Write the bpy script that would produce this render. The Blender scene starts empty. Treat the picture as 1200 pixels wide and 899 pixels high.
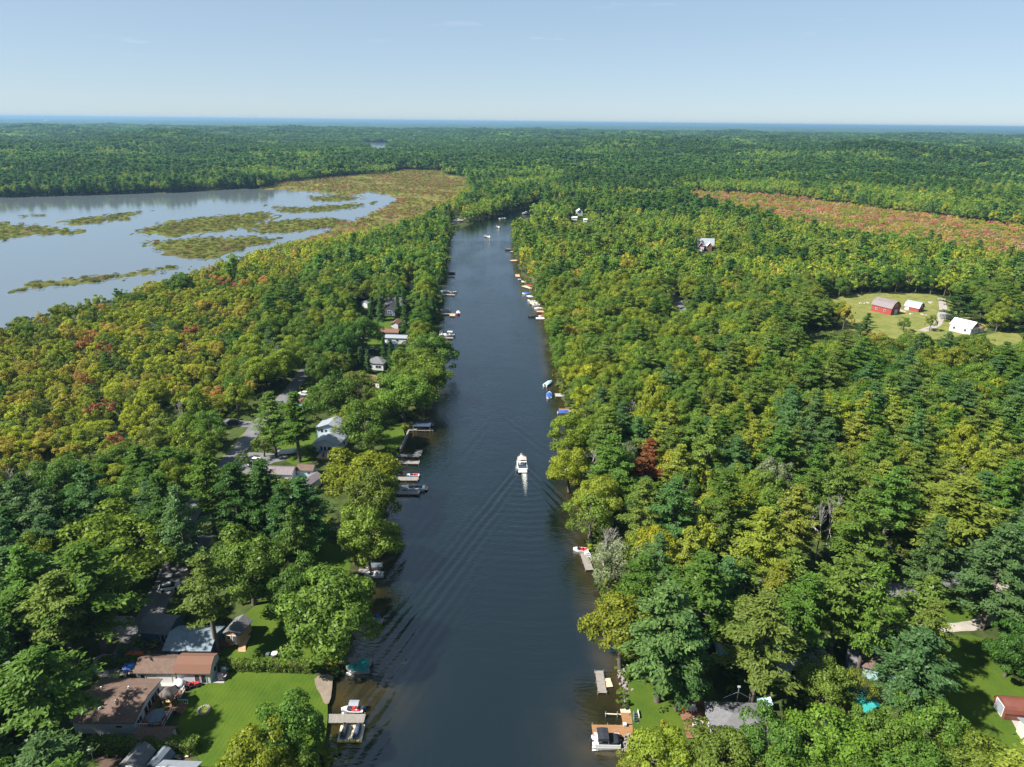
import bpy, math, random
import numpy as np
from math import radians as R, pi, sin, cos, tan, atan2, hypot
from mathutils import Vector, Matrix

random.seed(7)
rng = np.random.default_rng(11)
S = bpy.context.scene
C = S.collection

# ------------------------------------------------------------------ camera
CAM_H, FPX, W0, H0 = 100.0, 800.0, 1200.0, 899.0
PITCH, ROLL = math.atan((449.5 - 142.5) / FPX), R(0.62)
cd = bpy.data.cameras.new('camera'); cam = bpy.data.objects.new('camera', cd); C.objects.link(cam)
cd.sensor_width = 36.0; cd.lens = FPX / W0 * 36.0; cd.clip_start = 1.0; cd.clip_end = 150000.0
MR = Matrix.Rotation(pi / 2 - PITCH, 3, 'X') @ Matrix.Rotation(ROLL, 3, 'Z')
cam.matrix_world = Matrix.Translation((0, 0, CAM_H)) @ MR.to_4x4()
S.camera = cam
MRN = np.array(MR)

# ------------------------------------------------------------------ sky, sun, exposure
SUN_EL, SUN_AZ = R(46), R(-110)            # azimuth measured clockwise from +Y (camera heading)
w = bpy.data.worlds.new('World'); S.world = w; w.use_nodes = True
nt = w.node_tree; N = nt.nodes; N.clear(); L_ = nt.links
wo = N.new('ShaderNodeOutputWorld'); bg = N.new('ShaderNodeBackground')
sky = N.new('ShaderNodeTexSky'); sky.sky_type = 'NISHITA'; sky.sun_disc = False
sky.sun_elevation = SUN_EL; sky.sun_rotation = SUN_AZ
sky.altitude = 200; sky.air_density = 0.75; sky.dust_density = 0.15; sky.ozone_density = 4.0
# thin scattered fair-weather cloud, laid out on a flat layer overhead
tc = N.new('ShaderNodeTexCoord'); sep = N.new('ShaderNodeSeparateXYZ'); L_.new(tc.outputs['Generated'], sep.inputs[0])
mz = N.new('ShaderNodeMath'); mz.operation = 'MAXIMUM'; mz.inputs[1].default_value = 0.02; L_.new(sep.outputs[2], mz.inputs[0])
dx = N.new('ShaderNodeMath'); dx.operation = 'DIVIDE'; L_.new(sep.outputs[0], dx.inputs[0]); L_.new(mz.outputs[0], dx.inputs[1])
dy = N.new('ShaderNodeMath'); dy.operation = 'DIVIDE'; L_.new(sep.outputs[1], dy.inputs[0]); L_.new(mz.outputs[0], dy.inputs[1])
cmb = N.new('ShaderNodeCombineXYZ'); L_.new(dx.outputs[0], cmb.inputs[0]); L_.new(dy.outputs[0], cmb.inputs[1])
cn = N.new('ShaderNodeTexNoise'); cn.inputs['Scale'].default_value = .8; cn.inputs['Detail'].default_value = 6; cn.inputs['Roughness'].default_value = .55
L_.new(cmb.outputs[0], cn.inputs['Vector'])
cr = N.new('ShaderNodeMapRange'); cr.inputs[1].default_value = .63; cr.inputs[2].default_value = .78; cr.inputs[3].default_value = 0; cr.inputs[4].default_value = .4
L_.new(cn.outputs[0], cr.inputs[0])
cm = N.new('ShaderNodeMix'); cm.data_type = 'RGBA'
cf = N.new('ShaderNodeMapRange'); cf.inputs[1].default_value = .04; cf.inputs[2].default_value = .11; L_.new(sep.outputs[2], cf.inputs[0]); cx_ = N.new('ShaderNodeMath'); cx_.operation = 'MULTIPLY'; L_.new(cr.outputs[0], cx_.inputs[0]); L_.new(cf.outputs[0], cx_.inputs[1]); L_.new(cx_.outputs[0], cm.inputs['Factor']); gm = N.new('ShaderNodeGamma'); gm.inputs[1].default_value = .43; L_.new(sky.outputs[0], gm.inputs[0]); L_.new(gm.outputs[0], cm.inputs[6]); cm.inputs[7].default_value = (2.9, 2.8, 2.8, 1)   # milky summer air evens the sky out
wb = N.new('ShaderNodeMix'); wb.data_type = 'RGBA'; wb.blend_type = 'MULTIPLY'; wb.inputs['Factor'].default_value = 1; wb.inputs[7].default_value = (.875, .985, 1.075, 1)   # cool daylight white balance
L_.new(cm.outputs[2], wb.inputs[6]); L_.new(wb.outputs[2], bg.inputs[0]); bg.inputs[1].default_value = 0.14
L_.new(bg.outputs[0], wo.inputs[0])

sd = bpy.data.lights.new('sun', 'SUN'); sd.energy = 5.0; sd.angle = R(1.2); sd.color = (1.0, .955, .88)
sun = bpy.data.objects.new('sun', sd); C.objects.link(sun)
sdir = Vector((sin(SUN_AZ) * cos(SUN_EL), cos(SUN_AZ) * cos(SUN_EL), sin(SUN_EL)))
sun.rotation_euler = sdir.to_track_quat('Z', 'Y').to_euler(); sun.location = sdir * 300

S.render.engine = 'CYCLES'
S.cycles.use_denoising = True
S.cycles.max_bounces = 5; S.cycles.diffuse_bounces = 2; S.cycles.glossy_bounces = 2; S.cycles.transmission_bounces = 2
S.cycles.transparent_max_bounces = 4; S.cycles.volume_bounces = 1
S.cycles.caustics_reflective = False; S.cycles.caustics_refractive = False
S.view_settings.view_transform = 'Standard'; S.view_settings.look = 'None'
S.view_settings.exposure = 1.27; S.view_settings.gamma = 1.0

GZ = 0.7                                   # land level above the water

# ------------------------------------------------------------------ pixel <-> world
def unproj(px, py, z=GZ):
    px = np.asarray(px, float); py = np.asarray(py, float)
    d = np.stack([(px - W0 / 2) / FPX, -(py - H0 / 2) / FPX, -np.ones_like(px)], -1) @ MRN.T
    t = (z - CAM_H) / d[..., 2]
    return d[..., 0] * t, d[..., 1] * t
def G(px, py, z=GZ):
    x, y = unproj(px, py, z); return Vector((float(x), float(y), z))
def proj(x, y, z):
    p = np.stack([np.asarray(x, float), np.asarray(y, float), np.asarray(z, float) - CAM_H + 0 * np.asarray(x, float)], -1) @ MRN
    dep = -p[..., 2]; dep = np.where(dep < 1, 1, dep)
    return W0 / 2 + FPX * p[..., 0] / dep, H0 / 2 - FPX * p[..., 1] / dep, dep
def poly_world(pts, z=GZ):
    a = np.array(pts, float); x, y = unproj(a[:, 0], a[:, 1], z); return np.stack([x, y], -1)
def pip(x, y, poly):
    x = np.asarray(x); y = np.asarray(y); ins = np.zeros(x.shape, bool); n = len(poly); j = n - 1
    for i in range(n):
        xi, yi = poly[i]; xj, yj = poly[j]
        if yi != yj:
            c = ((yi > y) != (yj > y)) & (x < (xj - xi) * (y - yi) / (yj - yi) + xi)
            ins ^= c
        j = i
    return ins
def segdist(x, y, pts, closed=True):
    d = np.full(np.shape(x), 1e9); n = len(pts)
    for i in range(n if closed else n - 1):
        ax, ay = pts[i]; bx, by = pts[(i + 1) % n]
        ex, ey = bx - ax, by - ay; l2 = ex * ex + ey * ey + 1e-9
        t = np.clip(((x - ax) * ex + (y - ay) * ey) / l2, 0, 1)
        d = np.minimum(d, np.hypot(x - ax - t * ex, y - ay - t * ey))
    return d
def smooth(pts, it=2):
    p = np.array(pts, float)
    for _ in range(it):
        q = np.roll(p, -1, 0); p = np.stack([p * .75 + q * .25, p * .25 + q * .75], 1).reshape(-1, 2)
    return p
_ph = rng.uniform(0, 6.28, (40,)); _dr = rng.uniform(0, 6.28, (40,))
def fnoise(x, y, scale, seed=0):           # cheap smooth noise, about -1..1
    o = 0
    for k in range(6):
        a = _dr[(seed * 7 + k) % 40]; f = scale * (0.7 + .35 * k)
        o = o + np.sin((x * cos(a) + y * sin(a)) * f * 6.28 + _ph[(seed * 5 + k * 3) % 40] + 1.7 * np.sin((x * sin(a) - y * cos(a)) * f * 3.1 + k))
    return o / 3.4

# ------------------------------------------------------------------ materials
MATS = {}
def rgb(h):
    h = h.lstrip('#'); v = [int(h[i:i + 2], 16) / 255 for i in (0, 2, 4)]
    return tuple(((c + .055) / 1.055) ** 2.4 if c > .04045 else c / 12.92 for c in v)
def mat(name, col, rough=.8, var=.25, scale=1.0, spec=.3, metal=0.0, bump=0.0, col2=None, bscale=None, stretch=None):
    if name in MATS: return MATS[name]
    m = bpy.data.materials.new(name); m.use_nodes = True; t = m.node_tree; b = t.nodes['Principled BSDF']
    b.inputs['Roughness'].default_value = rough; b.inputs['Specular IOR Level'].default_value = spec; b.inputs['Metallic'].default_value = metal
    tc = t.nodes.new('ShaderNodeTexCoord'); nz = t.nodes.new('ShaderNodeTexNoise'); nz.inputs['Scale'].default_value = scale; nz.inputs['Detail'].default_value = 5; nz.inputs['Roughness'].default_value = .65
    src = tc.outputs['Object']
    if stretch:
        mp = t.nodes.new('ShaderNodeMapping'); mp.inputs['Scale'].default_value = stretch; t.links.new(src, mp.inputs[0]); src = mp.outputs[0]
    t.links.new(src, nz.inputs['Vector'])
    mx = t.nodes.new('ShaderNodeMix'); mx.data_type = 'RGBA'
    c2 = col2 if col2 else tuple(c * (1 + var) for c in col)
    c1 = col if col2 else tuple(c * (1 - var) for c in col)
    mx.inputs[6].default_value = (*c1, 1); mx.inputs[7].default_value = (*c2, 1)
    mr = t.nodes.new('ShaderNodeMapRange'); mr.inputs[1].default_value = .3; mr.inputs[2].default_value = .7
    t.links.new(nz.outputs[0], mr.inputs[0]); t.links.new(mr.outputs[0], mx.inputs['Factor']); t.links.new(mx.outputs[2], b.inputs['Base Color'])
    if bump:
        n2 = t.nodes.new('ShaderNodeTexNoise'); n2.inputs['Scale'].default_value = bscale or scale * 4; n2.inputs['Detail'].default_value = 4; t.links.new(src, n2.inputs['Vector'])
        bp = t.nodes.new('ShaderNodeBump'); bp.inputs['Strength'].default_value = bump; bp.inputs['Distance'].default_value = .1
        t.links.new(n2.outputs[0], bp.inputs['Height']); t.links.new(bp.outputs[0], b.inputs['Normal'])
    MATS[name] = m; return m
M_white = mat('white_paint', (.62, .62, .60), .6, .06, .8)
M_siding = mat('white_siding', (.52, .54, .55), .6, .08, .6, stretch=(.3, .3, 6))
M_cream = mat('cream_siding', (.58, .56, .46), .7, .08, .6, stretch=(.3, .3, 6))
M_green_siding = mat('pale_green_siding', (.55, .60, .42), .7, .08, .6, stretch=(.3, .3, 6))
M_bluewall = mat('slate_blue_siding', (.045, .10, .15), .7, .12, .6, stretch=(.3, .3, 6))
M_lightblue = mat('light_blue_siding', (.35, .5, .58), .7, .1, .6)
M_darkwall = mat('charcoal_siding', (.05, .055, .07), .7, .15, .6)
M_red = mat('barn_red', (.27, .05, .04), .75, .2, 1.2, stretch=(3, 3, .3))
M_brownroof = mat('brown_shingle', (.125, .083, .064), .9, .22, 1.6, bump=.5, bscale=5)
M_redroof = mat('red_brown_shingle', (.165, .078, .05), .9, .25, 1.1, bump=.5, bscale=5, col2=(.15, .085, .06))
M_greyroof = mat('grey_shingle', (.13, .13, .135), .9, .2, 1.6, bump=.5, bscale=5)
M_blueroof = mat('blue_grey_shingle', (.17, .215, .245), .9, .22, 1.2, bump=.5, bscale=5)
M_darkroof = mat('charcoal_shingle', (.058, .058, .066), .9, .2, 1.6, bump=.5, bscale=5)
M_metalroof = mat('pale_metal_roof', (.24, .265, .295), .5, .12, .5, spec=.5, stretch=(5, 5, 1))
M_rustroof = mat('mauve_metal_roof', (.18, .165, .175), .6, .15, .7, col2=(.14, .105, .105), stretch=(4, .6, 1))
M_whiteroof = mat('white_metal_roof', (.56, .57, .58), .5, .06, .5)
M_brownmetal = mat('brown_metal', (.15, .052, .036), .5, .15, .8, spec=.5)
M_wood = mat('warm_deck_wood', (.27, .145, .068), .8, .25, 1.2, bump=.3, stretch=(.6, 5, 1))
M_redwood = mat('red_deck_wood', (.19, .092, .056), .8, .25, 1.2, stretch=(.6, 5, 1))
M_tanwood = mat('tan_deck_wood', (.46, .30, .17), .8, .2, 1.2, stretch=(.6, 5, 1))
M_greywood = mat('weathered_wood', (.23, .21, .185), .85, .25, 1.2, bump=.3, stretch=(5, .6, 1))
M_paleplank = mat('pale_wood', (.52, .44, .30), .8, .18, 1.2, stretch=(5, .6, 1))
M_darkdock = mat('dark_wet_wood', (.12, .12, .115), .8, .25, 1.2)
M_glass = mat('window_glass', (.025, .032, .04), .08, .1, .5, spec=.6)
M_black = mat('black_canvas', (.022, .024, .032), .7, .2, 2, bump=.4)
M_navy = mat('navy_canvas', (.035, .05, .085), .7, .2, 2, bump=.4)
M_teal = mat('teal_canvas', (.012, .20, .19), .65, .2, 1.5, bump=.4)
M_beige = mat('beige_canvas', (.40, .34, .28), .8, .12, 2)
M_brownfab = mat('brown_canvas', (.10, .085, .075), .85, .15, 1.5)
M_slatefab = mat('slate_canvas', (.11, .135, .16), .85, .15, 1.5)
M_gel = mat('white_gelcoat', (.62, .62, .61), .25, .03, .5, spec=.5)
M_alu = mat('aluminium', (.55, .57, .6), .35, .08, 1, metal=.7)
M_bluepaint = mat('blue_paint', (.02, .09, .36), .35, .1, 1, spec=.5)
M_redpaint = mat('red_paint', (.5, .03, .03), .4, .1, 1, spec=.5)
M_orange = mat('orange_plastic', (.7, .15, .03), .5, .1, 1)
M_yellow = mat('yellow_plastic', (.65, .42, .02), .5, .12, 1)
M_pink = mat('pale_pink_cover', (.5, .36, .4), .7, .15, 2)
M_rubber = mat('black_rubber', (.018, .018, .02), .8, .1, 2)
M_concrete = mat('concrete', (.33, .31, .29), .9, .15, .8, bump=.2)
M_stone = mat('grey_pink_stone', (.25, .225, .205), .9, .3, .7, bump=.4)
M_asphalt = mat('worn_asphalt', (.13, .13, .135), .95, .22, .35, bump=.2, bscale=6)
M_gravel = mat('gravel', (.29, .26, .225), .95, .25, .5, bump=.4, bscale=5)
M_sand = mat('beach_sand', (.18, .145, .11), .95, .2, .6, bump=.3, bscale=4)
M_bark = mat('grey_brown_bark', (.10, .082, .068), .95, .3, 1.5, bump=.4)
M_deadwood = mat('bleached_wood', (.33, .31, .295), .9, .25, 1.0)
M_hedge = None
M_soil = mat('garden_soil', (.085, .055, .04), .95, .3, .8)
M_carblue = mat('pale_blue_car_paint', (.14, .24, .30), .3, .04, 1, spec=.6)
M_cardark = mat('dark_car_paint', (.03, .032, .038), .3, .05, 1, spec=.6)
M_carsilver = mat('silver_car_paint', (.5, .51, .53), .3, .04, 1, spec=.6)

def lawn_material(name, a, b, stripe, ang, amp=.03):
    m = bpy.data.materials.new(name); m.use_nodes = True; t = m.node_tree; p = t.nodes['Principled BSDF']
    p.inputs['Roughness'].default_value = .95; p.inputs['Specular IOR Level'].default_value = .1
    tc = t.nodes.new('ShaderNodeTexCoord'); n1 = t.nodes.new('ShaderNodeTexNoise'); n1.inputs['Scale'].default_value = .16; n1.inputs['Detail'].default_value = 6; n1.inputs['Roughness'].default_value = .7
    t.links.new(tc.outputs['Object'], n1.inputs['Vector'])
    mp = t.nodes.new('ShaderNodeMapping'); mp.inputs['Rotation'].default_value = (0, 0, ang); t.links.new(tc.outputs['Object'], mp.inputs[0])
    wv = t.nodes.new('ShaderNodeTexWave'); wv.inputs['Scale'].default_value = stripe; wv.inputs['Distortion'].default_value = .9; wv.inputs['Detail'].default_value = 3; wv.inputs['Detail Scale'].default_value = .5
    t.links.new(mp.outputs[0], wv.inputs['Vector'])
    ad = t.nodes.new('ShaderNodeMath'); ad.operation = 'MULTIPLY_ADD'; ad.inputs[1].default_value = amp; t.links.new(wv.outputs['Fac'], ad.inputs[0]); t.links.new(n1.outputs[0], ad.inputs[2])
    mr = t.nodes.new('ShaderNodeMapRange'); mr.inputs[1].default_value = .34; mr.inputs[2].default_value = .7; t.links.new(ad.outputs[0], mr.inputs[0])
    mx = t.nodes.new('ShaderNodeMix'); mx.data_type = 'RGBA'; mx.inputs[6].default_value = (*a, 1); mx.inputs[7].default_value = (*b, 1)
    t.links.new(mr.outputs[0], mx.inputs['Factor']); t.links.new(mx.outputs[2], p.inputs['Base Color'])
    n2 = t.nodes.new('ShaderNodeTexNoise'); n2.inputs['Scale'].default_value = 3.5; n2.inputs['Detail'].default_value = 4; t.links.new(tc.outputs['Object'], n2.inputs['Vector'])
    bp = t.nodes.new('ShaderNodeBump'); bp.inputs['Strength'].default_value = .6; bp.inputs['Distance'].default_value = .12; t.links.new(n2.outputs[0], bp.inputs['Height']); t.links.new(bp.outputs[0], p.inputs['Normal'])
    return m
M_stripe = lawn_material('striped_lawn', (.034, .074, .008), (.070, .108, .011), .38, R(10), .09)
M_lawn = lawn_material('mown_lawn', (.036, .074, .009), (.072, .108, .012), .42, R(10))
M_rough = lawn_material('rough_grass', (.085, .12, .022), (.19, .19, .045), .05, R(60))
M_hay = lawn_material('dry_hay_grass', (.095, .125, .026), (.205, .19, .06), .12, R(40))

# ------------------------------------------------------------------ mesh helpers
def mesh_np(name, V, Q, var=None, mi=None, mats=(), smooth_=False):
    me = bpy.data.meshes.new(name); V = np.asarray(V, np.float32); Q = np.asarray(Q, np.int32)
    me.vertices.add(len(V)); me.vertices.foreach_set('co', V.ravel())
    k = Q.shape[1]; me.loops.add(Q.size); me.loops.foreach_set('vertex_index', Q.ravel())
    me.polygons.add(len(Q)); me.polygons.foreach_set('loop_start', np.arange(0, Q.size, k, dtype=np.int32))
    for m in mats: me.materials.append(m)
    if mi is not None: me.polygons.foreach_set('material_index', np.asarray(mi, np.int32))
    if smooth_: me.polygons.foreach_set('use_smooth', np.ones(len(Q), bool))
    if var is not None:
        a = me.attributes.new('var', 'FLOAT', 'FACE'); a.data.foreach_set('value', np.asarray(var, np.float32))
    me.update(calc_edges=True); me.validate(clean_customdata=False); return me
def link(o, parent=None):
    C.objects.link(o)
    if parent is not None: o.parent = parent
    return o
def tag(o, label, cat, group=None, kind=None):
    if label: o['label'] = label
    if cat: o['category'] = cat
    if group: o['group'] = group
    if kind: o['kind'] = kind
    return o
LAND = []                                  # landmarks for describing trees
KEEP = []                                  # picture boxes that trees in front must leave free
def thing(name, label, cat, loc, rz=0.0, group=None):
    o = bpy.data.objects.new(name, None); o.empty_display_size = .5; C.objects.link(o)
    o.location = loc; o.rotation_euler = (0, 0, rz); return tag(o, label, cat, group)
class MB:
    def __init__(s): s.v = []; s.f = []
    def add(s, vs, fs):
        b = len(s.v); s.v += [tuple(v) for v in vs]; s.f += [tuple(i + b for i in f) for f in fs]; return s
    def box(s, cx, cy, cz, sx, sy, sz, rz=0.0, taper=1.0):
        c, sn = cos(rz), sin(rz); vs = []
        for dz in (-.5, .5):
            k = 1 if dz < 0 else taper
            for dx_, dy_ in ((-.5, -.5), (.5, -.5), (.5, .5), (-.5, .5)):
                x, y = dx_ * sx * k, dy_ * sy * k; vs.append((cx + x * c - y * sn, cy + x * sn + y * c, cz + dz * sz))
        return s.add(vs, [(3, 2, 1, 0), (4, 5, 6, 7), (0, 1, 5, 4), (1, 2, 6, 5), (2, 3, 7, 6), (3, 0, 4, 7)])
    def tube(s, pts, rad, n=6, caps=True):
        pts = [Vector(p) for p in pts]; rad = rad if isinstance(rad, (list, tuple)) else [rad] * len(pts); rings = []
        for i, p in enumerate(pts):
            t = (pts[min(i + 1, len(pts) - 1)] - pts[max(i - 1, 0)]); t = t.normalized() if t.length > 1e-6 else Vector((0, 0, 1))
            u = t.cross(Vector((0, 0, 1)) if abs(t.z) < .9 else Vector((1, 0, 0))).normalized(); w_ = t.cross(u)
            rings.append([p + (u * cos(2 * pi * k / n) + w_ * sin(2 * pi * k / n)) * rad[i] for k in range(n)])
        return s.loft(rings, True, caps)
    def loft(s, rings, closed=True, caps=True):
        n = len(rings[0]); vs = [v for r in rings for v in r]; fs = []
        for i in range(len(rings) - 1):
            for k in range(n if closed else n - 1):
                a, b = i * n + k, i * n + (k + 1) % n; fs.append((a, b, b + n, a + n))
        if caps and closed: fs.append(tuple(range(n - 1, -1, -1))); fs.append(tuple((len(rings) - 1) * n + k for k in range(n)))
        return s.add(vs, fs)
    def prism(s, poly, z0, z1):
        n = len(poly); vs = [(x, y, z0) for x, y in poly] + [(x, y, z1) for x, y in poly]
        return s.add(vs, [tuple(range(n - 1, -1, -1)), tuple(range(n, 2 * n))] + [(k, (k + 1) % n, n + (k + 1) % n, n + k) for k in range(n)])
    def cyl(s, cx, cy, z0, z1, r, n=12, r2=None):
        return s.loft([[(cx + r * cos(2 * pi * k / n), cy + r * sin(2 * pi * k / n), z0) for k in range(n)],
                       [(cx + (r if r2 is None else r2) * cos(2 * pi * k / n), cy + (r if r2 is None else r2) * sin(2 * pi * k / n), z1) for k in range(n)]])
    def build(s, name, m, parent=None, sm=False, kind=None, bevel=0):
        me = bpy.data.meshes.new(name); me.from_pydata(s.v, [], s.f); me.materials.append(m)
        if sm: me.polygons.foreach_set('use_smooth', np.ones(len(me.polygons), bool))
        me.update(); o = link(bpy.data.objects.new(name, me), parent)
        if kind: o['kind'] = kind
        if bevel:
            b = o.modifiers.new('bevel', 'BEVEL'); b.width = bevel; b.segments = 2; b.limit_method = 'ANGLE'
        return o

# ------------------------------------------------------------------ water and land outlines (from the waterline of the photograph)
LB = [(378, 930), (383, 899), (389, 862), (386, 830), (387, 800), (396, 785), (404, 768), (415, 742), (424, 715), (428, 690), (428, 665), (436, 640), (452, 605), (462, 575), (464, 545), (466, 524), (472, 512), (479, 503), (494, 480), (506, 455), (512, 430), (515, 405), (517, 385), (518, 366), (519, 345), (522, 322), (523, 300), (527, 280), (538, 269), (556, 261), (580, 254), (606, 246.5), (632, 240), (670, 237), (720, 236)]
RB = [(735, 930), (737, 899), (736, 872), (738, 845), (732, 815), (728, 795), (724, 770), (714, 735), (704, 700), (695, 662), (686, 620), (677, 580), (668, 540), (668, 505), (664, 480), (658, 462), (652, 440), (646, 412), (638, 372), (626, 353), (618, 338), (611, 322), (605, 304), (601, 290), (604, 274), (614, 262), (628, 252.5), (650, 247), (690, 244), (720, 243)]
def wl(pts): return [tuple(p) for p in poly_world(pts, 0.0)]
LBw, RBw = wl(LB), wl(RB)
LBw = [(LBw[0][0] + 8, -150)] + [(LBw[0][0] + 4, 30)] + LBw; RBw = [(RBw[0][0] - 6, -150), (RBw[0][0] - 2, 30)] + RBw
LBw.append((165, LBw[-1][1] + 4)); RBw.append((165, RBw[-1][1] + 2))
RIVER = LBw + RBw[::-1]
LAKE = wl([(-500, 470), (-200, 425), (0, 388), (60, 371), (130, 352), (215, 328), (260, 311), (300, 297), (340, 285), (395, 268), (425, 255), (452, 242), (466, 234), (455, 228), (430, 225), (405, 230), (380, 226), (360, 224.5), (300, 221.5), (270, 222), (200, 226), (100, 229), (0, 232), (-250, 237), (-500, 242)])
POND = wl([(421, 167), (455, 167), (464, 170), (455, 175), (446, 181), (438, 179)])
ISL = [[(6, 341), (40, 330), (100, 324), (160, 318), (216, 308), (214, 316), (150, 327), (80, 335), (20, 343)],
       [(-60, 258), (0, 260), (30, 262), (60, 266), (106, 270), (90, 276), (40, 277), (0, 283), (-60, 285)],
       [(64, 259), (100, 255), (150, 249), (172, 247), (152, 258), (110, 263), (70, 265)],
       [(156, 271), (190, 260), (240, 254), (312, 248), (330, 252), (304, 266), (250, 273), (200, 278), (170, 277)],
       [(163, 284), (230, 278), (300, 276), (336, 280), (270, 299), (240, 306), (200, 301), (180, 294)],
       [(285, 263), (330, 258), (380, 255), (420, 258), (400, 268), (300, 276)],
       [(310, 240), (350, 243), (420, 238), (450, 236), (410, 246), (350, 250), (322, 248)],
       [(18, 256), (60, 253), (52, 251), (20, 253)], [(355, 230), (400, 229), (430, 232), (400, 237), (365, 236)]]
ISLw = [wl(p) for p in ISL]
def water_sd(x, y):
    """signed distance into water (positive inside)"""
    s = np.full(np.shape(x), -1e9)
    for pl in (RIVER, LAKE, POND):
        d = segdist(x, y, pl); ins = pip(x, y, pl); s = np.maximum(s, np.where(ins, d, -d))
    far = np.clip(np.asarray(y) / 300, .35, 3)
    s = s + fnoise(x, y, .06, 1) * .9 * far + fnoise(x, y, .21, 2) * .35
    isl = np.full(np.shape(x), -1e9)
    for pl in ISLw:
        d = segdist(x, y, pl); ins = pip(x, y, pl); isl = np.maximum(isl, np.where(ins, d, -d))
    isl = isl + fnoise(x, y, .018, 3) * 6 + fnoise(x, y, .055, 4) * 9 - 3.0
    return np.minimum(s, np.maximum(-isl, -1e8))
def in_any(x, y, polys):
    r = np.zeros(np.shape(x), bool)
    for p in polys: r |= pip(x, y, p)
    return r
MARSH = [[(296, 224), (330, 214), (420, 205), (500, 203), (545, 207), (552, 222), (520, 240), (470, 262), (420, 276), (360, 292), (330, 296), (345, 282), (420, 256), (462, 236)],
         [(395, 216), (470, 199), (520, 200), (530, 215), (470, 230), (420, 226)]]
MARSHw = [poly_world(p) for p in MARSH]
REDBAND = poly_world([(800, 227), (860, 229), (920, 233), (1000, 243), (1100, 256), (1200, 268), (1320, 284), (1320, 344), (1200, 318), (1100, 302), (1000, 284), (930, 272), (860, 256), (815, 244)])

def relief(x, y, s=None):                  # low wooded rises well back from the river, level at every shore
    s = water_sd(x, y) if s is None else s
    k = np.clip((np.asarray(y) - 950) / 900, 0, 1) * np.clip((-s - 25) / 220, 0, 1) * np.clip((9000 - np.asarray(y)) / 3000, 0, 1)
    for pl in MARSHw: k = k * np.where(pip(x, y, pl), 0, np.clip(segdist(x, y, pl) / 160, 0, 1))
    k = k * np.clip((segdist(x, y, POND) - 60) / 700, 0, 1)
    return k * np.clip(13 + 15 * fnoise(x, y, .00075, 30) + 7 * fnoise(x, y * 1.3, .0021, 31), 0, 40)
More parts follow.
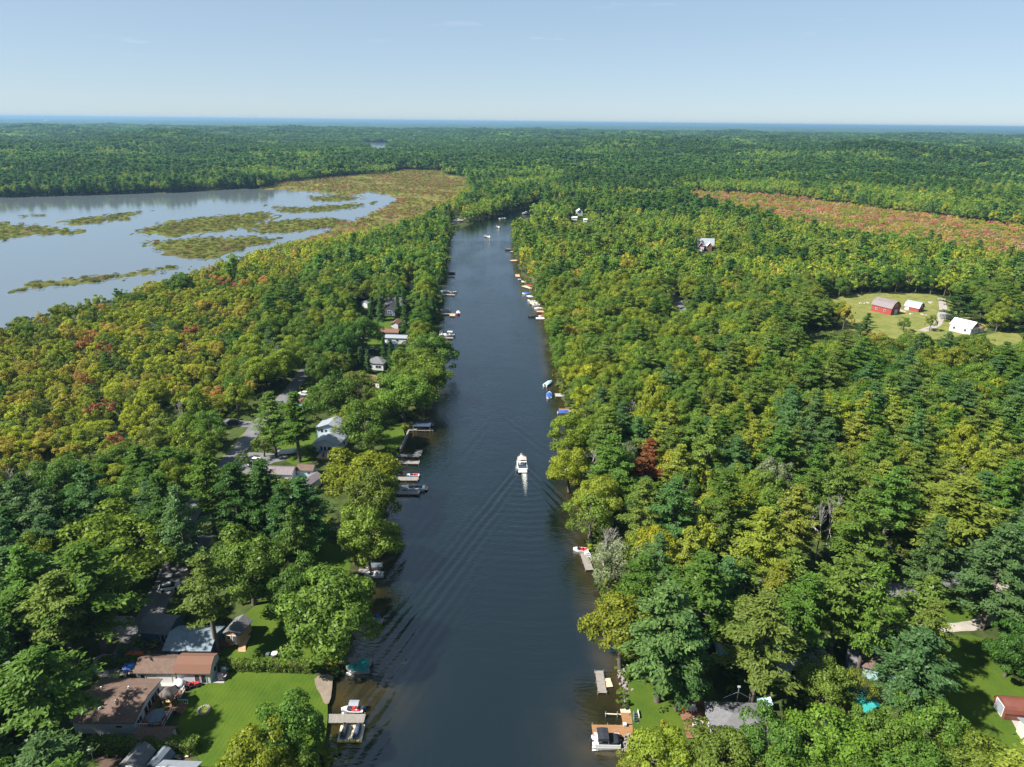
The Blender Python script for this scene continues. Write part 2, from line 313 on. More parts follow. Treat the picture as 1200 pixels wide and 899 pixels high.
# ------------------------------------------------------------------ ground sheet
def build_ground():
    ys = np.concatenate([np.linspace(-600, 40, 9)[:-1], 40 * (60000 / 40) ** (np.linspace(0, 1, 430) ** 1.06)])
    ts = np.linspace(-1, 1, 560); ts = np.sign(ts) * (np.abs(ts) ** 1.25) * 1.75
    Y, T = np.meshgrid(ys, ts, indexing='ij'); X = T * (np.maximum(Y, 60) + 70)
    sdv = water_sd(X, Y)
    Z = np.clip(-sdv * .38, -1.6, GZ)
    Z = Z + relief(X, Y, sdv)
    Z = np.where(Y > 4000, Z + np.clip((Y - 9000) / 30000, 0, 1) * 26 + fnoise(X, Y, .00006, 5) * np.clip((Y - 12000) / 15000, 0, 1) * 16, Z)
    V = np.stack([X, Y, Z], -1).reshape(-1, 3)
    nr, nc = X.shape; idx = np.arange(nr * nc).reshape(nr, nc)
    Q = np.stack([idx[:-1, :-1], idx[:-1, 1:], idx[1:, 1:], idx[1:, :-1]], -1).reshape(-1, 4)
    col = np.zeros((nr, nc, 3)); col[:] = (.045, .062, .018)
    nv = fnoise(X, Y, .03, 6)[..., None]
    col = col * (1 + .25 * nv)
    near_w = np.clip(1 - np.abs(sdv + 1.5) / 3.0, 0, 1)[..., None]
    col = col * (1 - near_w) + np.array((.05, .05, .024)) * near_w
    mm = in_any(X, Y, MARSHw)[..., None]
    n2 = (fnoise(X, Y, .012, 7) * .5 + .5)[..., None]; n3 = (fnoise(X, Y, .03, 8) * .5 + .5)[..., None]
    mcol = np.array((.17, .19, .035)) * n2 + np.array((.17, .12, .05)) * (1 - n2); mcol = mcol * (.45 + .45 * n3)
    col = np.where(mm, mcol, col)
    islm = in_any(X, Y, ISLw)[..., None]
    icol = np.array((.095, .11, .02)) * n2 + np.array((.075, .068, .02)) * (1 - n2)
    col = np.where(islm & (sdv < 1)[..., None], icol, col)
    rb = pip(X, Y, REDBAND)[..., None]; col = np.where(rb, np.array((.20, .15, .055)) * (1 + .3 * nv), col)
    far = np.clip((Y - 3500) / 2500, 0, 1)[..., None]
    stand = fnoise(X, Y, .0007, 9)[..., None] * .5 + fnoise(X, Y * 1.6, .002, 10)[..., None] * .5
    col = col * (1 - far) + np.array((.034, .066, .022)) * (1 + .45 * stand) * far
    uw = np.clip((-Z - .05) / .9, 0, 1)[..., None]; col = col * (1 - uw) + np.array((.06, .05, .03)) * uw
    col = np.clip(col, .004, 1)
    me = mesh_np('ground', V, Q, smooth_=True)
    a = me.attributes.new('gcol', 'FLOAT_COLOR', 'POINT'); a.data.foreach_set('color', np.concatenate([col, np.ones((nr, nc, 1))], -1).astype(np.float32).ravel())
    m = bpy.data.materials.new('forest_floor'); m.use_nodes = True; t = m.node_tree; p = t.nodes['Principled BSDF']; p.inputs['Roughness'].default_value = 1; p.inputs['Specular IOR Level'].default_value = .05
    at = t.nodes.new('ShaderNodeAttribute'); at.attribute_name = 'gcol'
    tc = t.nodes.new('ShaderNodeTexCoord'); nz = t.nodes.new('ShaderNodeTexNoise'); nz.inputs['Scale'].default_value = .35; nz.inputs['Detail'].default_value = 7; nz.inputs['Roughness'].default_value = .7
    t.links.new(tc.outputs['Object'], nz.inputs['Vector'])
    mr = t.nodes.new('ShaderNodeMapRange'); mr.inputs[1].default_value = .3; mr.inputs[2].default_value = .7; mr.inputs[3].default_value = .55; mr.inputs[4].default_value = 1.5; t.links.new(nz.outputs[0], mr.inputs[0])
    vm = t.nodes.new('ShaderNodeVectorMath'); vm.operation = 'SCALE'; t.links.new(at.outputs['Color'], vm.inputs[0]); t.links.new(mr.outputs[0], vm.inputs['Scale'])
    t.links.new(vm.outputs[0], p.inputs['Base Color'])
    me.materials.append(m); o = link(bpy.data.objects.new('ground', me)); o['kind'] = 'structure'; o['label'] = 'forest floor and marsh ground reaching to the horizon'
build_ground()

# ------------------------------------------------------------------ water
BOAT = G(611.5, 546, 0.0); BH = R(92.5)    # the cruiser under way and its heading
def water_material(name, wake=False, deep=(.0014, .0052, .0044), calm=1.0):
    m = bpy.data.materials.new(name); m.use_nodes = True; t = m.node_tree; p = t.nodes['Principled BSDF']
    p.inputs['Roughness'].default_value = .09; p.inputs['IOR'].default_value = 1.95
    tc = t.nodes.new('ShaderNodeTexCoord')
    def nz(sc, det, stretch=None):
        n = t.nodes.new('ShaderNodeTexNoise'); n.inputs['Scale'].default_value = sc; n.inputs['Detail'].default_value = det
        mp = t.nodes.new('ShaderNodeMapping'); mp.inputs['Scale'].default_value = stretch or (1, 1, 1); mp.inputs['Rotation'].default_value = (0, 0, R(14))
        t.links.new(tc.outputs['Object'], mp.inputs[0]); t.links.new(mp.outputs[0], n.inputs['Vector']); return n
    a = nz(.9, 4, (.7, 1.6, 1)); b = nz(.12, 3, (1, 1.3, 1)); c = nz(.035, 4, (1.5, .5, 1))
    mu = t.nodes.new('ShaderNodeMath'); mu.operation = 'MULTIPLY_ADD'; mu.inputs[1].default_value = 1.2; t.links.new(b.outputs[0], mu.inputs[0]); t.links.new(a.outputs[0], mu.inputs[2])
    mr = t.nodes.new('ShaderNodeMapRange'); mr.inputs[1].default_value = .35; mr.inputs[2].default_value = .68; mr.inputs[3].default_value = .22 * calm; mr.inputs[4].default_value = .55 * calm; t.links.new(c.outputs[0], mr.inputs[0])
    bp = t.nodes.new('ShaderNodeBump'); bp.inputs['Distance'].default_value = .35; t.links.new(mr.outputs[0], bp.inputs['Strength'])
    t.links.new(mu.outputs[0], bp.inputs['Height']); t.links.new(bp.outputs[0], p.inputs['Normal'])
    if wake:
        sh = t.nodes.new('ShaderNodeAttribute'); sh.attribute_name = 'shallow'; fo = t.nodes.new('ShaderNodeAttribute'); fo.attribute_name = 'foam'
        m1 = t.nodes.new('ShaderNodeMix'); m1.data_type = 'RGBA'; m1.inputs[6].default_value = (*deep, 1); m1.inputs[7].default_value = (.04, .029, .009, 1); t.links.new(sh.outputs['Fac'], m1.inputs['Factor'])
        fn = nz(2.2, 5); fm = t.nodes.new('ShaderNodeMath'); fm.operation = 'MULTIPLY'; t.links.new(fn.outputs[0], fm.inputs[0]); t.links.new(fo.outputs['Fac'], fm.inputs[1])
        f2 = t.nodes.new('ShaderNodeMapRange'); f2.inputs[1].default_value = .18; f2.inputs[2].default_value = .62; t.links.new(fm.outputs[0], f2.inputs[0])
        m2 = t.nodes.new('ShaderNodeMix'); m2.data_type = 'RGBA'; t.links.new(f2.outputs[0], m2.inputs['Factor']); t.links.new(m1.outputs[2], m2.inputs[6]); m2.inputs[7].default_value = (.62, .64, .56, 1)
        t.links.new(m2.outputs[2], p.inputs['Base Color'])
        rr = t.nodes.new('ShaderNodeMapRange'); rr.inputs[3].default_value = .09; rr.inputs[4].default_value = .7; t.links.new(f2.outputs[0], rr.inputs[0]); t.links.new(rr.outputs[0], p.inputs['Roughness'])
    else:
        p.inputs['Base Color'].default_value = (*deep, 1)
    return m
def wake_height(x, y, boat, hd, amp, kk):
    ux, uy = cos(hd), sin(hd); rx, ry = x - boat[0], y - boat[1]
    s = -(rx * ux + ry * uy); l = rx * uy - ry * ux; al = np.abs(l)
    sp = np.maximum(s, .01)
    ctr = .36 * sp + 1.2; wd = .085 * sp + 1.2
    env = np.exp(-((al - ctr) / wd) ** 2) * np.clip(s / 4, 0, 1) * np.exp(-sp / 95)
    ph = kk * (al * cos(R(24)) - sp * sin(R(24)))
    h = amp * env * np.sin(ph + .5 * fnoise(x, y, .05, 12))
    tr = np.exp(-(al / (.26 * sp + .5)) ** 2) * np.clip(s / 6, 0, 1) * np.exp(-sp / 60)
    return h + amp * .22 * tr * np.sin(kk * .8 * sp + al * .3), s, l
def build_river():
    yl = np.array([p[1] for p in LBw]); xl = np.array([p[0] for p in LBw]); yr = np.array([p[1] for p in RBw]); xr = np.array([p[0] for p in RBw])
    ys = np.concatenate([np.arange(-150, 50, 10), np.arange(50, 250, .42), np.arange(250, 420, 1.2), np.arange(420, 620, 4)])
    a = np.interp(ys, yl, xl) - 6; b = np.interp(ys, yr, xr) + 6; u = np.linspace(0, 1, 130)
    X = a[:, None] + (b - a)[:, None] * u[None]; Y = np.repeat(ys[:, None], len(u), 1)
    sdv = water_sd(X, Y)
    h, s, l = wake_height(X, Y, BOAT, BH, .21, 2 * pi / 2.3)
    sh_ = fnoise(X, Y, .012, 13) * .5 + .5
    # ring of slow ripples left by an earlier passing boat
    h2, _, _ = wake_height(X, Y, (BOAT[0] - 9, BOAT[1] + 40), R(97), .06, 2 * pi / 3.1)
    old = G(470, 850, 0); rr = np.hypot(X - old.x + 6, Y - old.y + 6); h3 = .05 * np.sin(rr * 2 * pi / 1.7) * np.exp(-((rr - 11) / 5) ** 2) * (X < old.x + 14) * (X > old.x - 8)
    Z = (h + h2 + h3) * np.clip(sdv / 3, 0, 1)
    V = np.stack([X, Y, Z], -1).reshape(-1, 3); nr, nc = X.shape; idx = np.arange(nr * nc).reshape(nr, nc)
    Q = np.stack([idx[:-1, :-1], idx[:-1, 1:], idx[1:, 1:], idx[1:, :-1]], -1).reshape(-1, 4)
    me = mesh_np('river', V, Q, smooth_=True, mats=[water_material('river_water', True)])
    shal = np.clip(1 - (sdv - .5) / 7.0, 0, 1)
    for (px, py, r, k) in ((405, 812, 11, 1.0), (712, 870, 9, .9), (712, 825, 7, .7), (488, 516, 9, .7), (440, 700, 5, .4)):
        g = G(px, py, 0); shal = np.maximum(shal, k * np.exp(-((X - g.x) ** 2 + (Y - g.y) ** 2) / (r * r) * 1.1))
    shal = np.clip(shal * (.75 + .35 * fnoise(X, Y, .07, 14)), 0, 1) * .9
    drift = -.012 * s * s * .35
    foam = np.exp(-((l - drift * .25 - .5) / (.75 + .02 * np.maximum(s, 0))) ** 2) * np.clip(s / 1.0 + 1, 0, 1) * np.exp(-np.maximum(s, 0) / 12) * 1.7
    foam += .8 * np.exp(-((np.abs(l) - 1.4 - .1 * s) / .5) ** 2) * (s > -5) * (s < 6) * np.exp(-np.maximum(s, 0) / 3)
    arm = np.exp(-((np.abs(l) - (.36 * np.maximum(s, 0) + 1.2)) / 1.2) ** 2) * (s > 0) * np.exp(-np.maximum(s, 0) / 22) * .28
    foam = np.clip(foam + arm, 0, 1.6)
    for nm, val in (('shallow', shal), ('foam', foam)):
        at = me.attributes.new(nm, 'FLOAT', 'POINT'); at.data.foreach_set('value', val.astype(np.float32).ravel())
    o = link(bpy.data.objects.new('river', me)); o['kind'] = 'structure'; o['label'] = 'dark blue river running away between wooded banks'
    y0 = 616.0
    m2 = water_material('far_river_water', calm=.5); mb = MB(); mb.add([(-90, y0, 0), (180, y0, 0), (180, 1150, 0), (-90, 1150, 0)], [(0, 1, 2, 3)])
    o = mb.build('river', m2); o['kind'] = 'structure'; o['label'] = 'far bend of the river beyond the motor boats'
    xs = [p[0] for p in LAKE]; ysl = [p[1] for p in LAKE]
    m3 = water_material('lake_water', deep=(.10, .122, .13), calm=.06); mb = MB(); mb.add([(min(xs) - 20, min(ysl) - 15, 0), (-95, min(ysl) - 15, 0), (-95, max(ysl) + 30, 0), (min(xs) - 20, max(ysl) + 30, 0)], [(0, 1, 2, 3)])
    o = mb.build('lake', m3); o['kind'] = 'structure'; o['label'] = 'wide shallow marsh lake with reed islands'
    xs = [p[0] for p in POND]; ysl = [p[1] for p in POND]; mb = MB(); mb.add([(min(xs) - 20, min(ysl) - 40, 0.002), (max(xs) + 20, min(ysl) - 40, 0.002), (max(xs) + 20, max(ysl) + 60, 0.002), (min(xs) - 20, max(ysl) + 60, 0.002)], [(0, 1, 2, 3)])
    o = mb.build('pond', m3); o['kind'] = 'structure'; o['label'] = 'distant pale pond glinting between two wooded hills'
build_river()

# ------------------------------------------------------------------ sheets: lawns, roads, yards
SHEETS = []                                # world polygons where no tree may stand
def sheet(name, pts, m, z, label, sm=1, keep=None, margin=True):
    p = poly_world(pts); p = smooth(p, sm) if sm else p
    mb = MB(); mb.add([(x, y, z) for x, y in p], [tuple(range(len(p)))]); o = mb.build(name, m); o['kind'] = 'structure'; o['label'] = label
    me = o.data
    if me.polygons[0].normal.z < 0: me.flip_normals()
    if margin: SHEETS.append(p)
    return o
def road(name, pts, width, m, z, label, edge=.25):
    p = poly_world(pts); q = [p[0]]
    for i in range(len(p) - 1):
        for k in range(1, 7):
            t = k / 6; a = p[max(i - 1, 0)]; b = p[i]; c = p[i + 1]; d = p[min(i + 2, len(p) - 1)]
            q.append(.5 * ((2 * b) + (c - a) * t + (2 * a - 5 * b + 4 * c - d) * t * t + (3 * b - a - 3 * c + d) * t ** 3))
    q = np.array(q); tn = np.gradient(q, axis=0); tn /= np.linalg.norm(tn, axis=1)[:, None] + 1e-9; nn = np.stack([-tn[:, 1], tn[:, 0]], -1)
    wv = width / 2 * (1 + edge * .3 * np.sin(np.arange(len(q)) * 1.7)[:, None])
    Lp, Rp = q + nn * wv, q - nn * wv; n = len(q)
    mb = MB(); mb.add([(x, y, z) for x, y in Lp] + [(x, y, z) for x, y in Rp], [(n + i, n + i + 1, i + 1, i) for i in range(n - 1)])
    o = mb.build(name, m); o['kind'] = 'structure'; o['label'] = label
    SHEETS.append(np.concatenate([q + nn * (wv + 1.2), (q - nn * (wv + 1.2))[::-1]]))
    return o
sheet('lawn', [(206, 858), (213, 832), (222, 810), (250, 792), (275, 787), (358, 790), (380, 792), (384, 815), (384, 850), (375, 899), (330, 920), (236, 920), (236, 886)], M_stripe, GZ + .04, 'striped mown lawn beside the brown-roofed bungalow')
sheet('lawn', [(255, 776), (268, 745), (290, 715), (330, 690), (372, 700), (398, 740), (392, 766), (366, 777)], M_lawn, GZ + .04, 'shaded lawn behind the clipped hedge')
sheet('lawn', [(345, 640), (375, 630), (412, 650), (408, 690), (375, 700), (335, 680)], M_lawn, GZ + .04, 'shaded lawn under the waterside trees')
sheet('lawn', [(325, 498), (352, 500), (372, 508), (371, 540), (350, 548), (325, 535)], M_lawn, GZ + .04, 'sunny lawn beside the white cottage')
sheet('lawn', [(446, 490), (462, 488), (476, 505), (469, 527), (448, 530)], M_lawn, GZ + .04, 'small lawn above the timber river wall')
sheet('lawn', [(436, 369), (464, 370), (464, 384), (440, 386)], M_lawn, GZ + .04, 'bright lawn by the dark gabled house')
sheet('lawn', [(502, 375), (516, 374), (515, 392), (504, 392)], M_lawn, GZ + .04, 'waterside lawn behind the concrete river wall')
sheet('lawn', [(430, 398), (450, 398), (448, 413), (428, 413)], M_lawn, GZ + .04, 'lawn in front of the grey hip roof')
sheet('lawn', [(352, 462), (360, 448), (372, 438), (380, 440), (372, 460), (362, 470)], M_lawn, GZ + .04, 'grass verge beside the lane')
sheet('lawn', [(330, 478), (345, 472), (358, 474), (360, 484), (340, 488)], M_lawn, GZ + .04, 'patch of grass by the driveway')
sheet('lawn', [(262, 558), (280, 530), (306, 498), (298, 496), (272, 520), (250, 550)], M_rough, GZ + .03, 'rough roadside verge')
sheet('lawn', [(739, 778), (762, 765), (832, 785), (842, 830), (842, 880), (742, 885), (742, 850), (735, 815)], M_lawn, GZ + .04, 'riverside lawn by the wooden dock')
sheet('lawn', [(1082, 752), (1130, 742), (1165, 752), (1178, 795), (1230, 805), (1230, 900), (1140, 900), (1100, 860), (1060, 840), (1055, 790)], M_lawn, GZ + .04, 'wide sunny lawn by the brown metal shed')
sheet('lawn', [(1030, 727), (1060, 713), (1146, 712), (1146, 729), (1060, 733)], M_lawn, GZ + .04, 'grass verge above the gravel track')
sheet('field', [(940, 355), (985, 347), (1045, 343), (1106, 346), (1128, 366), (1160, 382), (1150, 395), (1100, 398), (1040, 398), (985, 384)], M_hay, GZ + .05, 'open hay field around the red barns')
sheet('field', [(1150, 394), (1175, 388), (1240, 390), (1240, 412), (1170, 408)], M_hay, GZ + .05, 'strip of dry field past the white farmhouse')
sheet('lawn', [(672, 250), (698, 250), (700, 257), (674, 258)], M_lawn, GZ + .05, 'distant lawn by the white riverside houses')
sheet('lawn', [(738, 330), (765, 329), (768, 336), (740, 338)], M_lawn, GZ + .05, 'grass clearing by a woodland house')
sheet('lawn', [(784, 352), (796, 350), (798, 366), (784, 366)], M_rough, GZ + .05, 'rough grass at the forest road')
road('road', [(420, 395), (392, 412), (372, 424), (356, 437), (343, 455), (322, 478), (305, 495), (285, 522), (262, 547), (240, 575), (222, 603), (214, 628), (208, 652), (192, 690), (168, 735), (130, 790)], 5.2, M_asphalt, GZ + .07, 'worn grey asphalt lane through the trees')
road('driveway', [(262, 494), (280, 496), (302, 499)], 4.5, M_asphalt, GZ + .062, 'side lane running into the trees')
road('driveway', [(328, 472), (345, 470), (358, 472)], 5.0, M_asphalt, GZ + .064, 'driveway with the parked pickup truck')
sheet('yard', [(268, 547), (285, 530), (312, 531), (338, 533), (338, 539), (316, 543), (302, 556), (270, 556)], M_asphalt, GZ + .055, 'pale concrete yard beside the lane')
sheet('yard', [(335, 556), (368, 552), (372, 562), (350, 572), (332, 572)], M_concrete, GZ + .055, 'concrete pad between the cottage sheds')
road('road', [(820, 690), (880, 689), (940, 684), (1000, 688), (1060, 692), (1105, 688), (1128, 678), (1142, 664), (1150, 650)], 5.0, M_asphalt, GZ + .07, 'shaded lane below the tall pines')
road('track', [(1000, 742), (1020, 739), (1060, 738), (1100, 736), (1140, 733), (1162, 720), (1172, 700), (1176, 680)], 2.7, M_gravel, GZ + .066, 'sunlit gravel track above the lawn')
road('track', [(1103, 350), (1105, 362), (1098, 380), (1080, 388)], 4.0, M_gravel, GZ + .07, 'farm track between the barns and the farmhouse')
road('road', [(786, 340), (793, 350), (801, 364), (806, 372)], 4.5, M_asphalt, GZ + .07, 'short stretch of road showing through the forest')
road('road', [(532, 262), (541, 256), (556, 249), (566, 243)], 9.0, M_gravel, GZ + .07, 'gravel road along the marsh side of the bend')
road('road', [(640, 230), (660, 227.5), (700, 226)], 16.0, M_gravel, GZ + .07, 'distant causeway beyond the bend')
sheet('yard', [(110, 765), (158, 770), (160, 782), (158, 790), (128, 795), (108, 790)], M_gravel, GZ + .055, 'gravel yard beside the brown garage')
sheet('yard', [(172, 801), (248, 799), (252, 792), (262, 786), (232, 806), (205, 812), (188, 812)], M_concrete, GZ + .062, 'concrete apron in front of the two garages', sm=1)
sheet('yard', [(244, 800), (248, 788), (268, 787), (262, 801)], M_concrete, GZ + .066, 'grey paved pad holding two covered barbecues', sm=0)
sheet('yard', [(110, 722), (168, 722), (172, 742), (196, 748), (190, 755), (112, 745)], M_gravel, GZ + .055, 'gravel drive in front of the blue shed')
sheet('garden', [(130, 752), (185, 748), (196, 756), (192, 772), (128, 772)], M_soil, GZ + .05, 'planted garden bed between hedge and blue house')
sheet('beach', [(368, 793), (389, 789), (390, 800), (387, 824), (380, 826), (376, 814), (370, 806)], M_sand, GZ + .05, 'small sandy beach beside the green-covered boat')
sheet('yard', [(110, 848), (170, 846), (204, 853), (205, 868), (108, 866)], M_asphalt, GZ + .06, 'dark paved strip along the hedge')
sheet('yard', [(160, 888), (232, 884), (232, 930), (110, 930), (112, 878)], M_soil, GZ + .05, 'bare ground around the bottom sheds')
sheet('yard', [(1184, 842), (1200, 842), (1215, 875), (1200, 872)], M_concrete, GZ + .07, 'concrete path beside the pale green wall', sm=0)
sheet('yard', [(195, 655), (240, 640), (255, 660), (240, 680), (196, 690)], M_gravel, GZ + .06, 'gravel parking place in the shade')
sheet('yard', [(1000, 748), (1030, 744), (1035, 765), (1010, 775)], M_gravel, GZ + .06, 'dirt drive beside the dark roofed cabin')

# ------------------------------------------------------------------ buildings
def keep_box(pts3, yd=None, pad=0):
    a = np.array([tuple(p) for p in pts3]); x, y, d = proj(a[:, 0], a[:, 1], a[:, 2])
    KEEP.append((x.min() - pad, y.min() - pad, x.max() + pad, y.max() + pad, a[:, 1].min() if yd is None else yd))
def keep_px(x0, y0, x1, y1):
    KEEP.append((x0, y0, x1, y1, float(unproj((x0 + x1) / 2, y1)[1])))
def wloc(loc, rz, x, y, z=0): return (loc[0] + x * cos(rz) - y * sin(rz), loc[1] + x * sin(rz) + y * cos(rz), loc[2] + z)
PROF = {'gable': [(-1, 0), (0, 1), (1, 0)], 'gambrel': [(-1, 0), (-.68, .62), (0, 1), (.68, .62), (1, 0)],
        'barrel': [(cos(pi - a * pi / 8), sin(a * pi / 8)) for a in range(9)], 'shed': [(-1, .15), (1, 1)], 'flat': [(-1, .5), (0, .62), (1, .5)]}
def opening(t, kind, face, w, d, u, zc, ww, hh, frame=M_white, pane=M_glass):
    rz = {'S': 0, 'E': pi / 2, 'N': pi, 'W': -pi / 2}[face]; off = {'S': d / 2, 'N': d / 2, 'E': w / 2, 'W': w / 2}[face]
    def T(x, y, z): return (x * cos(rz) - y * sin(rz), x * sin(rz) + y * cos(rz), z)
    fb = .09; mb = MB()
    def bar(x0, x1, z0, z1, y0, y1):
        vs = [T(x, y, z) for z in (z0, z1) for x, y in ((x0, y0), (x1, y0), (x1, y1), (x0, y1))]
        mb.add(vs, [(3, 2, 1, 0), (4, 5, 6, 7), (0, 1, 5, 4), (1, 2, 6, 5), (2, 3, 7, 6), (3, 0, 4, 7)])
    y0, y1 = -off - .07, -off + .02; x0, x1, z0, z1 = u - ww / 2, u + ww / 2, zc - hh / 2, zc + hh / 2
    bar(x0 - fb, x0, z0 - fb, z1 + fb, y0, y1); bar(x1, x1 + fb, z0 - fb, z1 + fb, y0, y1); bar(x0, x1, z1, z1 + fb, y0, y1); bar(x0, x1, z0 - fb, z0, y0, y1)
    if ww > 1.3 and kind == 'window': bar(u - .04, u + .04, z0, z1, y0 + .01, y1)
    f = mb.build(kind, frame, t); mb = MB(); bar(x0, x1, z0, z1, -off - .03, -off + .02); mb.build('pane' if kind == 'window' else 'panel', pane, f)
def house(name, label, cat, px, py, w, d, h, rh, rz, wall, roof, axis='x', prof='gable', wins=(), doors=(), over=.35, short=None, loc=None, chimney=None, keep=True, group=None, gable=None, base=0):
    if loc is None: c = G(px, py, GZ + base + h + rh * .35); loc = (c.x, c.y, GZ + base)
    t = thing(name, label, cat, loc, rz, group)
    Ln, Cw = (w, d) if axis == 'x' else (d, w)
    def P(a, c, z): return (a, c, z) if axis == 'x' else (-c, a, z)
    if prof == 'hip':
        mb = MB(); mb.box(0, 0, h / 2 - .02, w, d, h + .04); mb.build('wall', wall, t)
        o = over; rl = max(Ln / 2 - Cw / 2, .3); mb = MB()
        vs = [P(-Ln / 2 - o, -Cw / 2 - o, h), P(Ln / 2 + o, -Cw / 2 - o, h), P(Ln / 2 + o, Cw / 2 + o, h), P(-Ln / 2 - o, Cw / 2 + o, h)]
        vs += [(v[0], v[1], v[2] + .14) for v in vs] + [P(-rl, 0, h + rh), P(rl, 0, h + rh)]
        mb.add(vs, [(3, 2, 1, 0), (0, 1, 5, 4), (1, 2, 6, 5), (2, 3, 7, 6), (3, 0, 4, 7), (4, 5, 9, 8), (5, 6, 9), (6, 7, 8, 9), (7, 4, 8)])
        rf = mb.build('roof', roof, t)
    else:
        pr = PROF[prof]; cs = [(u * Cw / 2, h + v * rh) for u, v in pr]
        sec = [(-Cw / 2, 0)] + cs + [(Cw / 2, 0)]
        mb = MB(); n = len(sec); vs = [P(-Ln / 2, c, z) for c, z in sec] + [P(Ln / 2, c, z) for c, z in sec]
        mb.add(vs, [tuple(range(n)), tuple(range(2 * n - 1, n - 1, -1))] + [(k, n + k, n + (k + 1) % n, (k + 1) % n) for k in (0, n - 1, n - 2) if k in (0, n - 2, n - 1)])
        mb.build('wall', wall, t)
        sl = []
        for i, (c, z) in enumerate(cs):
            f = 1 + over / (Cw / 2) if abs(pr[i][0]) > .99 else 1
            zz = z - (over * rh / Cw * 1.6 if abs(pr[i][0]) > .99 and prof != 'flat' else 0)
            sl.append((c * f, zz + .03))
        th = .16; ring = sl + [(c, z + th) for c, z in sl[::-1]]
        mb = MB(); mb.loft([[P(-Ln / 2 - over, c, z) for c, z in ring], [P(Ln / 2 + over, c, z) for c, z in ring]], True, True); rf = mb.build('roof', roof, t)
        if gable:
            for sgn in (-1, 1):
                mb = MB(); a = sgn * (Ln / 2 + .03); q = [P(a, c * .97, h + .05 + (z - h) * .94) for c, z in cs]; mb.add(q + [(v[0] + (sgn * .04 if axis == 'x' else 0), v[1] + (sgn * .04 if axis == 'y' else 0), v[2]) for v in q], [tuple(range(len(q))), tuple(range(2 * len(q) - 1, len(q) - 1, -1))]); mb.build('gable_panel', gable, t)
    if chimney:
        mb = MB(); mb.box(chimney[0], chimney[1], h + rh * .7, .7, .7, rh + .9); mb.build('chimney', chimney[2] if len(chimney) > 2 else M_stone, rf)
    for wn in wins: opening(t, 'window', wn[0], w, d, *wn[1:5], *(wn[5:] or ()))
    for dn in doors: opening(t, 'door', dn[0], w, d, dn[1], dn[3] / 2 + .06, dn[2], dn[3], M_white, dn[4] if len(dn) > 4 else M_darkwall)
    cs8 = [wloc(loc, rz, sx * w / 2, sy * d / 2, z) for sx in (-1, 1) for sy in (-1, 1) for z in (h * .3, h + rh)]
    if keep: keep_box(cs8)
    SHEETS.append(np.array([wloc(loc, rz, sx * (w / 2 + 1.2), sy * (d / 2 + 1.2))[:2] for sx, sy in ((-1, -1), (1, -1), (1, 1), (-1, 1))]))
    if short: LAND.append((loc[0], loc[1], short))
    return t

# brown-roofed bungalow with its deck
e1, e2 = G(184, 797, GZ + 2.8), G(160, 846, GZ + 2.8); XE = (e1.x + e2.x) / 2; YN, YS = e1.y, e2.y; BD = YN - YS
bung = house('bungalow', 'low white bungalow with a wide brown shingle roof and side deck', 'house', 0, 0, 10.5, BD, 2.7, 1.15, 0, M_siding, M_brownroof, 'x',
             wins=[('E', -BD * .34, 1.5, 1.5, 1.2), ('E', -BD * .1, 1.45, 1.0, 1.6), ('E', BD * .03, 1.45, 1.0, 1.6), ('E', BD * .16, 1.45, 1.0, 1.6), ('E', BD * .36, 1.5, .9, 1.2), ('S', 2.6, 1.7, 1.1, .5)],
             doors=[('E', BD * .27, .95, 2.05)], short='the brown-roofed bungalow', loc=(XE - 5.25, (YN + YS) / 2, GZ))
for k, (vx, vy) in enumerate(((-1.5, -2.6), (-1.2, -2.0), (1.2, 1.8), (-3.6, 1.6), (.6, -1.4))):
    mb = MB(); mb.cyl(vx, vy, 2.9 + 1.15 * (1 - abs(vy) / (BD / 2)), 3.4 + 1.15 * (1 - abs(vy) / (BD / 2)), .13 if k else .22, 8); mb.build('roof_vent', M_white, bung)
dk = thing('deck', 'brown raised timber deck with white railing beside the bungalow', 'deck', (XE + .15, (YN + YS) / 2, GZ))
DW, DL = 4.3, BD * .92; mb = MB(); nb = int(DL / .16)
for k in range(nb): mb.box(DW / 2, -DL / 2 + (k + .5) * DL / nb, .9, DW, DL / nb - .02, .05)
mb.build('decking', M_redwood, dk, kind='stuff')
mb = MB(); mb.box(DW / 2, 0, .43, DW - .1, DL - .1, .84); mb.build('skirt', M_darkwall, dk)
def railing(t, p0, p1, z, m=M_white, name='railing'):
    mb = MB(); p0, p1 = Vector(p0), Vector(p1); L = (p1 - p0).length; n = max(2, int(L / .35)); rz = atan2(p1.y - p0.y, p1.x - p0.x); c = (p0 + p1) / 2
    mb.box(c.x, c.y, z + .98, L, .09, .07, rz); mb.box(c.x, c.y, z + .15, L, .06, .06, rz)
    for k in range(n + 1):
        q = p0.lerp(p1, k / n); wd = .1 if k % 4 == 0 else .045; mb.box(q.x, q.y, z + .5, wd, wd, 1.0, rz)
    mb.build(name, m, t)
railing(dk, (.1, -DL / 2 + .06, 0), (DW, -DL / 2 + .06, 0), .92); railing(dk, (DW, -DL / 2 + .06, 0), (DW, -DL * .06, 0), .92); railing(dk, (DW, DL * .2, 0), (DW, DL / 2, 0), .92)
for k in range(5): mb = MB(); mb.box(DW + .2 + k * .32, DL * .07, .86 - k * .18, .34, DL * .24, .06); mb.build('stair_tread', M_redwood, dk)
railing(dk, (DW + .1, DL * .2, 0), (DW + 1.6, DL * .2, 0), .2)
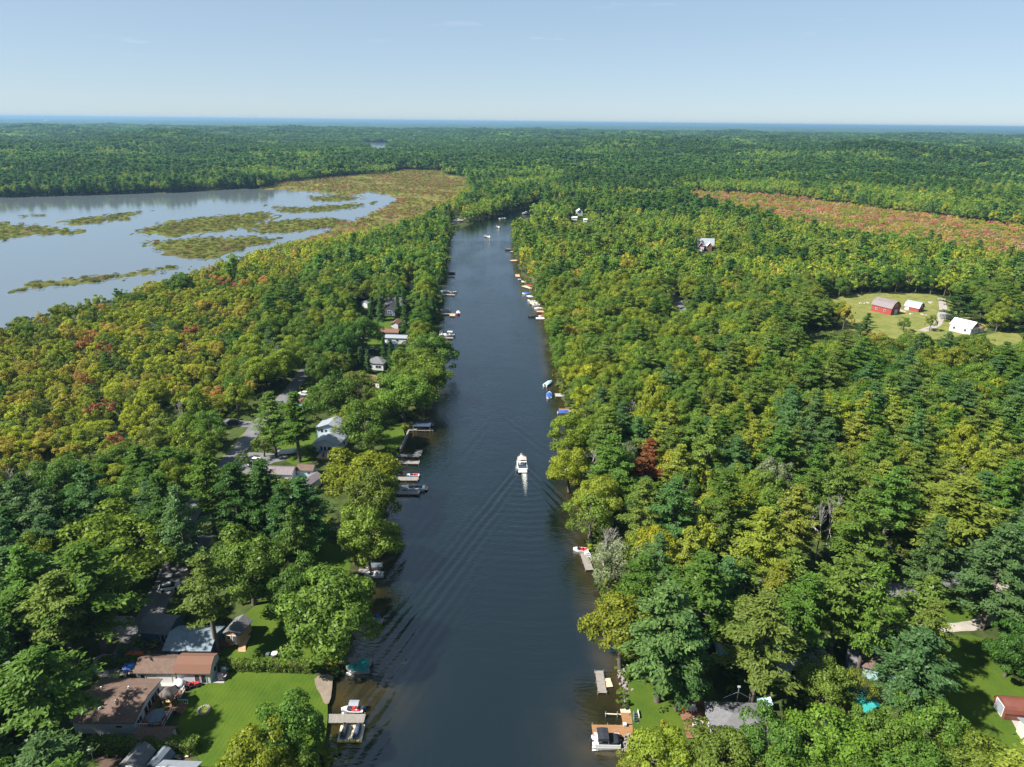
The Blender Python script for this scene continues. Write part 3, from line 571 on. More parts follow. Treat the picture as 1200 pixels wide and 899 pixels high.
def gazebo(label, px, py, s, hh, m, z0):
    c = G(px, py, z0 + hh + .5); t = thing('gazebo', label, 'gazebo', (c.x, c.y, z0))
    mb = MB(); r = s * .74; n = 6
    ring = lambda rr, z: [(rr * cos(2 * pi * k / n + .3), rr * sin(2 * pi * k / n + .3), z) for k in range(n)]
    mb.loft([ring(r, hh - .18), ring(r * 1.02, hh), ring(r * .3, hh + .85), ring(.02, hh + 1.15)], True, True); mb.build('canopy', m, t)
    for k in range(n):
        mb = MB(); a = 2 * pi * k / n + .3; mb.box(r * .9 * cos(a), r * .9 * sin(a), hh / 2 - .05, .1, .1, hh - .1); mb.build('post', M_brownmetal, t)
    mb = MB(); mb.cyl(0, 0, .68, .74, .7, 14); mb.cyl(0, 0, 0, .68, .08, 8); mb.build('table', M_tanwood, t)
    for k in range(4):
        a = pi / 4 + k * pi / 2; mb = MB(); mb.box(1.05 * cos(a), 1.05 * sin(a), .42, .45, .45, .08, a); mb.box(1.27 * cos(a), 1.27 * sin(a), .72, .06, .45, .6, a); mb.box(1.05 * cos(a), 1.05 * sin(a), .19, .38, .38, .38, a); mb.build('chair', M_brownfab, t)
gazebo('brown canvas gazebo at the garage end of the bungalow deck', 197, 809, 2.2, 2.3, M_brownfab, GZ + .95)
gazebo('slate grey canvas gazebo at the hedge end of the bungalow deck', 182, 836, 2.2, 2.1, M_slatefab, GZ + .95)
house('garden_shed', 'narrow brown-roofed garden shed squeezed between bungalow deck and hedge', 'shed', 182, 858, 5.6, 2.3, 1.9, .7, 0, M_siding, M_brownroof, 'x', doors=[('E', 0, .8, 1.7)])
house('garage', 'cream garage with a brown shingle roof and white roller door', 'garage', 182, 781.5, 7.2, 4.2, 2.6, 1.2, 0, M_cream, M_brownroof, 'x', wins=[('S', -2.4, 1.5, .8, .9)], doors=[('S', 1.6, 2.5, 2.1, M_white)], short='the cream garage', loc=(G(182, 787, GZ + 2.6).x, G(182, 800.5).y + 2.1, GZ))
house('garage', 'white garage with a reddish gambrel roof facing the striped lawn', 'garage', 226, 781.5, 6.2, 4.4, 2.6, 1.6, 0, M_siding, M_redroof, 'x', 'gambrel', wins=[('E', 0, 1.4, .9, 1.2), ('E', 1.6, 1.4, .7, 1.0)], doors=[('S', .7, .9, 2.0), ('S', 1.9, .9, 2.0, M_glass)], short='the reddish garage', loc=(G(226, 787, GZ + 2.6).x, G(226, 800.5).y + 2.2, GZ))
house('bungalow', 'dark blue bungalow with a blue-grey roof under the pine', 'house', 219, 751, 8.8, 6.4, 2.6, 1.3, 0, M_bluewall, M_blueroof, 'x', wins=[('S', -2.6, 1.8, 1.0, .45), ('S', 0.0, 1.8, 1.0, .45), ('S', 3.2, 1.4, 1.3, 1.0)], short='the blue bungalow', loc=(G(219, 762, GZ + 2.6).x, G(219, 774).y + 3.2, GZ))
house('garage', 'dark blue outbuilding with grey gambrel roof beside the gravel drive', 'garage', 189, 729, 6.2, 5.0, 2.5, 1.6, R(-6), M_bluewall, M_greyroof, 'x', 'gambrel', wins=[('W', 0, 1.5, .9, .9)], doors=[('S', 1.6, .9, 2.0, M_glass)], short='the blue outbuilding')
house('garden_house', 'small grey-roofed garden house with a timber porch above the lawn', 'shed', 278, 733, 3.2, 4.2, 2.4, 1.0, R(-12), M_tanwood, M_greyroof, 'y', wins=[('S', -.7, 1.4, .8, .9)], doors=[('S', .6, .8, 1.9)], short='the grey-roofed garden house', base=.6)
c = G(284, 755, GZ); ps = thing('deck', 'curved tan timber porch and steps by the grey-roofed garden house', 'deck', (c.x - .6, c.y, GZ))
mb = MB(); mb.box(0, .6, .55, 3.4, 2.6, .1); mb.build('decking', M_tanwood, ps); 
for k in range(4): mb = MB(); mb.box(.9 + k * .12, -.9 - k * .35, .45 - k * .13, 1.5, .36, .08); mb.build('stair_tread', M_tanwood, ps)
mb = MB(); pts = [(-6.5 + k * .62, -.9 + .9 * sin(k * .32), .9) for k in range(11)]; mb.tube(pts, .06, 5)
for p in pts[::1]: mb.box(p[0], p[1], .45, .06, .06, .9)
mb.build('handrail', M_wood, ps)
mb = MB(); mb.box(-3.6, 0.2, .3, 5.6, 2.4, .1); mb.build('landing', M_redwood, ps)
house('garden_shed', 'white gambrel shed with grey roof below the hedge', 'shed', 160, 886, 3.2, 3.4, 1.9, 1.2, R(-14), M_siding, M_greyroof, 'y', 'gambrel', wins=[('S', 0, 1.3, .6, .7)])
house('garden_shed', 'dark grey rounded-roof shed below the hedge', 'shed', 187, 889, 2.2, 3.0, 1.6, 1.0, R(-14), M_slatefab, M_slatefab, 'y', 'gambrel', doors=[('S', 0, .9, 1.5, M_white)])
house('marquee', 'pale grey canvas marquee roof beside the bottom sheds', 'tent', 207, 903, 5.8, 3.4, 2.1, .9, R(-2), M_metalroof, M_metalroof, 'x', 'gable', keep=False)
wp = thing('lumber_pile', 'pile of pale boards stacked beside the hedge end', 'lumber', G(212, 888, GZ))
for k in range(6): mb = MB(); mb.box(-.9 + .35 * k, .2 * (k % 3), .12 + .1 * (k % 2), .28, 2.2, .1, R(70 + 9 * k)); mb.build('board', M_paleplank, wp)

# cottages and sheds along the marsh-side bank
house('cottage', 'white gabled cottage with pale metal roof and tan deck', 'house', 387, 513, 8.2, 7.6, 2.9, 1.7, R(-9), M_siding, M_metalroof, 'y', wins=[('S', 1.7, 1.5, 2.2, 1.2), ('S', -1.5, 1.4, .8, 1.5), ('S', -.3, 1.4, .8, 1.5), ('E', 1, 1.5, 1.2, 1.2)], doors=[('S', 3.5, .8, 2.0)], short='the white cottage')
house('cottage', 'pale blue upper wing standing behind the white gabled cottage', 'house', 390, 496, 8.6, 6.0, 5.0, 1.7, R(-9), M_lightblue, M_metalroof, 'y', wins=[('S', -2.6, 4.0, .9, 1.2), ('S', -1.2, 4.0, .9, 1.2), ('S', 2.2, 4.1, 2.2, .8)], over=.6)
c = G(388, 535, GZ + .5); cdk = thing('deck', 'tan timber deck in front of the white cottage', 'deck', (c.x, c.y, GZ), R(-9))
mb = MB()
for k in range(20): mb.box(0, -1.75 + k * .18, .55, 8.6, .16, .06)
mb.build('decking', M_tanwood, cdk, kind='stuff'); mb = MB(); mb.box(0, -.05, .26, 8.3, 3.4, .5); mb.build('skirt', M_wood, cdk)
def parasol(label, px, py, z0, m, closed=True, r=.25, h=2.3):
    c = G(px, py, z0); t = thing('parasol', label, 'parasol', c); mb = MB(); mb.cyl(0, 0, 0, h, .04, 6); mb.cyl(0, 0, 0, .12, .3, 10); mb.build('pole', M_alu, t)
    mb = MB(); n = 8
    if closed: mb.loft([[(rr * cos(2 * pi * k / n), rr * sin(2 * pi * k / n), z) for k in range(n)] for rr, z in ((.12, h * .45), (r, h * .55), (r * .9, h * .75), (.05, h + .1))])
    else: mb.loft([[(rr * cos(2 * pi * k / n), rr * sin(2 * pi * k / n), z) for k in range(n)] for rr, z in ((r, h - .42), (r * .55, h - .14), (.04, h + .06))])
    mb.build('canopy', m, t)
parasol('closed blue parasol at the lane end of the tan cottage deck', 375.5, 534, GZ + .58, M_bluepaint, True, .42)
parasol('closed blue parasol at the tree end of the tan cottage deck', 384.5, 535, GZ + .58, M_bluepaint, True, .42)
def chair(label, px, py, z0, m, rz=0, group=None):
    c = G(px, py, z0); t = thing('deck_chair', label, 'chair', c, rz, group)
    mb = MB(); mb.box(0, 0, .42, .6, .62, .07); mb.build('seat', m, t); mb = MB(); mb.box(0, .34, .8, .6, .08, .75); mb.build('backrest', m, t)
    for sx in (-.26, .26):
        for sy in (-.27, .3): mb = MB(); mb.box(sx, sy, .2, .06, .06, .4); mb.build('leg', m, t)
    for sx in (-.31, .31): mb = MB(); mb.box(sx, 0, .63, .08, .66, .05); mb.build('armrest', m, t)
for k, px in enumerate((379, 387, 391)): chair('dark patio chair on the tan cottage deck', px, 536 + (k % 2), GZ + .58, M_darkwall, R(20 * k), 'patio chairs on the cottage deck')
house('garage', 'long mauve-roofed garage with a yellow end wall by the lane', 'garage', 328, 550, 8.4, 4.6, 2.5, 1.0, R(-3), M_siding, M_rustroof, 'x', gable=M_yellow, short='the yellow-ended garage')
house('garden_shed', 'small brown-roofed shed beside the yellow-ended garage', 'shed', 359, 547, 4.6, 3.2, 2.3, .8, R(-3), M_lightblue, M_brownroof, 'x', wins=[('S', 1.2, 1.4, .9, .8)], short='the small brown-roofed shed')
house('garden_shed', 'mauve-roofed lean-to half hidden under trees below the small shed', 'shed', 362, 562, 3.4, 7.0, 2.3, .9, R(-24), M_siding, M_rustroof, 'y')
house('garden_shed', 'tiny roadside shed with a red-brown roof by the pickup', 'shed', 353.5, 470, 3.2, 3.6, 2.2, .8, R(-5), M_lightblue, M_redroof, 'y', short='the tiny roadside shed')
def bin_(name, label, px, py, m, s=(.9, .9, 1.1), cat='bin'):
    t = thing(name, label, cat, G(px, py, GZ + .06)); mb = MB(); mb.box(0, 0, s[2] / 2, s[0], s[1], s[2], 0, 1.12); mb.build('body', m, t, bevel=.05); mb = MB(); mb.box(0, -.03, s[2] + .05, s[0] * 1.2, s[1] * 1.2, .1); mb.build('lid', m, t, bevel=.03)
bin_('storage_bin', 'bright blue bin in front of the small brown-roofed shed', 357, 555, M_bluepaint, (1.4, 1.0, 1.1)); bin_('storage_bin', 'green bin beside the yellow garage end', 351.5, 552, M_teal, (1.0, .9, 1.5))
house('house', 'charcoal house with crossed dark gables among spruces', 'house', 467, 353, 12, 9.5, 4.2, 3.2, R(-16), M_darkwall, M_darkroof, 'x', wins=[('S', 3, 2.2, 1.6, 1.3), ('S', -3, 2.2, 1.6, 1.3)], doors=[('S', 0.2, 1.0, 2.1, M_white)], short='the charcoal gabled house')
house('house', 'charcoal gable wing facing the lawn among the spruces', 'house', 459.5, 358, 7, 7, 3.8, 2.6, R(-16), M_darkwall, M_darkroof, 'y', wins=[('S', 0, 2, 2.2, 1.3)], doors=[('S', 2.2, .9, 2.0, M_bluepaint)])
house('garden_shed', 'small red-brown roofed shed at the lawn edge by spruces', 'shed', 464.5, 377, 3.6, 6.5, 2.4, 1.1, R(-8), M_siding, M_redroof, 'y')
house('house', 'long low house with red-brown roof beside a pale flat roof', 'house', 456, 387, 9.8, 5.0, 2.8, 1.1, R(-4), M_lightblue, M_redroof, 'x', wins=[('S', -3, 1.5, 1.2, 1)], short='the red-brown roofed house')
house('house', 'low house with pale grey-blue metal roof', 'house', 464.5, 394, 10.5, 5.0, 2.7, .6, R(-4), M_siding, M_metalroof, 'x', wins=[('S', -3, 1.5, 1.2, 1), ('S', 1, 1.5, 1.2, 1)], short='the pale metal-roofed house')
house('porch', 'white sun porch attached below the pale metal roof', 'porch', 458, 401, 5.5, 3.6, 2.4, .6, R(-4), M_siding, M_whiteroof, 'x', wins=[('S', -1.2, 1.3, 1.4, 1.2), ('S', 1.2, 1.3, 1.4, 1.2)])
house('house', 'white bungalow under a grey hip roof behind spruces', 'house', 442.5, 421, 7.6, 7.6, 2.9, 1.9, R(-10), M_siding, M_greyroof, 'x', 'hip', wins=[('S', 1.6, 1.5, 2.4, 1.2), ('S', -1.8, 1.5, 1.0, 1.2)], short='the grey hip-roofed bungalow')
house('house', 'cabin with a wide pinkish-brown roof above the olive tree', 'house', 436, 442, 8.8, 6.5, 2.6, 1.4, R(-14), M_cream, M_redroof, 'x', short='the pinkish-roofed cabin')
house('garden_shed', 'pale blue-roofed shed among trees behind the charcoal house', 'shed', 430.5, 353, 4.0, 7, 2.6, 1.1, R(-20), M_siding, M_metalroof, 'y')
house('boathouse', 'bright red-roofed hut between riverside trees', 'hut', 482, 332, 4.2, 5.0, 2.6, 1.2, 0, M_siding, M_redpaint, 'y')
house('house', 'grey-roofed house mostly hidden by pines near the lane', 'house', 228, 634, 7.5, 5.5, 2.7, 1.2, 0, M_cream, M_greyroof, 'x', short='the pine-shaded house', keep=False)

# barns and farm
house('barn', 'large red gambrel barn with mauve metal roof in the hay field', 'barn', 1039, 355.5, 12.0, 8.0, 3.9, 3.7, R(-60), M_red, M_rustroof, 'x', 'gambrel', wins=[('E', 0, 5.2, 1.9, 1.4), ('S', -3, 2, .9, .9), ('S', 2, 2, .9, .9)], doors=[('E', .4, 2.4, 2.8, M_lightblue)], short='the large red barn')
house('barn', 'small red barn with a rounded pale roof beside the large barn', 'barn', 1072, 357, 8.0, 6.0, 2.3, 2.8, R(-54), M_red, M_metalroof, 'x', 'gambrel', wins=[('E', 0, 3.2, 1.3, 1.0)], doors=[('S', -2.6, 2.0, 2.0, M_white), ('E', .6, 2.0, 2.2)], short='the small red barn')
house('farmhouse', 'white farmhouse with white metal roof and red gable', 'house', 1131, 379, 10.5, 7.0, 3.6, 2.8, R(-60), M_siding, M_whiteroof, 'x', wins=[('E', -1.6, 2, .9, 1.5), ('E', 1.4, 2, .9, 1.5), ('E', 0, 4.3, .9, 1.1), ('S', -3, 2, 1, 1.3), ('S', 2.5, 2, 1, 1.3)], gable=M_redroof, short='the white farmhouse')
house('garden_shed', 'small white lean-to on the red gable end of the farmhouse', 'shed', 1147, 383, 4.0, 4.0, 2.4, .8, R(-60), M_siding, M_redroof, 'x')
house('house', 'large forest house with pale roof, white trim and red walls', 'house', 827, 284, 12.5, 8.5, 3.8, 5.0, R(-8), M_redroof, M_metalroof, 'x', gable=M_siding, wins=[('S', -4, 2.5, 1.5, 1.5), ('S', 4, 2.5, 1.5, 1.5)], short='the pale-roofed forest house', over=.7)
house('house', 'white gable wing on the pale-roofed forest house', 'house', 821.5, 287, 4.6, 5, 3.8, 3.5, R(-8), M_siding, M_metalroof, 'y', gable=M_red, over=.5)
house('house', 'white dormer wing on the pale-roofed forest house', 'house', 831.5, 286.5, 3.8, 4.4, 4.2, 2.8, R(-8), M_redroof, M_whiteroof, 'y', over=.5)
house('house', 'white riverside house showing through far trees', 'house', 679, 246.5, 6.5, 6, 5, 2.4, R(10), M_white, M_whiteroof, 'y', wins=[('S', 0, 4, 2, 2)])
house('garden_shed', 'low white-roofed hut on the distant lawn', 'shed', 673, 254.5, 6, 5, 2.6, 1.0, 0, M_white, M_whiteroof, 'x')
house('garden_shed', 'small white hut at the edge of the distant lawn', 'shed', 686, 257, 3.5, 4, 2.4, 1.0, 0, M_white, M_whiteroof, 'x')
house('house', 'brown-red house glimpsed beside the grass clearing', 'house', 777, 324, 6, 6, 4.5, 2.0, 0, M_redroof, M_redroof, 'x', keep=False)
house('house', 'grey roof showing above the far treeline by the red maples', 'house', 910, 221, 9, 8, 9, 4, 0, M_siding, M_metalroof, 'x', keep=False)
tr = thing('camping_trailer', 'long white trailer parked under the farm trees', 'trailer', G(1110, 374, GZ), R(-15)); mb = MB(); mb.box(0, 0, 1.4, 7.5, 2.4, 2.2); mb.build('body', M_alu, tr, bevel=.2)
for s_ in (-1, 1): mb = MB(); mb.tube([(-.6, s_ * 1.1, .4), (-.6, s_ * 1.25, .4)], .4, 10); mb.build('wheel', M_rubber, tr)
keep_px(1098, 368, 1120, 376)
for k, (px, py) in enumerate(((1010, 355.5), (1017, 355), (1058, 365), (1067, 368), (1090, 355), (1083, 369))):
    t = thing('rubble_heap', 'pale heap of stones lying in the hay field', 'heap', G(px, py, GZ), k, 'stone heaps in the hay field'); mb = MB()
    for j in range(5): mb.box(random.uniform(-1.6, 1.6), random.uniform(-.8, .8), .25, random.uniform(.8, 1.6), random.uniform(.6, 1.2), .5, random.random() * 3, .7)
    mb.build('stones', M_concrete, t, kind='stuff')

# farm-side houses near the bank
house('house', 'wide grey hip-roofed house by the reddish riverside patio', 'house', 868, 842, 10.0, 7.0, 2.9, 1.7, R(-2), M_siding, M_greyroof, 'x', 'hip', wins=[('S', -2, 1.5, 1.4, 1.1), ('W', 0, 1.5, 1.2, 1.1)], short='the grey hip-roofed house', over=.5)
c = G(815, 846, GZ); pd = thing('deck', 'reddish timber patio with white furniture beside the grey house', 'deck', (c.x, c.y, GZ)); mb = MB()
for k in range(24): mb.box(-2.3 + k * .2, 0, .25, .18, 7.4, .08)
mb.build('decking', M_redwood, pd, kind='stuff'); mb = MB(); mb.box(0, 0, .1, 4.6, 7.2, .2); mb.build('skirt', M_wood, pd)
SHEETS.append(np.array([(c.x - 3, c.y - 4), (c.x + 3, c.y - 4), (c.x + 3, c.y + 4.5), (c.x - 3, c.y + 4.5)]))
bt = thing('bench_table', 'brown bench and counter along the far edge of the patio', 'bench', (c.x + .8, c.y + 3.2, GZ + .29)); mb = MB(); mb.box(0, 0, .9, 2.8, .8, .08); mb.build('top', M_redwood, bt)
for s_ in (-1.2, 1.2): mb = MB(); mb.box(s_, 0, .43, .1, .6, .86); mb.build('leg', M_redwood, bt)
for k, (dx_, dy_, r_) in enumerate(((-1.4, 2.4, .4), (-.5, 2.0, -.3), (.3, 2.2, .2), (-.2, -.4, 1.6), (.6, -.9, .5), (-.5, -1.3, -1))):
    px, py, _ = proj(c.x + dx_, c.y + dy_, GZ + .3); chair('white garden chair on the reddish riverside patio', float(px), float(py), GZ + .29, M_white, r_, 'white chairs on the reddish patio')
pt = thing('patio_table', 'round white table in the middle of the reddish patio', 'table', (c.x + .1, c.y - .8, GZ + .29)); mb = MB(); mb.cyl(0, 0, .7, .75, .6, 16); mb.build('top', M_white, pt); mb = MB(); mb.cyl(0, 0, 0, .7, .07, 8); mb.cyl(0, 0, 0, .05, .35, 10); mb.build('pedestal', M_white, pt)
bin_('cooler_box', 'red and white cooler standing at the patio corner', 801, 834, M_redpaint, (.7, .6, 1.0), 'cooler')
t = thing('trellis_arch', 'curved white trellis beside the grey hip roof', 'trellis', G(836, 843, GZ)); mb = MB()
for k in range(7): mb.tube([(0, -1.6 + k * .55, 0), (0, -1.6 + k * .55, 2.6 - .05 * (k - 3) ** 2)], .05, 4)
for z in (.8, 1.6, 2.3): mb.tube([(0, -1.6, z), (0, 1.7, z)], .05, 4)
mb.build('lattice', M_white, t)
t = thing('antenna_mast', 'thin antenna mast with guy wires behind the grey roof', 'antenna', G(861, 836, GZ)); mb = MB(); mb.cyl(0, 0, 0, 6.2, .06, 6); mb.build('mast', M_alu, t); mb = MB(); mb.box(0, 0, 6.2, .5, .12, .35); mb.build('aerial', M_white, t)
for s_ in (-1, 1): mb = MB(); mb.tube([(0, 0, 5.0), (s_ * 2.4, .2, 3.4)], .03, 4); mb.build('guy_wire', M_alu, t)
house('house', 'dark umber pyramid-roofed cabin behind leaning pines', 'house', 1031, 770, 5.8, 5.8, 2.6, 2.2, R(-20), M_lightblue, M_brownroof, 'x', 'hip', short='the umber-roofed cabin')
house('house', 'low grey-roofed cabin with turquoise trim beside the umber cabin', 'house', 1012, 768, 5.2, 4.6, 2.4, .9, R(-22), M_lightblue, M_greyroof, 'x', short='the turquoise-trimmed cabin')
house('shelter', 'teal tarpaulin shelter above the near treetops', 'shelter', 1013, 818, 3.4, 5.0, 2.0, 1.0, R(15), M_teal, M_teal, 'y', keep=True)
t = thing('turquoise_fence', 'curved turquoise board fence below the umber cabin', 'fence', G(1022, 790, GZ))
for k in range(9): mb = MB(); mb.box(-1.6 + k * .42, 1.6 - k * .5, .75, .5, .08, 1.5, R(-50)); mb.build('board', M_teal, t)
house('garden_shed', 'rust-roofed low shed above the bottom treetops', 'shed', 982, 830, 5.6, 3.0, 2.0, .5, 0, M_lightblue, M_redroof, 'x')
t = thing('water_tank', 'white round tank beside the rust-roofed shed', 'tank', G(977, 841, GZ)); mb = MB(); mb.cyl(0, 0, 0, 1.5, .8, 16); mb.build('body', M_white, t); mb = MB(); mb.cyl(0, 0, 1.5, 1.75, .78, 16, .2); mb.build('lid', M_white, t)
house('house', 'pale house half hidden behind the tall pines by the grey house', 'house', 938, 766, 8.5, 6.5, 2.8, 1.6, R(-8), M_siding, M_metalroof, 'x', wins=[('S', -1.5, 1.5, 1.3, 1.1), ('S', 1.8, 1.5, 1.3, 1.1)], short='the pine-hidden pale house', keep=False)
house('house', 'light blue house tucked behind the blue-green pine', 'house', 862, 742, 7.5, 6.5, 2.8, 1.6, R(-6), M_lightblue, M_whiteroof, 'x', wins=[('S', 2, 1.5, 1.4, 1.1), ('E', 0, 1.5, 1.2, 1.1)], short='the light blue house', keep=False)
house('metal_shed', 'brown barrel-roofed metal shed with a pale end on the lawn', 'shed', 1192, 826, 5.6, 3.6, 1.5, 1.5, R(-6), M_brownmetal, M_brownmetal, 'x', 'barrel', doors=[('W', 0, 2.2, 2.2, M_metalroof)], over=.12, short='the brown metal shed')
house('house', 'pale green house corner with white roof edge beside the brown shed', 'house', 1240, 864, 8.0, 7.0, 2.8, 1.2, R(-8), M_green_siding, M_metalroof, 'x', wins=[('W', 0, 1.4, 1.2, 1.0)], keep=False)
t = thing('hammock_canopy', 'pale blue tarp strung between trunks beside the grey house', 'tarp', G(894, 832, GZ)); mb = MB()
vs = []; 
for i in range(5):
    for j in range(4): vs.append((-1.3 + i * .65, -.8 + j * .53, 2.0 - .28 * sin(pi * i / 4) + .12 * j))
mb.add(vs + [(v[0], v[1], v[2] - .04) for v in vs], [(i * 4 + j, i * 4 + j + 1, (i + 1) * 4 + j + 1, (i + 1) * 4 + j) for i in range(4) for j in range(3)] + [(20 + (i + 1) * 4 + j, 20 + (i + 1) * 4 + j + 1, 20 + i * 4 + j + 1, 20 + i * 4 + j) for i in range(4) for j in range(3)]); mb.build('sheet', M_lightblue, t)
for sx in (-1.3, 1.3): mb = MB(); mb.cyl(sx, .79, 0, 2.36, .05, 6); mb.build('pole', M_alu, t)

# ------------------------------------------------------------------ yard things
t = thing('fire_ring', 'round stone ring in the middle of the striped lawn', 'fire ring', G(239, 833, GZ + .04))
for k in range(16):
    a = 2 * pi * k / 16; mb = MB(); mb.box(1.0 * cos(a), 1.0 * sin(a), .14, .36, .3, .28, a, .85); mb.build('stone', M_stone, t)
mb = MB(); mb.cyl(0, 0, 0, .1, .86, 16); mb.build('planting', M_rough, t)
t = thing('fire_ring', 'small dark fire pit on the shaded lawn', 'fire ring', G(354, 739, GZ + .04))
for k in range(10):
    a = 2 * pi * k / 10; mb = MB(); mb.box(.55 * cos(a), .55 * sin(a), .14, .34, .26, .28, a, .85); mb.build('stone', M_stone, t)
t = thing('lounge_seat', 'round dark garden seat with white cushion on the shaded lawn', 'garden seat', G(322, 768, GZ + .04)); mb = MB(); mb.cyl(0, 0, 0, .45, .75, 14); mb.build('base', M_brownfab, t); mb = MB(); mb.cyl(0, 0, .45, .62, .62, 14); mb.build('cushion', M_white, t, bevel=.05)
for s_ in (-1.35, 1.35): mb = MB(); mb.box(s_, 0, .25, .7, .7, .5); mb.build('side_seat', M_slatefab, t, bevel=.06)
def bbq(label, px, py, m):
    t = thing('barbecue', label, 'barbecue', G(px, py, GZ + .07)); mb = MB(); mb.box(0, 0, .55, 1.0, .7, 1.0); mb.build('cart', m, t, bevel=.08); mb = MB(); mb.tube([(-.5, 0, 1.05), (.5, 0, 1.05)], .33, 10); mb.build('hood', m, t, sm=True)
    mb = MB(); mb.box(.75, 0, .9, .5, .6, .06); mb.build('side_shelf', m, t)
bbq('grey covered barbecue at the far side of the paved pad', 263, 788, M_alu); bbq('pink covered barbecue at the lawn side of the paved pad', 259.5, 796, M_pink)
def mower(label, px, py, m, rz):
    t = thing('garden_tractor', label, 'tractor', G(px, py, GZ + .07), rz); mb = MB(); mb.box(.45, 0, .65, .95, .6, .45); mb.build('hood', m, t, bevel=.1); mb = MB(); mb.box(-.25, 0, .38, 1.5, .75, .2); mb.build('chassis', M_rubber, t)
    mb = MB(); mb.box(-.5, 0, .7, .45, .5, .12); mb.box(-.72, 0, .92, .1, .5, .45); mb.build('seat', M_black, t); mb = MB(); mb.tube([(.05, 0, .8), (-.12, 0, 1.05)], .03, 5); mb.box(-.13, 0, 1.06, .1, .42, .05); mb.build('steering_wheel', M_rubber, t)
    for sx, r_ in ((.55, .22), (-.55, .32)):
        for sy in (-.42, .42): mb = MB(); mb.tube([(sx, sy - .12, r_), (sx, sy + .12, r_)], r_, 10); mb.build('wheel', M_rubber, t)
mower('red garden tractor parked before the gambrel garage doors', 228.5, 804.5, M_redpaint, R(20)); mower('smaller red mower parked beside the white-covered machine', 221.5, 806, M_redpaint, R(40))
t = thing('covered_machine', 'white tarp-covered machine on the garage apron', 'covered machine', G(211, 803, GZ + .07), R(-15)); mb = MB()
mb.loft([[(x * s_, y * s_, z) for x, y in ((-1, -.6), (0, -.75), (1, -.55), (1.1, .1), (.9, .6), (0, .72), (-1, .6), (-1.1, 0))] for s_, z in ((1.0, 0.02), (1.0, .55), (.85, .95), (.45, 1.3), (.1, 1.38))]); mb.build('cover', M_white, t, sm=True)
parasol('open blue parasol on the gravel yard beside the cream garage', 153, 790, GZ + .06, M_bluepaint, False, 1.2, 2.3)
for k, (px, py) in enumerate(((148, 793), (152, 796), (157, 794))): chair('dark chair under the open blue parasol', px, py, GZ + .06, M_black, k * 1.5, 'chairs under the blue parasol')
t = thing('bird_house_pole', 'pale feeder box on a pole at the corner hedge', 'bird feeder', G(110, 893, GZ)); mb = MB(); mb.cyl(0, 0, 0, 2.6, .06, 6); mb.build('pole', M_greywood, t); mb = MB(); mb.box(0, 0, 2.75, .9, .5, .3); mb.build('box', M_concrete, t)
t = thing('flower_border', 'orange flower clump in the garden bed', 'flowers', G(158, 768, GZ + .05)); mb = MB()
for k in range(90): a = random.uniform(-1.6, 1.6); mb.box(a, random.uniform(-.4, .4), random.uniform(.1, .6), .22, .22, .1, random.random())
mb.build('blossom', M_orange, t, kind='stuff')
def vehicle(label, cat, px, py, rz, m, pickup=False, z=GZ + .08, name='parked_car'):
    t = thing(name, label, cat, G(px, py, z), rz); L, Wd = (5.4, 1.95) if pickup else (4.5, 1.8)
    def sec(x, zb, zt, k): return [(x, -Wd / 2 * k, zb), (x, -Wd / 2, (zb + zt) / 2), (x, -Wd / 2 * k * .96, zt), (x, Wd / 2 * k * .96, zt), (x, Wd / 2, (zb + zt) / 2), (x, Wd / 2 * k, zb)]
    mb = MB(); mb.loft([sec(-L / 2, .45, .8, .86), sec(-L / 2 + .15, .32, .98, .95), sec(-L * .2, .28, 1.0, .98), sec(L * .2, .28, .98, .98), sec(L / 2 - .3, .3, .84, .94), sec(L / 2, .45, .68, .82)]); mb.build('body', m, t, sm=False)
    if pickup: x0, x1, x2, x3, zt = -.55, -.4, .75, 1.35, 1.78
    else: x0, x1, x2, x3, zt = -2.0, -1.3, .35, 1.15, 1.45
    mb = MB(); a, b = Wd / 2 * .93, Wd / 2 * .76; vs = [(x0, -a, .97), (x3, -a, .97), (x3, a, .97), (x0, a, .97), (x1, -b, zt), (x2, -b, zt), (x2, b, zt), (x1, b, zt)]
    mb.add(vs, [(0, 1, 5, 4), (1, 2, 6, 5), (2, 3, 7, 6), (3, 0, 4, 7)]); mb.build('windows', M_glass, t)
    mb = MB(); mb.box((x1 + x2) / 2, 0, zt + .02, x2 - x1 + .05, b * 2 + .04, .07); mb.build('roof', m, t)
    for sx in (-L * .3, L * .31):
        for sy in (-1, 1): mb = MB(); mb.tube([(sx, sy * (Wd / 2 - .2), .34), (sx, sy * (Wd / 2 + .02), .34)], .34, 12); mb.build('wheel', M_rubber, t)
    for sy in (-.6, .6): mb = MB(); mb.box(L / 2 - .06, sy, .66, .12, .36, .14); mb.build('headlight', M_gel, t)
    if pickup: mb = MB(); mb.box(-1.65, 0, 1.0, 1.95, 1.5, .06); mb.build('truck_bed', M_rubber, t)
    p = G(px, py, z); keep_box([(p.x + a_, p.y + b_, z + c_) for a_ in (-2.2, 2.2) for b_ in (-1.5, 1.5) for c_ in (0, 1.5)])
vehicle('pale blue estate car parked on the lane under tall pines', 'car', 1123, 679, R(125), M_carblue)
vehicle('dark pickup truck parked in the driveway', 'pickup', 349, 467, R(165), M_cardark, True, name='pickup_truck')
vehicle('white car parked beyond the dark pickup', 'car', 356, 463, R(170), M_gel)
vehicle('dark car on the side lane at the trees', 'car', 274, 497, R(5), M_cardark)
vehicle('white pickup by the lane behind the little round tree', 'pickup', 299, 543, R(75), M_gel, True, name='pickup_truck')
vehicle('silver car parked in the shade under pines', 'car', 199, 690, R(20), M_carsilver)
vehicle('red car parked on the pine-shaded gravel', 'car', 233, 640, R(160), M_redpaint)
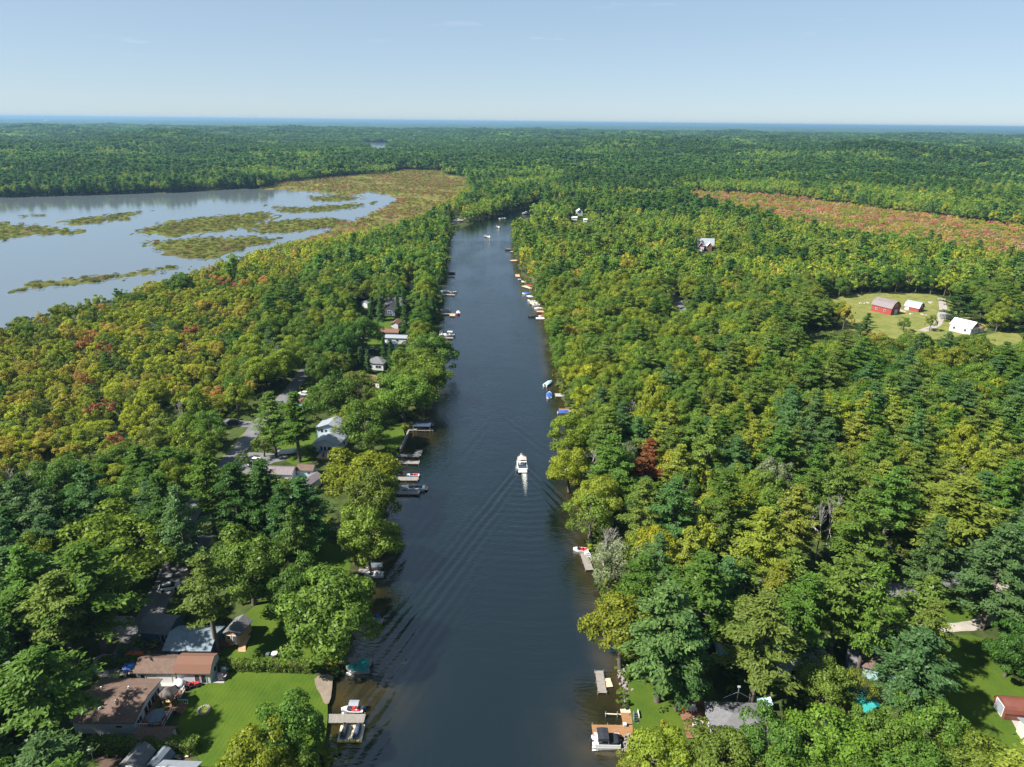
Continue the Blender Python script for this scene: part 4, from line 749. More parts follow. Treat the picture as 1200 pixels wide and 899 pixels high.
vehicle('black car beside the grey hip-roofed bungalow', 'car', 437, 412, R(20), M_cardark)
vehicle('silver car beside the black car near the spruces', 'car', 427, 413, R(25), M_carsilver)
tb = thing('boat_trailer', 'white covered boat on a trailer by the cottage drive', 'boat trailer', G(337, 532, GZ + .06), R(12)); mb = MB(); mb.loft([[(x, -b, z0), (x, -b * 1.05, z1), (x, 0, z1 + .35), (x, b * 1.05, z1), (x, b, z0)] for x, b, z0, z1 in ((-2.9, .9, .55, 1.25), (0, 1.05, .5, 1.3), (1.8, .8, .55, 1.4), (2.9, .06, 1.0, 1.5))]); mb.build('cover', M_gel, tb)
for s_ in (-1, 1): mb = MB(); mb.tube([(-.8, s_ * .95, .32), (-.8, s_ * 1.15, .32)], .32, 10); mb.build('wheel', M_rubber, tb)
mb = MB(); mb.box(.4, 0, .38, 6.4, .12, .12); mb.box(-.8, 0, .34, .12, 1.9, .1); mb.build('frame', M_alu, tb); keep_px(325, 524, 348, 536)

# ------------------------------------------------------------------ docks
def dock(label, p0, p1, width, m, z=.5, posts=True, name='dock', pitch=.2, keep=True):
    a, b = G(*p0, z), G(*p1, z); d = b - a; L = hypot(d.x, d.y); rz = atan2(d.y, d.x); t = thing(name, label, 'dock', (a.x, a.y, 0), rz)
    mb = MB(); n = max(3, int(L / pitch))
    for k in range(n):
        j = random.uniform(-.012, .012); mb.box((k + .5) * L / n, random.uniform(-.03, .03), z + j, L / n - .025, width, .06)
    mb.build('decking', m, t, kind='stuff')
    for s_ in (-1, 1): mb = MB(); mb.box(L / 2, s_ * (width / 2 - .08), z - .13, L - .04, .08, .18); mb.build('beam', M_darkdock, t)
    if posts:
        for k in range(max(2, int(L / 2.6)) + 1):
            for s_ in (-1, 1):
                mb = MB(); mb.cyl(.15 + (L - .3) * k / max(2, int(L / 2.6)), s_ * (width / 2 + .05), -1.5, z + .18 + .25 * random.random(), .07, 7); mb.build('post', M_greywood, t)
    if keep: keep_box([wloc((a.x, a.y, 0), rz, x, y, z) for x in (L * .5, L) for y in (-width / 2, width / 2)])
    return t
dock('grey weathered dock with jet ski float beside it', (381, 842), (427.5, 842), 1.9, M_greywood)
dock('old plank dock beside the green-covered boat', (392, 773), (437, 774.5), 1.5, M_greywood)
c = G(411.5, 859, .3); fl = thing('jet_ski_float', 'pale double drive-on float carrying two covered jet skis', 'float', (c.x, c.y, 0), R(2))
e = G(411.5, 849.5, .3); FLL = (e.y - c.y) * 2
for k in range(4):
    mb = MB(); x = -1.62 + k * 1.08; mb.box(x, 0, .16, 1.0, FLL, .4); mb.build('float_section', M_paleplank, fl, bevel=.08); mb = MB(); mb.box(x, -FLL / 2 - .03, .2, .92, .1, .28); mb.build('bumper', M_yellow, fl)
keep_box([(c.x + a_, c.y + b_, .3) for a_ in (-2.2, 2.2) for b_ in (-2, 2)])
dock('wooden dock holding two moored small boats under overhanging trees', (420, 669), (445, 670), 1.6, M_greywood)
dock('short dock with a blue chair below the overhanging maple', (436, 727), (449, 728), 1.6, M_greywood)
dock('pale dock with the white day cruiser alongside', (456, 577), (491.5, 577.5), 1.9, M_greywood); dock('pale dock with a small coloured boat alongside', (462, 561), (490.5, 561), 2.2, M_greywood)
dock('pale straight dock beyond the coloured boat', (464, 541.5), (491.5, 542), 2.0, M_greywood); dock('grey dock arm bent into an L', (464, 533.5), (492, 534), 1.9, M_darkdock); dock('short end piece of the L-shaped grey dock', (489, 534), (491.5, 527), 2.2, M_darkdock, keep=False)
dock('low dock in front of the dark boat shelter', (478, 503.5), (508, 503.8), 1.4, M_greywood); dock('dock behind the dark boat shelter', (500, 497.5), (508.5, 497.8), 2.0, M_greywood)
sh = thing('boat_shelter', 'dark flat-topped boat shelter on posts over the water', 'boat shelter', (*G(495, 497, 2.0).xy, 0), R(-1)); mb = MB(); mb.box(0, 0, 2.1, 6.2, 4.6, .35); mb.build('roof', M_navy, sh, bevel=.12)
for sx in (-2.9, 2.9):
    for sy in (-2.1, 2.1): mb = MB(); mb.cyl(sx, sy, -1.5, 2.0, .1, 7); mb.build('post', M_greywood, sh)
keep_px(484, 492, 509, 506)
wl_ = thing('river_wall', 'dark timber retaining wall along the little lawn', 'wall', (0, 0, 0)); a, b = G(479, 506, .6), G(469, 528, .6); mb = MB(); n = 14
for k in range(n): p = a.lerp(b, (k + .5) / n); mb = MB(); mb.box(p.x, p.y, .25, .5, (a - b).length / n - .03, 1.9, atan2((a - b).y, (a - b).x) - pi / 2); mb.build('timber', M_greywood, wl_)
wl2 = thing('river_wall', 'pale concrete river wall at the waterside lawn', 'wall', (0, 0, 0)); a, b = G(517.5, 378, .6), G(516.5, 394, .6); n = 8
for k in range(n): p = a.lerp(b, (k + .5) / n); mb = MB(); mb.box(p.x, p.y, .3, 1.6, (a - b).length / n - .04, 1.6, atan2((a - b).y, (a - b).x) - pi / 2); mb.build('block', M_concrete, wl2)
keep_px(515, 376, 520, 396)
dock('dock with a dark moored boat near the first bend trees', (518, 324), (533, 324), 2.2, M_darkdock, pitch=.4); dock('grey dock with boats behind the round bush', (517, 345), (533, 345.5), 2.4, M_greywood, pitch=.4)
dock('dock leading to the tan swim platform', (516, 368), (528, 368), 2.2, M_greywood, pitch=.4); dock('square tan swim platform at the dock end', (527, 369), (533.5, 369), 5.2, M_tanwood, pitch=.3, keep=True); dock('small white dock by the concrete river wall', (516, 396), (531, 396), 2.0, M_greywood, pitch=.4)
dock('low pale landing half hidden by drooping trees', (528, 413), (534, 413), 2.2, M_greywood, pitch=.4)
# farm side
dock('warm brown T-shaped dock beside the pontoon boat', (750, 856.5), (694, 856), 2.4, M_wood)
c = G(738.5, 842, .55); pf = thing('dock_platform', 'square warm brown platform with pale end boards and deck chairs', 'dock', (c.x, c.y, 0)); mb = MB(); e = G(738.5, 848.5, .55); PL = (c.y - e.y) * 2
for k in range(22): mb.box(-1.5 + (k + .5) * 3 / 22, 0, .56, .12, PL, .06)
mb.build('decking', M_wood, pf, kind='stuff'); mb = MB(); mb.box(0, PL / 2 + .45, .56, 3.0, .8, .07); mb.build('end_boards', M_paleplank, pf)
for sx in (-1.4, 1.4):
    for sy in (-.45, .45): mb = MB(); mb.cyl(sx, sy * PL, -1.5, .5, .09, 7); mb.build('post', M_greywood, pf)
mb = MB(); mb.box(1.55, .6, .95, .06, 1.6, .75); mb.build('screen', M_white, pf); keep_px(694, 832, 750, 864)
for py in (840, 845.5): chair('dark slatted chair on the warm brown dock platform', 744.5, py, .6, M_slatefab, R(100), 'chairs on the warm brown dock')
bin_('dock_box', 'white tub standing on the warm brown dock', 732, 849.5, M_gel, (.5, .5, .4)); bpy.data.objects['dock_box'].location.z = .59
dock('short mossy grey dock under the riverside ash tree', (702, 786), (706, 812), 1.6, M_greywood); dock('small square float beside the mossy dock', (711, 795), (714.5, 805), 1.3, M_paleplank, .3, False)
dock('single thin plank pier over the shallows', (738, 837.5), (709, 836.5), .22, M_paleplank, .5, pitch=1.2)
dock('pale dock with two white boats below bleached branches', (691, 668), (684, 648), 1.9, M_greywood); dock('orange-brown dock beside a white and blue boat', (671, 480), (655, 480), 1.6, M_wood); dock('pale square dock at the blue boat lift', (664, 463), (650.5, 463), 3.2, M_concrete)
FD = [((606, 305), (598.5, 305.5), 4.5, 'pinkish dock opposite the far landing', M_tanwood), ((609, 323), (604, 323), 8, 'pale pink dock above the small blue boat', M_tanwood), ((617, 330), (611, 330), 5, 'beige dock beside the grassy edge', M_paleplank), ((623, 338), (613, 335), 3, 'narrow pale walkway with red boat', M_paleplank), ((624, 347), (618, 347.5), 4, 'white dock beside the blue boat lift', M_white), ((630, 355), (621, 355), 5, 'whitish dock with several craft', M_paleplank), ((638, 365), (629, 365), 3, 'tan dock above the white walkway', M_tanwood), ((638, 373), (628, 373), 3.2, 'white walkway dock with a red boat', M_white), ((604, 295), (598, 294.5), 2.5, 'tan landing at the dark far boat', M_tanwood)]
for a, b, wd, lb, m in FD: dock(lb, a, b, wd, m, pitch=.5)
# stone shore on the farm side
st = thing('stone_shore', 'pale stone bank edging the riverside lawn', 'stone bank', (0, 0, 0)); mb = MB()
pth = [G(p[0], p[1], .35) for p in ((729, 778), (731, 792), (735, 808), (739, 822), (739, 834))]
for i in range(len(pth) - 1):
    for k in range(60):
        p = pth[i].lerp(pth[i + 1], random.random()); s_ = random.uniform(.18, .5); mb.box(p.x + random.gauss(0, .55), p.y + random.gauss(0, .2), .3 + random.uniform(-.1, .35), s_, s_ * random.uniform(.6, 1), s_ * .7, random.random() * 3, .7)
for k in range(70):
    p = G(736, 862, .3).lerp(G(735, 880, .3), random.random()); s_ = random.uniform(.18, .45); mb.box(p.x + random.gauss(0, .5), p.y, .3 + random.uniform(-.1, .3), s_, s_ * .8, s_ * .7, random.random() * 3, .7)
mb.build('stones', M_stone, st, kind='stuff'); keep_px(727, 792, 741, 836)

# ------------------------------------------------------------------ boats
def hull_rings(L, B, H, sheer=.25, n=9, full=.8):
    out = []
    for i in range(n):
        u = i / (n - 1); x = -L / 2 + L * u; b = B / 2 * (1 - max(0, (u - .45) / .55) ** 2.4 * (1 - .02)) * (.94 + .06 * min(1, u * 4)); zt = H + sheer * max(0, u - .3) ** 2 * 2; zk = -.25 + .55 * max(0, (u - .7) / .3) ** 2 * H
        out.append([(x, -b, zt), (x, -b * full, zk * .4 + zt * .15), (x, 0, zk), (x, b * full, zk * .4 + zt * .15), (x, b, zt)])
    return out
def deck_poly(rings, i0, i1, z=None, k=1.0):
    l = [(r[0][0], r[0][1] * k, (r[0][2] if z is None else z)) for r in rings[i0:i1]]; r_ = [(r[4][0], r[4][1] * k, (r[4][2] if z is None else z)) for r in rings[i0:i1]]
    return l + r_[::-1]
def hull(t, L, B, H, m, top, cockpit=(.08, .62), inner=M_beige, sheer=.25):
    R_ = hull_rings(L, B, H, sheer); mb = MB(); mb.loft(R_, False, False); q = R_[0]; mb.add(q, [(4, 3, 2, 1, 0)]); h_ = mb.build('hull', m, t)
    i0 = max(1, int(cockpit[0] * 8)); i1 = int(cockpit[1] * 8) + 1; mb = MB()
    for i in range(8):
        a, b = R_[i], R_[i + 1]
        if i0 <= i < i1:
            for s_ in (0, 4):
                k = .82; mb.add([a[s_], b[s_], (b[s_][0], b[s_][1] * k, b[s_][2]), (a[s_][0], a[s_][1] * k, a[s_][2])], [(0, 1, 2, 3) if s_ == 0 else (3, 2, 1, 0)])
        else: mb.add([a[0], b[0], b[4], a[4]], [(0, 1, 2, 3)])
    mb.build('foredeck', top, t)
    mb = MB(); zi = H * .45; fl_ = [(R_[i][0][0], R_[i][0][1] * .82, zi) for i in range(i0, i1 + 1)] + [(R_[i][4][0], R_[i][4][1] * .82, zi) for i in range(i1, i0 - 1, -1)]; up = [(p[0], p[1], H + .01 + .0) for p in fl_]; n = len(fl_)
    mb.add(fl_ + up, [tuple(range(n))] + [(k, n + k, n + (k + 1) % n, (k + 1) % n) for k in range(n)]); mb.build('cockpit', inner, t); return R_
def boat(label, px, py, rz, L=5.5, B=2.1, H=.75, m=M_gel, top=M_gel, cover=None, canopy=None, seats=M_white, name='motor_boat', motor=M_black, inner=M_slatefab, group=None, at=None, windshield=True, keep=True, dz=0):
    c = G(px, py, .2) if at is None else at; t = thing(name, label, 'boat', (c[0], c[1], dz), rz, group); hull(t, L, B, H, m, top, inner=inner)
    if cover:
        mb = MB(); mb.loft([[(x, -b, z0), (x, -b * .6, z0 + hh * .7), (x, 0, z0 + hh), (x, b * .6, z0 + hh * .7), (x, b, z0)] for x, b, z0, hh in ((-L * .47, B * .46, H, .1), (-L * .2, B * .49, H + .02, .45), (L * .12, B * .47, H + .03, .6), (L * .32, B * .3, H + .08, .2), (L * .47, .05, H + .12, .04))], False, False); mb.build('cover', cover, t)
    else:
        for sx in (-.28, -.05): 
            for sy in (-.22, .22): mb = MB(); mb.box(L * sx, B * sy, H * .75, .5, B * .3, H * .5); mb.box(L * sx - .24, B * sy, H * 1.1, .1, B * .3, .5); mb.build('seat', seats, t, bevel=.04)
        if windshield: mb = MB(); x = L * .14; mb.add([(x, -B * .4, H), (x + .5, -B * .2, H), (x + .5, B * .2, H), (x, B * .4, H), (x - .25, -B * .36, H + .5), (x + .2, -B * .18, H + .5), (x + .2, B * .18, H + .5), (x - .25, B * .36, H + .5)], [(0, 1, 5, 4), (1, 2, 6, 5), (2, 3, 7, 6)]); mb.build('windshield', M_glass, t)
    if canopy:
        mb = MB(); x0, x1 = canopy[1], canopy[2]; zc = H + 1.45
        mb.loft([[(x0 * L, -B * .44, zc - .08), (x0 * L, 0, zc + .06), (x0 * L, B * .44, zc - .08), (x0 * L, B * .44, zc - .12), (x0 * L, 0, zc + .02), (x0 * L, -B * .44, zc - .12)], [(x1 * L, -B * .42, zc - .05), (x1 * L, 0, zc + .1), (x1 * L, B * .42, zc - .05), (x1 * L, B * .42, zc - .09), (x1 * L, 0, zc + .06), (x1 * L, -B * .42, zc - .09)]]); mb.build('canopy', canopy[0], t)
        for sx in (x0, x1):
            for sy in (-.42, .42): mb = MB(); mb.tube([((x0 + x1) / 2 * L, sy * B, H), (sx * L, sy * B, zc - .1)], .025, 5); mb.build('canopy_pole', M_alu, t)
    if motor: mb = MB(); mb.box(-L / 2 - .22, 0, H + .12, .42, .36, .5, 0, .8); mb.box(-L / 2 - .2, 0, H - .45, .16, .14, .8); mb.build('outboard_motor', motor, t)
    if keep: keep_box([wloc((c[0], c[1], 0), rz, x, y, z) for x in (-L / 2, L / 2) for y in (-B / 2, B / 2) for z in (0, 1)])
    return t
def cruiser(label, loc, rz, L=8.6, B=3.0, group=None, stripe=M_bluepaint, bim=M_beige, dark=M_navy):
    t = thing('cabin_cruiser', label, 'boat', (loc[0], loc[1], .08), rz, group); H = 1.15
    R_ = hull(t, L, B, H, M_gel, M_gel, cockpit=(.12, .5), inner=M_slatefab, sheer=.45)
    mb = MB(); mb.loft([[(r[0][0], s_ * (abs(r[0][1]) * .985 + .045), z * H + (r[0][2] - H)) for s_, z in ((-1, .82), (-1, .42))] for r in R_[:8]], False, False); mb.loft([[(r[0][0], (abs(r[0][1]) * .985 + .045), z * H + (r[0][2] - H)) for z in (.42, .82)] for r in R_[:8]], False, False); mb.build('hull_stripe', stripe, t)
    mb = MB(); mb.loft([[(x, -b, z0), (x, -b * .8, z1), (x, b * .8, z1), (x, b, z0)] for x, b, z0, z1 in ((L * .02, B * .43, H, H + .62), (L * .2, B * .36, H + .05, H + .55), (L * .36, B * .2, H + .14, H + .34), (L * .4, B * .12, H + .18, H + .22))]); mb.build('cabin', M_gel, t, bevel=.06)
    for x, y in ((.26, .14), (.26, -.14), (.33, 0)): mb = MB(); mb.box(L * x, y * B, H + .52 - (x - .26) * 2.4, .42, .42, .1); mb.build('deck_hatch', M_glass, t)
    mb = MB(); x = L * .06; mb.add([(x, -B * .44, H + .1), (x + .75, -B * .22, H + .58), (x + .75, B * .22, H + .58), (x, B * .44, H + .1), (x - .5, -B * .4, H + 1.1), (x + .1, -B * .2, H + 1.2), (x + .1, B * .2, H + 1.2), (x - .5, B * .4, H + 1.1)], [(0, 1, 5, 4), (1, 2, 6, 5), (2, 3, 7, 6)]); mb.build('windshield', M_glass, t)
    zc = H + 1.75; mb = MB(); mb.loft([[(x, -B * .43, zc - .1), (x, 0, zc + dz), (x, B * .43, zc - .1), (x, B * .43, zc - .15), (x, 0, zc + dz - .05), (x, -B * .43, zc - .15)] for x, dz in ((-L * .2, .05), (-L * .06, .12), (L * .07, .05))]); mb.build('canopy', bim, t)
    for sx in (-.2, .06):
        for sy in (-.43, .43): mb = MB(); mb.tube([(sx * L, sy * B, H), (sx * L * .9, sy * B, zc - .12)], .03, 5); mb.build('canopy_pole', M_alu, t)
    mb = MB(); mb.loft([[(-L * .27, sy * B * .46, z) for sy, z in ((-1, H), (-.92, H + 1.3), (.92, H + 1.3), (1, H))], [(-L * .22, sy * B * .46, z) for sy, z in ((-1, H), (-.92, H + 1.38), (.92, H + 1.38), (1, H))]], False, False); mb.build('radar_arch', M_gel, t)
    mb = MB(); mb.box(-L * .36, 0, H + .12, L * .16, B * .8, .25); mb.build('cockpit_cover', dark, t, bevel=.06)
    mb = MB(); mb.box(-L * .54, 0, .42, .75, B * .86, .1); mb.build('swim_platform', M_gel, t)
    mb = MB(); 
    for s_ in (-1, 1): mb.tube([(L * .1, s_ * B * .47, H + .75)] + [(R_[i][0][0], s_ * (abs(R_[i][0][1]) + .0), R_[i][0][2] + .55) for i in (6, 7, 8)], .03, 5)
    for i in (6, 7, 8):
        for s_ in (-1, 1): mb.tube([(R_[i][0][0], s_ * abs(R_[i][0][1]) * .97, R_[i][0][2]), (R_[i][0][0], s_ * abs(R_[i][0][1]), R_[i][0][2] + .55)], .025, 4)
    mb.build('bow_rail', M_alu, t); mb = MB(); mb.box(L * .51, 0, H + .5, .7, .5, .08); mb.build('bow_pulpit', M_tanwood, t)
    mb = MB(); mb.tube([(L * .24, -B * .43, H + .45), (L * .24, -B * .46, H + .45)], .3, 10); mb.build('life_ring', M_yellow, t)
    for sx, sy in ((-.1, .22), (-.1, -.22)): mb = MB(); mb.box(sx * L, sy * B, H + .15, .6, .6, .9); mb.build('seat', M_gel, t, bevel=.08)
    return t
cruiser('white cabin cruiser with beige canopy under way in mid-river', BOAT, BH, 8.8, 3.1)
bl = G(408, 783, .4); br = G(432.5, 783, .4)
gt = boat('teal-covered boat moored under the plank dock', 0, 0, pi - R(1), 4.6, 2.2, .9, M_alu, M_alu, cover=M_teal, at=((bl.x + br.x) / 2 - .1, bl.y - .2), motor=M_black)
mb = MB(); mb.loft([[(x, -1.05, z - .5), (x, -.95, z), (x, 0, z + .12), (x, .95, z), (x, 1.05, z - .5)] for x, z in ((-2.1, 2.1), (-1.2, 2.2), (-.25, 2.05))], False, False); mb.build('console_cover', M_teal, gt)
for sx in (-2.0, -.4):
    for sy in (-1, 1): mb = MB(); mb.tube([(sx, sy, .8), (sx, sy, 1.65)], .03, 5); mb.build('canopy_pole', M_alu, gt)
f1, f2 = G(402, 831, .4), G(424, 831, .4)
fb = boat('small aluminium fishing boat with grey sun top at the weathered dock', 0, 0, pi, 4.0, 1.6, .6, M_alu, M_gel, canopy=(M_metalroof, -.32, .12), at=((f1.x + f2.x) / 2, f1.y - .1), seats=M_redpaint, inner=M_gel)
mb = MB(); mb.box(-.6, -.4, .8, .5, .45, .5); mb.build('fuel_can', M_orange, fb, bevel=.08)
def jetski(label, x, y, z, rz, m=M_black, group=None):
    t = thing('jet_ski', label, 'jet ski', (x, y, z), rz, group); mb = MB(); mb.loft([[(u, -b, .15), (u, -b * 1.05, .42), (u, -b * .55, zt), (u, b * .55, zt), (u, b * 1.05, .42), (u, b, .15)] for u, b, zt in ((-1.5, .45, .5), (-1.3, .55, .62), (-.2, .6, .72), (.6, .55, .66), (1.25, .32, .55), (1.55, .06, .45))]); mb.build('hull', M_slatefab, t, sm=True)
    mb = MB(); mb.loft([[(u, -b, .5), (u, -b * .6, zt), (u, b * .6, zt), (u, b, .5)] for u, b, zt in ((-1.45, .42, .62), (-.9, .52, .9), (-.1, .5, .88), (.25, .5, 1.12), (.55, .46, 1.1), (1.0, .4, .78), (1.45, .12, .6))]); mb.build('cover', m, t, sm=True)
    mb = MB(); mb.box(.35, 0, 1.14, .12, .8, .08); mb.build('handlebar', M_rubber, t)
jetski('black covered jet ski on the shore side of the pale float', fl.location.x - 1.05, fl.location.y + .1, .32, R(86), M_black); jetski('black covered jet ski on the river side of the pale float', fl.location.x + 1.1, fl.location.y + .15, .32, R(87), M_navy)
boat('silver boat on the upper side of the shaded dock', 437, 664, pi + .05, 4.6, 1.8, .6, M_alu, M_alu, cover=M_slatefab); boat('white runabout on the lower side of the shaded dock', 438, 674, pi, 4.6, 1.8, .6, M_gel, M_gel)
chair('blue folding chair on the short dock below the maple', 444, 726, .53, M_bluepaint, 1)
dc = boat('white day cruiser with blue flag at the pale dock', 484.5, 573, pi, 6.8, 2.4, .9, M_gel, M_gel, seats=M_slatefab, motor=None); mb = MB(); mb.box(-3.7, 0, .5, .9, 1.9, .1); mb.build('swim_platform', M_tanwood, dc); mb = MB(); mb.cyl(-1.2, -.6, .9, 3.0, .03, 5); mb.build('flag_pole', M_alu, dc); mb = MB(); mb.box(-1.5, -.6, 2.5, .6, .03, .8); mb.build('flag', M_bluepaint, dc)
boat('small red and blue boat beyond the pale dock', 484, 557.5, pi, 3.8, 1.5, .5, M_bluepaint, M_gel, seats=M_redpaint)
boat('dark boat at the dock by the first bend trees', 528, 320.5, pi, 6, 2.3, .8, M_cardark, M_slatefab, cover=M_black); boat('white boat with pale blue cover beyond the round bush', 521, 342, pi, 6.5, 2.4, .8, M_gel, M_gel, cover=M_lightblue); boat('small grey boat at the grey dock end', 531, 342.5, pi, 4.5, 1.9, .6, M_alu, M_alu)
boat('white boat at the dock by the tan swim platform', 521.5, 364.5, pi, 6, 2.3, .8, M_gel, M_gel, seats=M_slatefab); boat('pink and white boat beyond the tan swim platform', 537, 367, R(95), 5.5, 2.2, .8, M_redpaint, M_gel, cover=M_pink); boat('white boat with pole by the concrete wall', 526, 393, pi, 6, 2.3, .8, M_gel, M_gel, canopy=(M_white, -.3, .1))
def pontoon(label, x, y, rz, L=6.2, B=2.5):
    t = thing('pontoon_boat', label, 'boat', (x, y, 0), rz)
    for s_ in (-1, 1): mb = MB(); mb.tube([(-L / 2, s_ * B * .36, .08), (L * .4, s_ * B * .36, .08), (L * .5, s_ * B * .36, .28)], [.32, .32, .05], 12); mb.build('pontoon', M_alu, t, sm=True)
    mb = MB(); mb.box(0, 0, .47, L * .98, B, .12); mb.build('platform', M_gel, t)
    for s_ in (-1, 1): mb = MB(); mb.box(.15, s_ * (B / 2 - .05), .85, L * .88, .06, .62); mb.build('fence_panel', M_gel, t)
    mb = MB(); mb.box(L * .46, 0, .85, .06, B - .16, .62); mb.build('fence_panel', M_gel, t); mb = MB(); mb.box(-L * .29, 0, .85, .06, B - .16, .62); mb.build('fence_panel', M_gel, t)
    mb = MB(); mb.loft([[(u, -b, 1.18), (u, -b * .7, 1.18 + hh), (u, b * .7, 1.18 + hh), (u, b, 1.18)] for u, b, hh in ((-L * .28, B * .46, .12), (0, B * .46, .3), (L * .15, B * .47, .22), (L * .36, B * .44, .3), (L * .46, B * .4, .06))]); mb.build('cover', M_black, t, sm=True)
    mb = MB(); mb.loft([[(u, -B * .48, z - .55), (u, -B * .46, z), (u, 0, z + .1), (u, B * .46, z), (u, B * .48, z - .55)] for u, z in ((-L * .33, 2.35), (-L * .12, 2.5), (L * .06, 2.4))], False, False); mb.build('canopy', M_black, t)
    for sx in (-.32, .05):
        for sy in (-.47, .47): mb = MB(); mb.tube([(sx * L, sy * B, .8), (sx * L, sy * B, 2.0)], .03, 5); mb.build('canopy_pole', M_alu, t)
    mb = MB(); mb.box(-L / 2 - .15, 0, .75, .45, .4, .6, 0, .8); mb.box(-L / 2 - .12, 0, .1, .18, .16, .9); mb.build('outboard_motor', M_black, t)
    mb = MB(); mb.box(-L * .44, -B * .3, .72, .5, .5, .4); mb.build('stern_seat', M_gel, t, bevel=.05)
p1, p2 = G(693, 869, .5), G(727.5, 869, .5); pontoon('white pontoon boat with black canopy and cover at the brown dock', (p1.x + p2.x) / 2, p1.y, R(-1), (p2.x - p1.x) * .97, 2.6); keep_px(690, 850, 728, 880)
boat('white boat at the end of the pale dock below bleached branches', 680.5, 645, R(170), 3.8, 1.7, .6, M_gel, M_gel, seats=M_redpaint); boat('white skiff beside the pale dock below bleached branches', 688.5, 651, R(100), 3.4, 1.5, .5, M_gel, M_gel, windshield=False)
boat('white boat with blue cover at the orange-brown dock', 661, 484, R(5), 5, 2, .7, M_gel, M_gel, cover=M_bluepaint); boat('white boat with blue cover beside the pale square dock', 643.5, 464, R(85), 5.6, 2.2, .8, M_gel, M_gel, cover=M_bluepaint); boat('white and green boat on the lift above the blue boat', 642.5, 450, R(60), 6, 2.2, .8, M_gel, M_teal, cover=M_lightblue)
boat('black inflatable boat below the white walkway dock', 623, 371, R(170), 4.4, 1.9, .6, M_cardark, M_black, cover=M_black); boat('white boat with pink cover at the tan dock', 631, 362, pi, 4.8, 2.0, .7, M_gel, M_gel, cover=M_pink); boat('red and white boat on the white walkway dock', 635.5, 371, pi, 4.2, 1.9, .7, M_gel, M_gel, cover=M_redpaint)
boat('white boat among the whitish dock craft', 623, 353, R(160), 5.0, 2.0, .7, M_gel, M_gel); boat('cream boat behind the whitish dock craft', 628, 357.5, R(170), 4.8, 2.0, .7, M_gel, M_paleplank); boat('blue and white boat on the lift', 617, 344.5, pi, 5.2, 2.2, .8, M_gel, M_gel, cover=M_bluepaint); boat('red boat on the grassy edge walkway', 620, 335.5, pi, 4.8, 2.0, .7, M_redpaint, M_pink, cover=M_redpaint)
boat('small blue and white boat below the pale pink dock', 608.5, 328, R(100), 4.2, 1.9, .7, M_bluepaint, M_gel); boat('dark boat moored at the far tan landing', 596, 293, pi, 6.0, 2.3, .9, M_cardark, M_slatefab, cover=M_slatefab)
for lb, px, py, hd, L_b, dk_ in (('white cruiser running ahead of the dark-canopied one', 571.5, 278.5, R(-60), 9.5, M_navy), ('white cruiser with dark canopy following up-river', 584, 267, R(-75), 9.0, M_black), ('white motor boat rounding the far bend', 615.5, 251, R(-150), 9.0, M_redpaint)):
    c = G(px, py, 0); cruiser(lb, c, hd, L_b, 3.4, bim=dk_ if dk_ is not M_redpaint else M_beige, stripe=M_navy if dk_ is not M_redpaint else M_redpaint); keep_px(px - 5, py - 7, px + 5, py + 2)
boat('low white speedboat running before the far bend', 588.5, 256.5, R(-165), 8, 2.8, .9, M_gel, M_gel, keep=True)

# ------------------------------------------------------------------ foliage
def leaf_material(name, src):
    m = bpy.data.materials.new(name); m.use_nodes = True; t = m.node_tree; t.nodes.clear(); out = t.nodes.new('ShaderNodeOutputMaterial')
    if src == 'object': ci = t.nodes.new('ShaderNodeObjectInfo'); col = ci.outputs['Color']
    else: ci = t.nodes.new('ShaderNodeAttribute'); ci.attribute_type = 'INSTANCER'; ci.attribute_name = 'tint'; col = ci.outputs['Color']
    va = t.nodes.new('ShaderNodeAttribute'); va.attribute_name = 'var'
    mr = t.nodes.new('ShaderNodeMapRange'); mr.inputs[3].default_value = .55; mr.inputs[4].default_value = 1.5; t.links.new(va.outputs['Fac'], mr.inputs[0])
    sc = t.nodes.new('ShaderNodeVectorMath'); sc.operation = 'SCALE'; t.links.new(col, sc.inputs[0]); t.links.new(mr.outputs[0], sc.inputs['Scale'])
    hs = t.nodes.new('ShaderNodeHueSaturation'); h2 = t.nodes.new('ShaderNodeMapRange'); h2.inputs[3].default_value = .512; h2.inputs[4].default_value = .485; t.links.new(va.outputs['Fac'], h2.inputs[0]); t.links.new(h2.outputs[0], hs.inputs['Hue']); t.links.new(sc.outputs[0], hs.inputs['Color'])
    df = t.nodes.new('ShaderNodeBsdfDiffuse'); tl = t.nodes.new('ShaderNodeBsdfTranslucent'); gl = t.nodes.new('ShaderNodeBsdfGlossy'); gl.inputs['Roughness'].default_value = .45
    t.links.new(hs.outputs[0], df.inputs[0]); t.links.new(hs.outputs[0], tl.inputs[0]); gl.inputs[0].default_value = (.9, .9, .9, 1)
    m1 = t.nodes.new('ShaderNodeMixShader'); m1.inputs[0].default_value = .45; t.links.new(df.outputs[0], m1.inputs[1]); t.links.new(tl.outputs[0], m1.inputs[2])
    m2 = t.nodes.new('ShaderNodeMixShader'); m2.inputs[0].default_value = .008; t.links.new(m1.outputs[0], m2.inputs[1]); t.links.new(gl.outputs[0], m2.inputs[2])
    t.links.new(m2.outputs[0], out.inputs[0]); return m
M_leaf = leaf_material('leaf', 'object'); M_leafi = leaf_material('leaf_of_mass', 'instance')
def unit(v): return v / (np.linalg.norm(v, axis=-1, keepdims=True) + 1e-9)
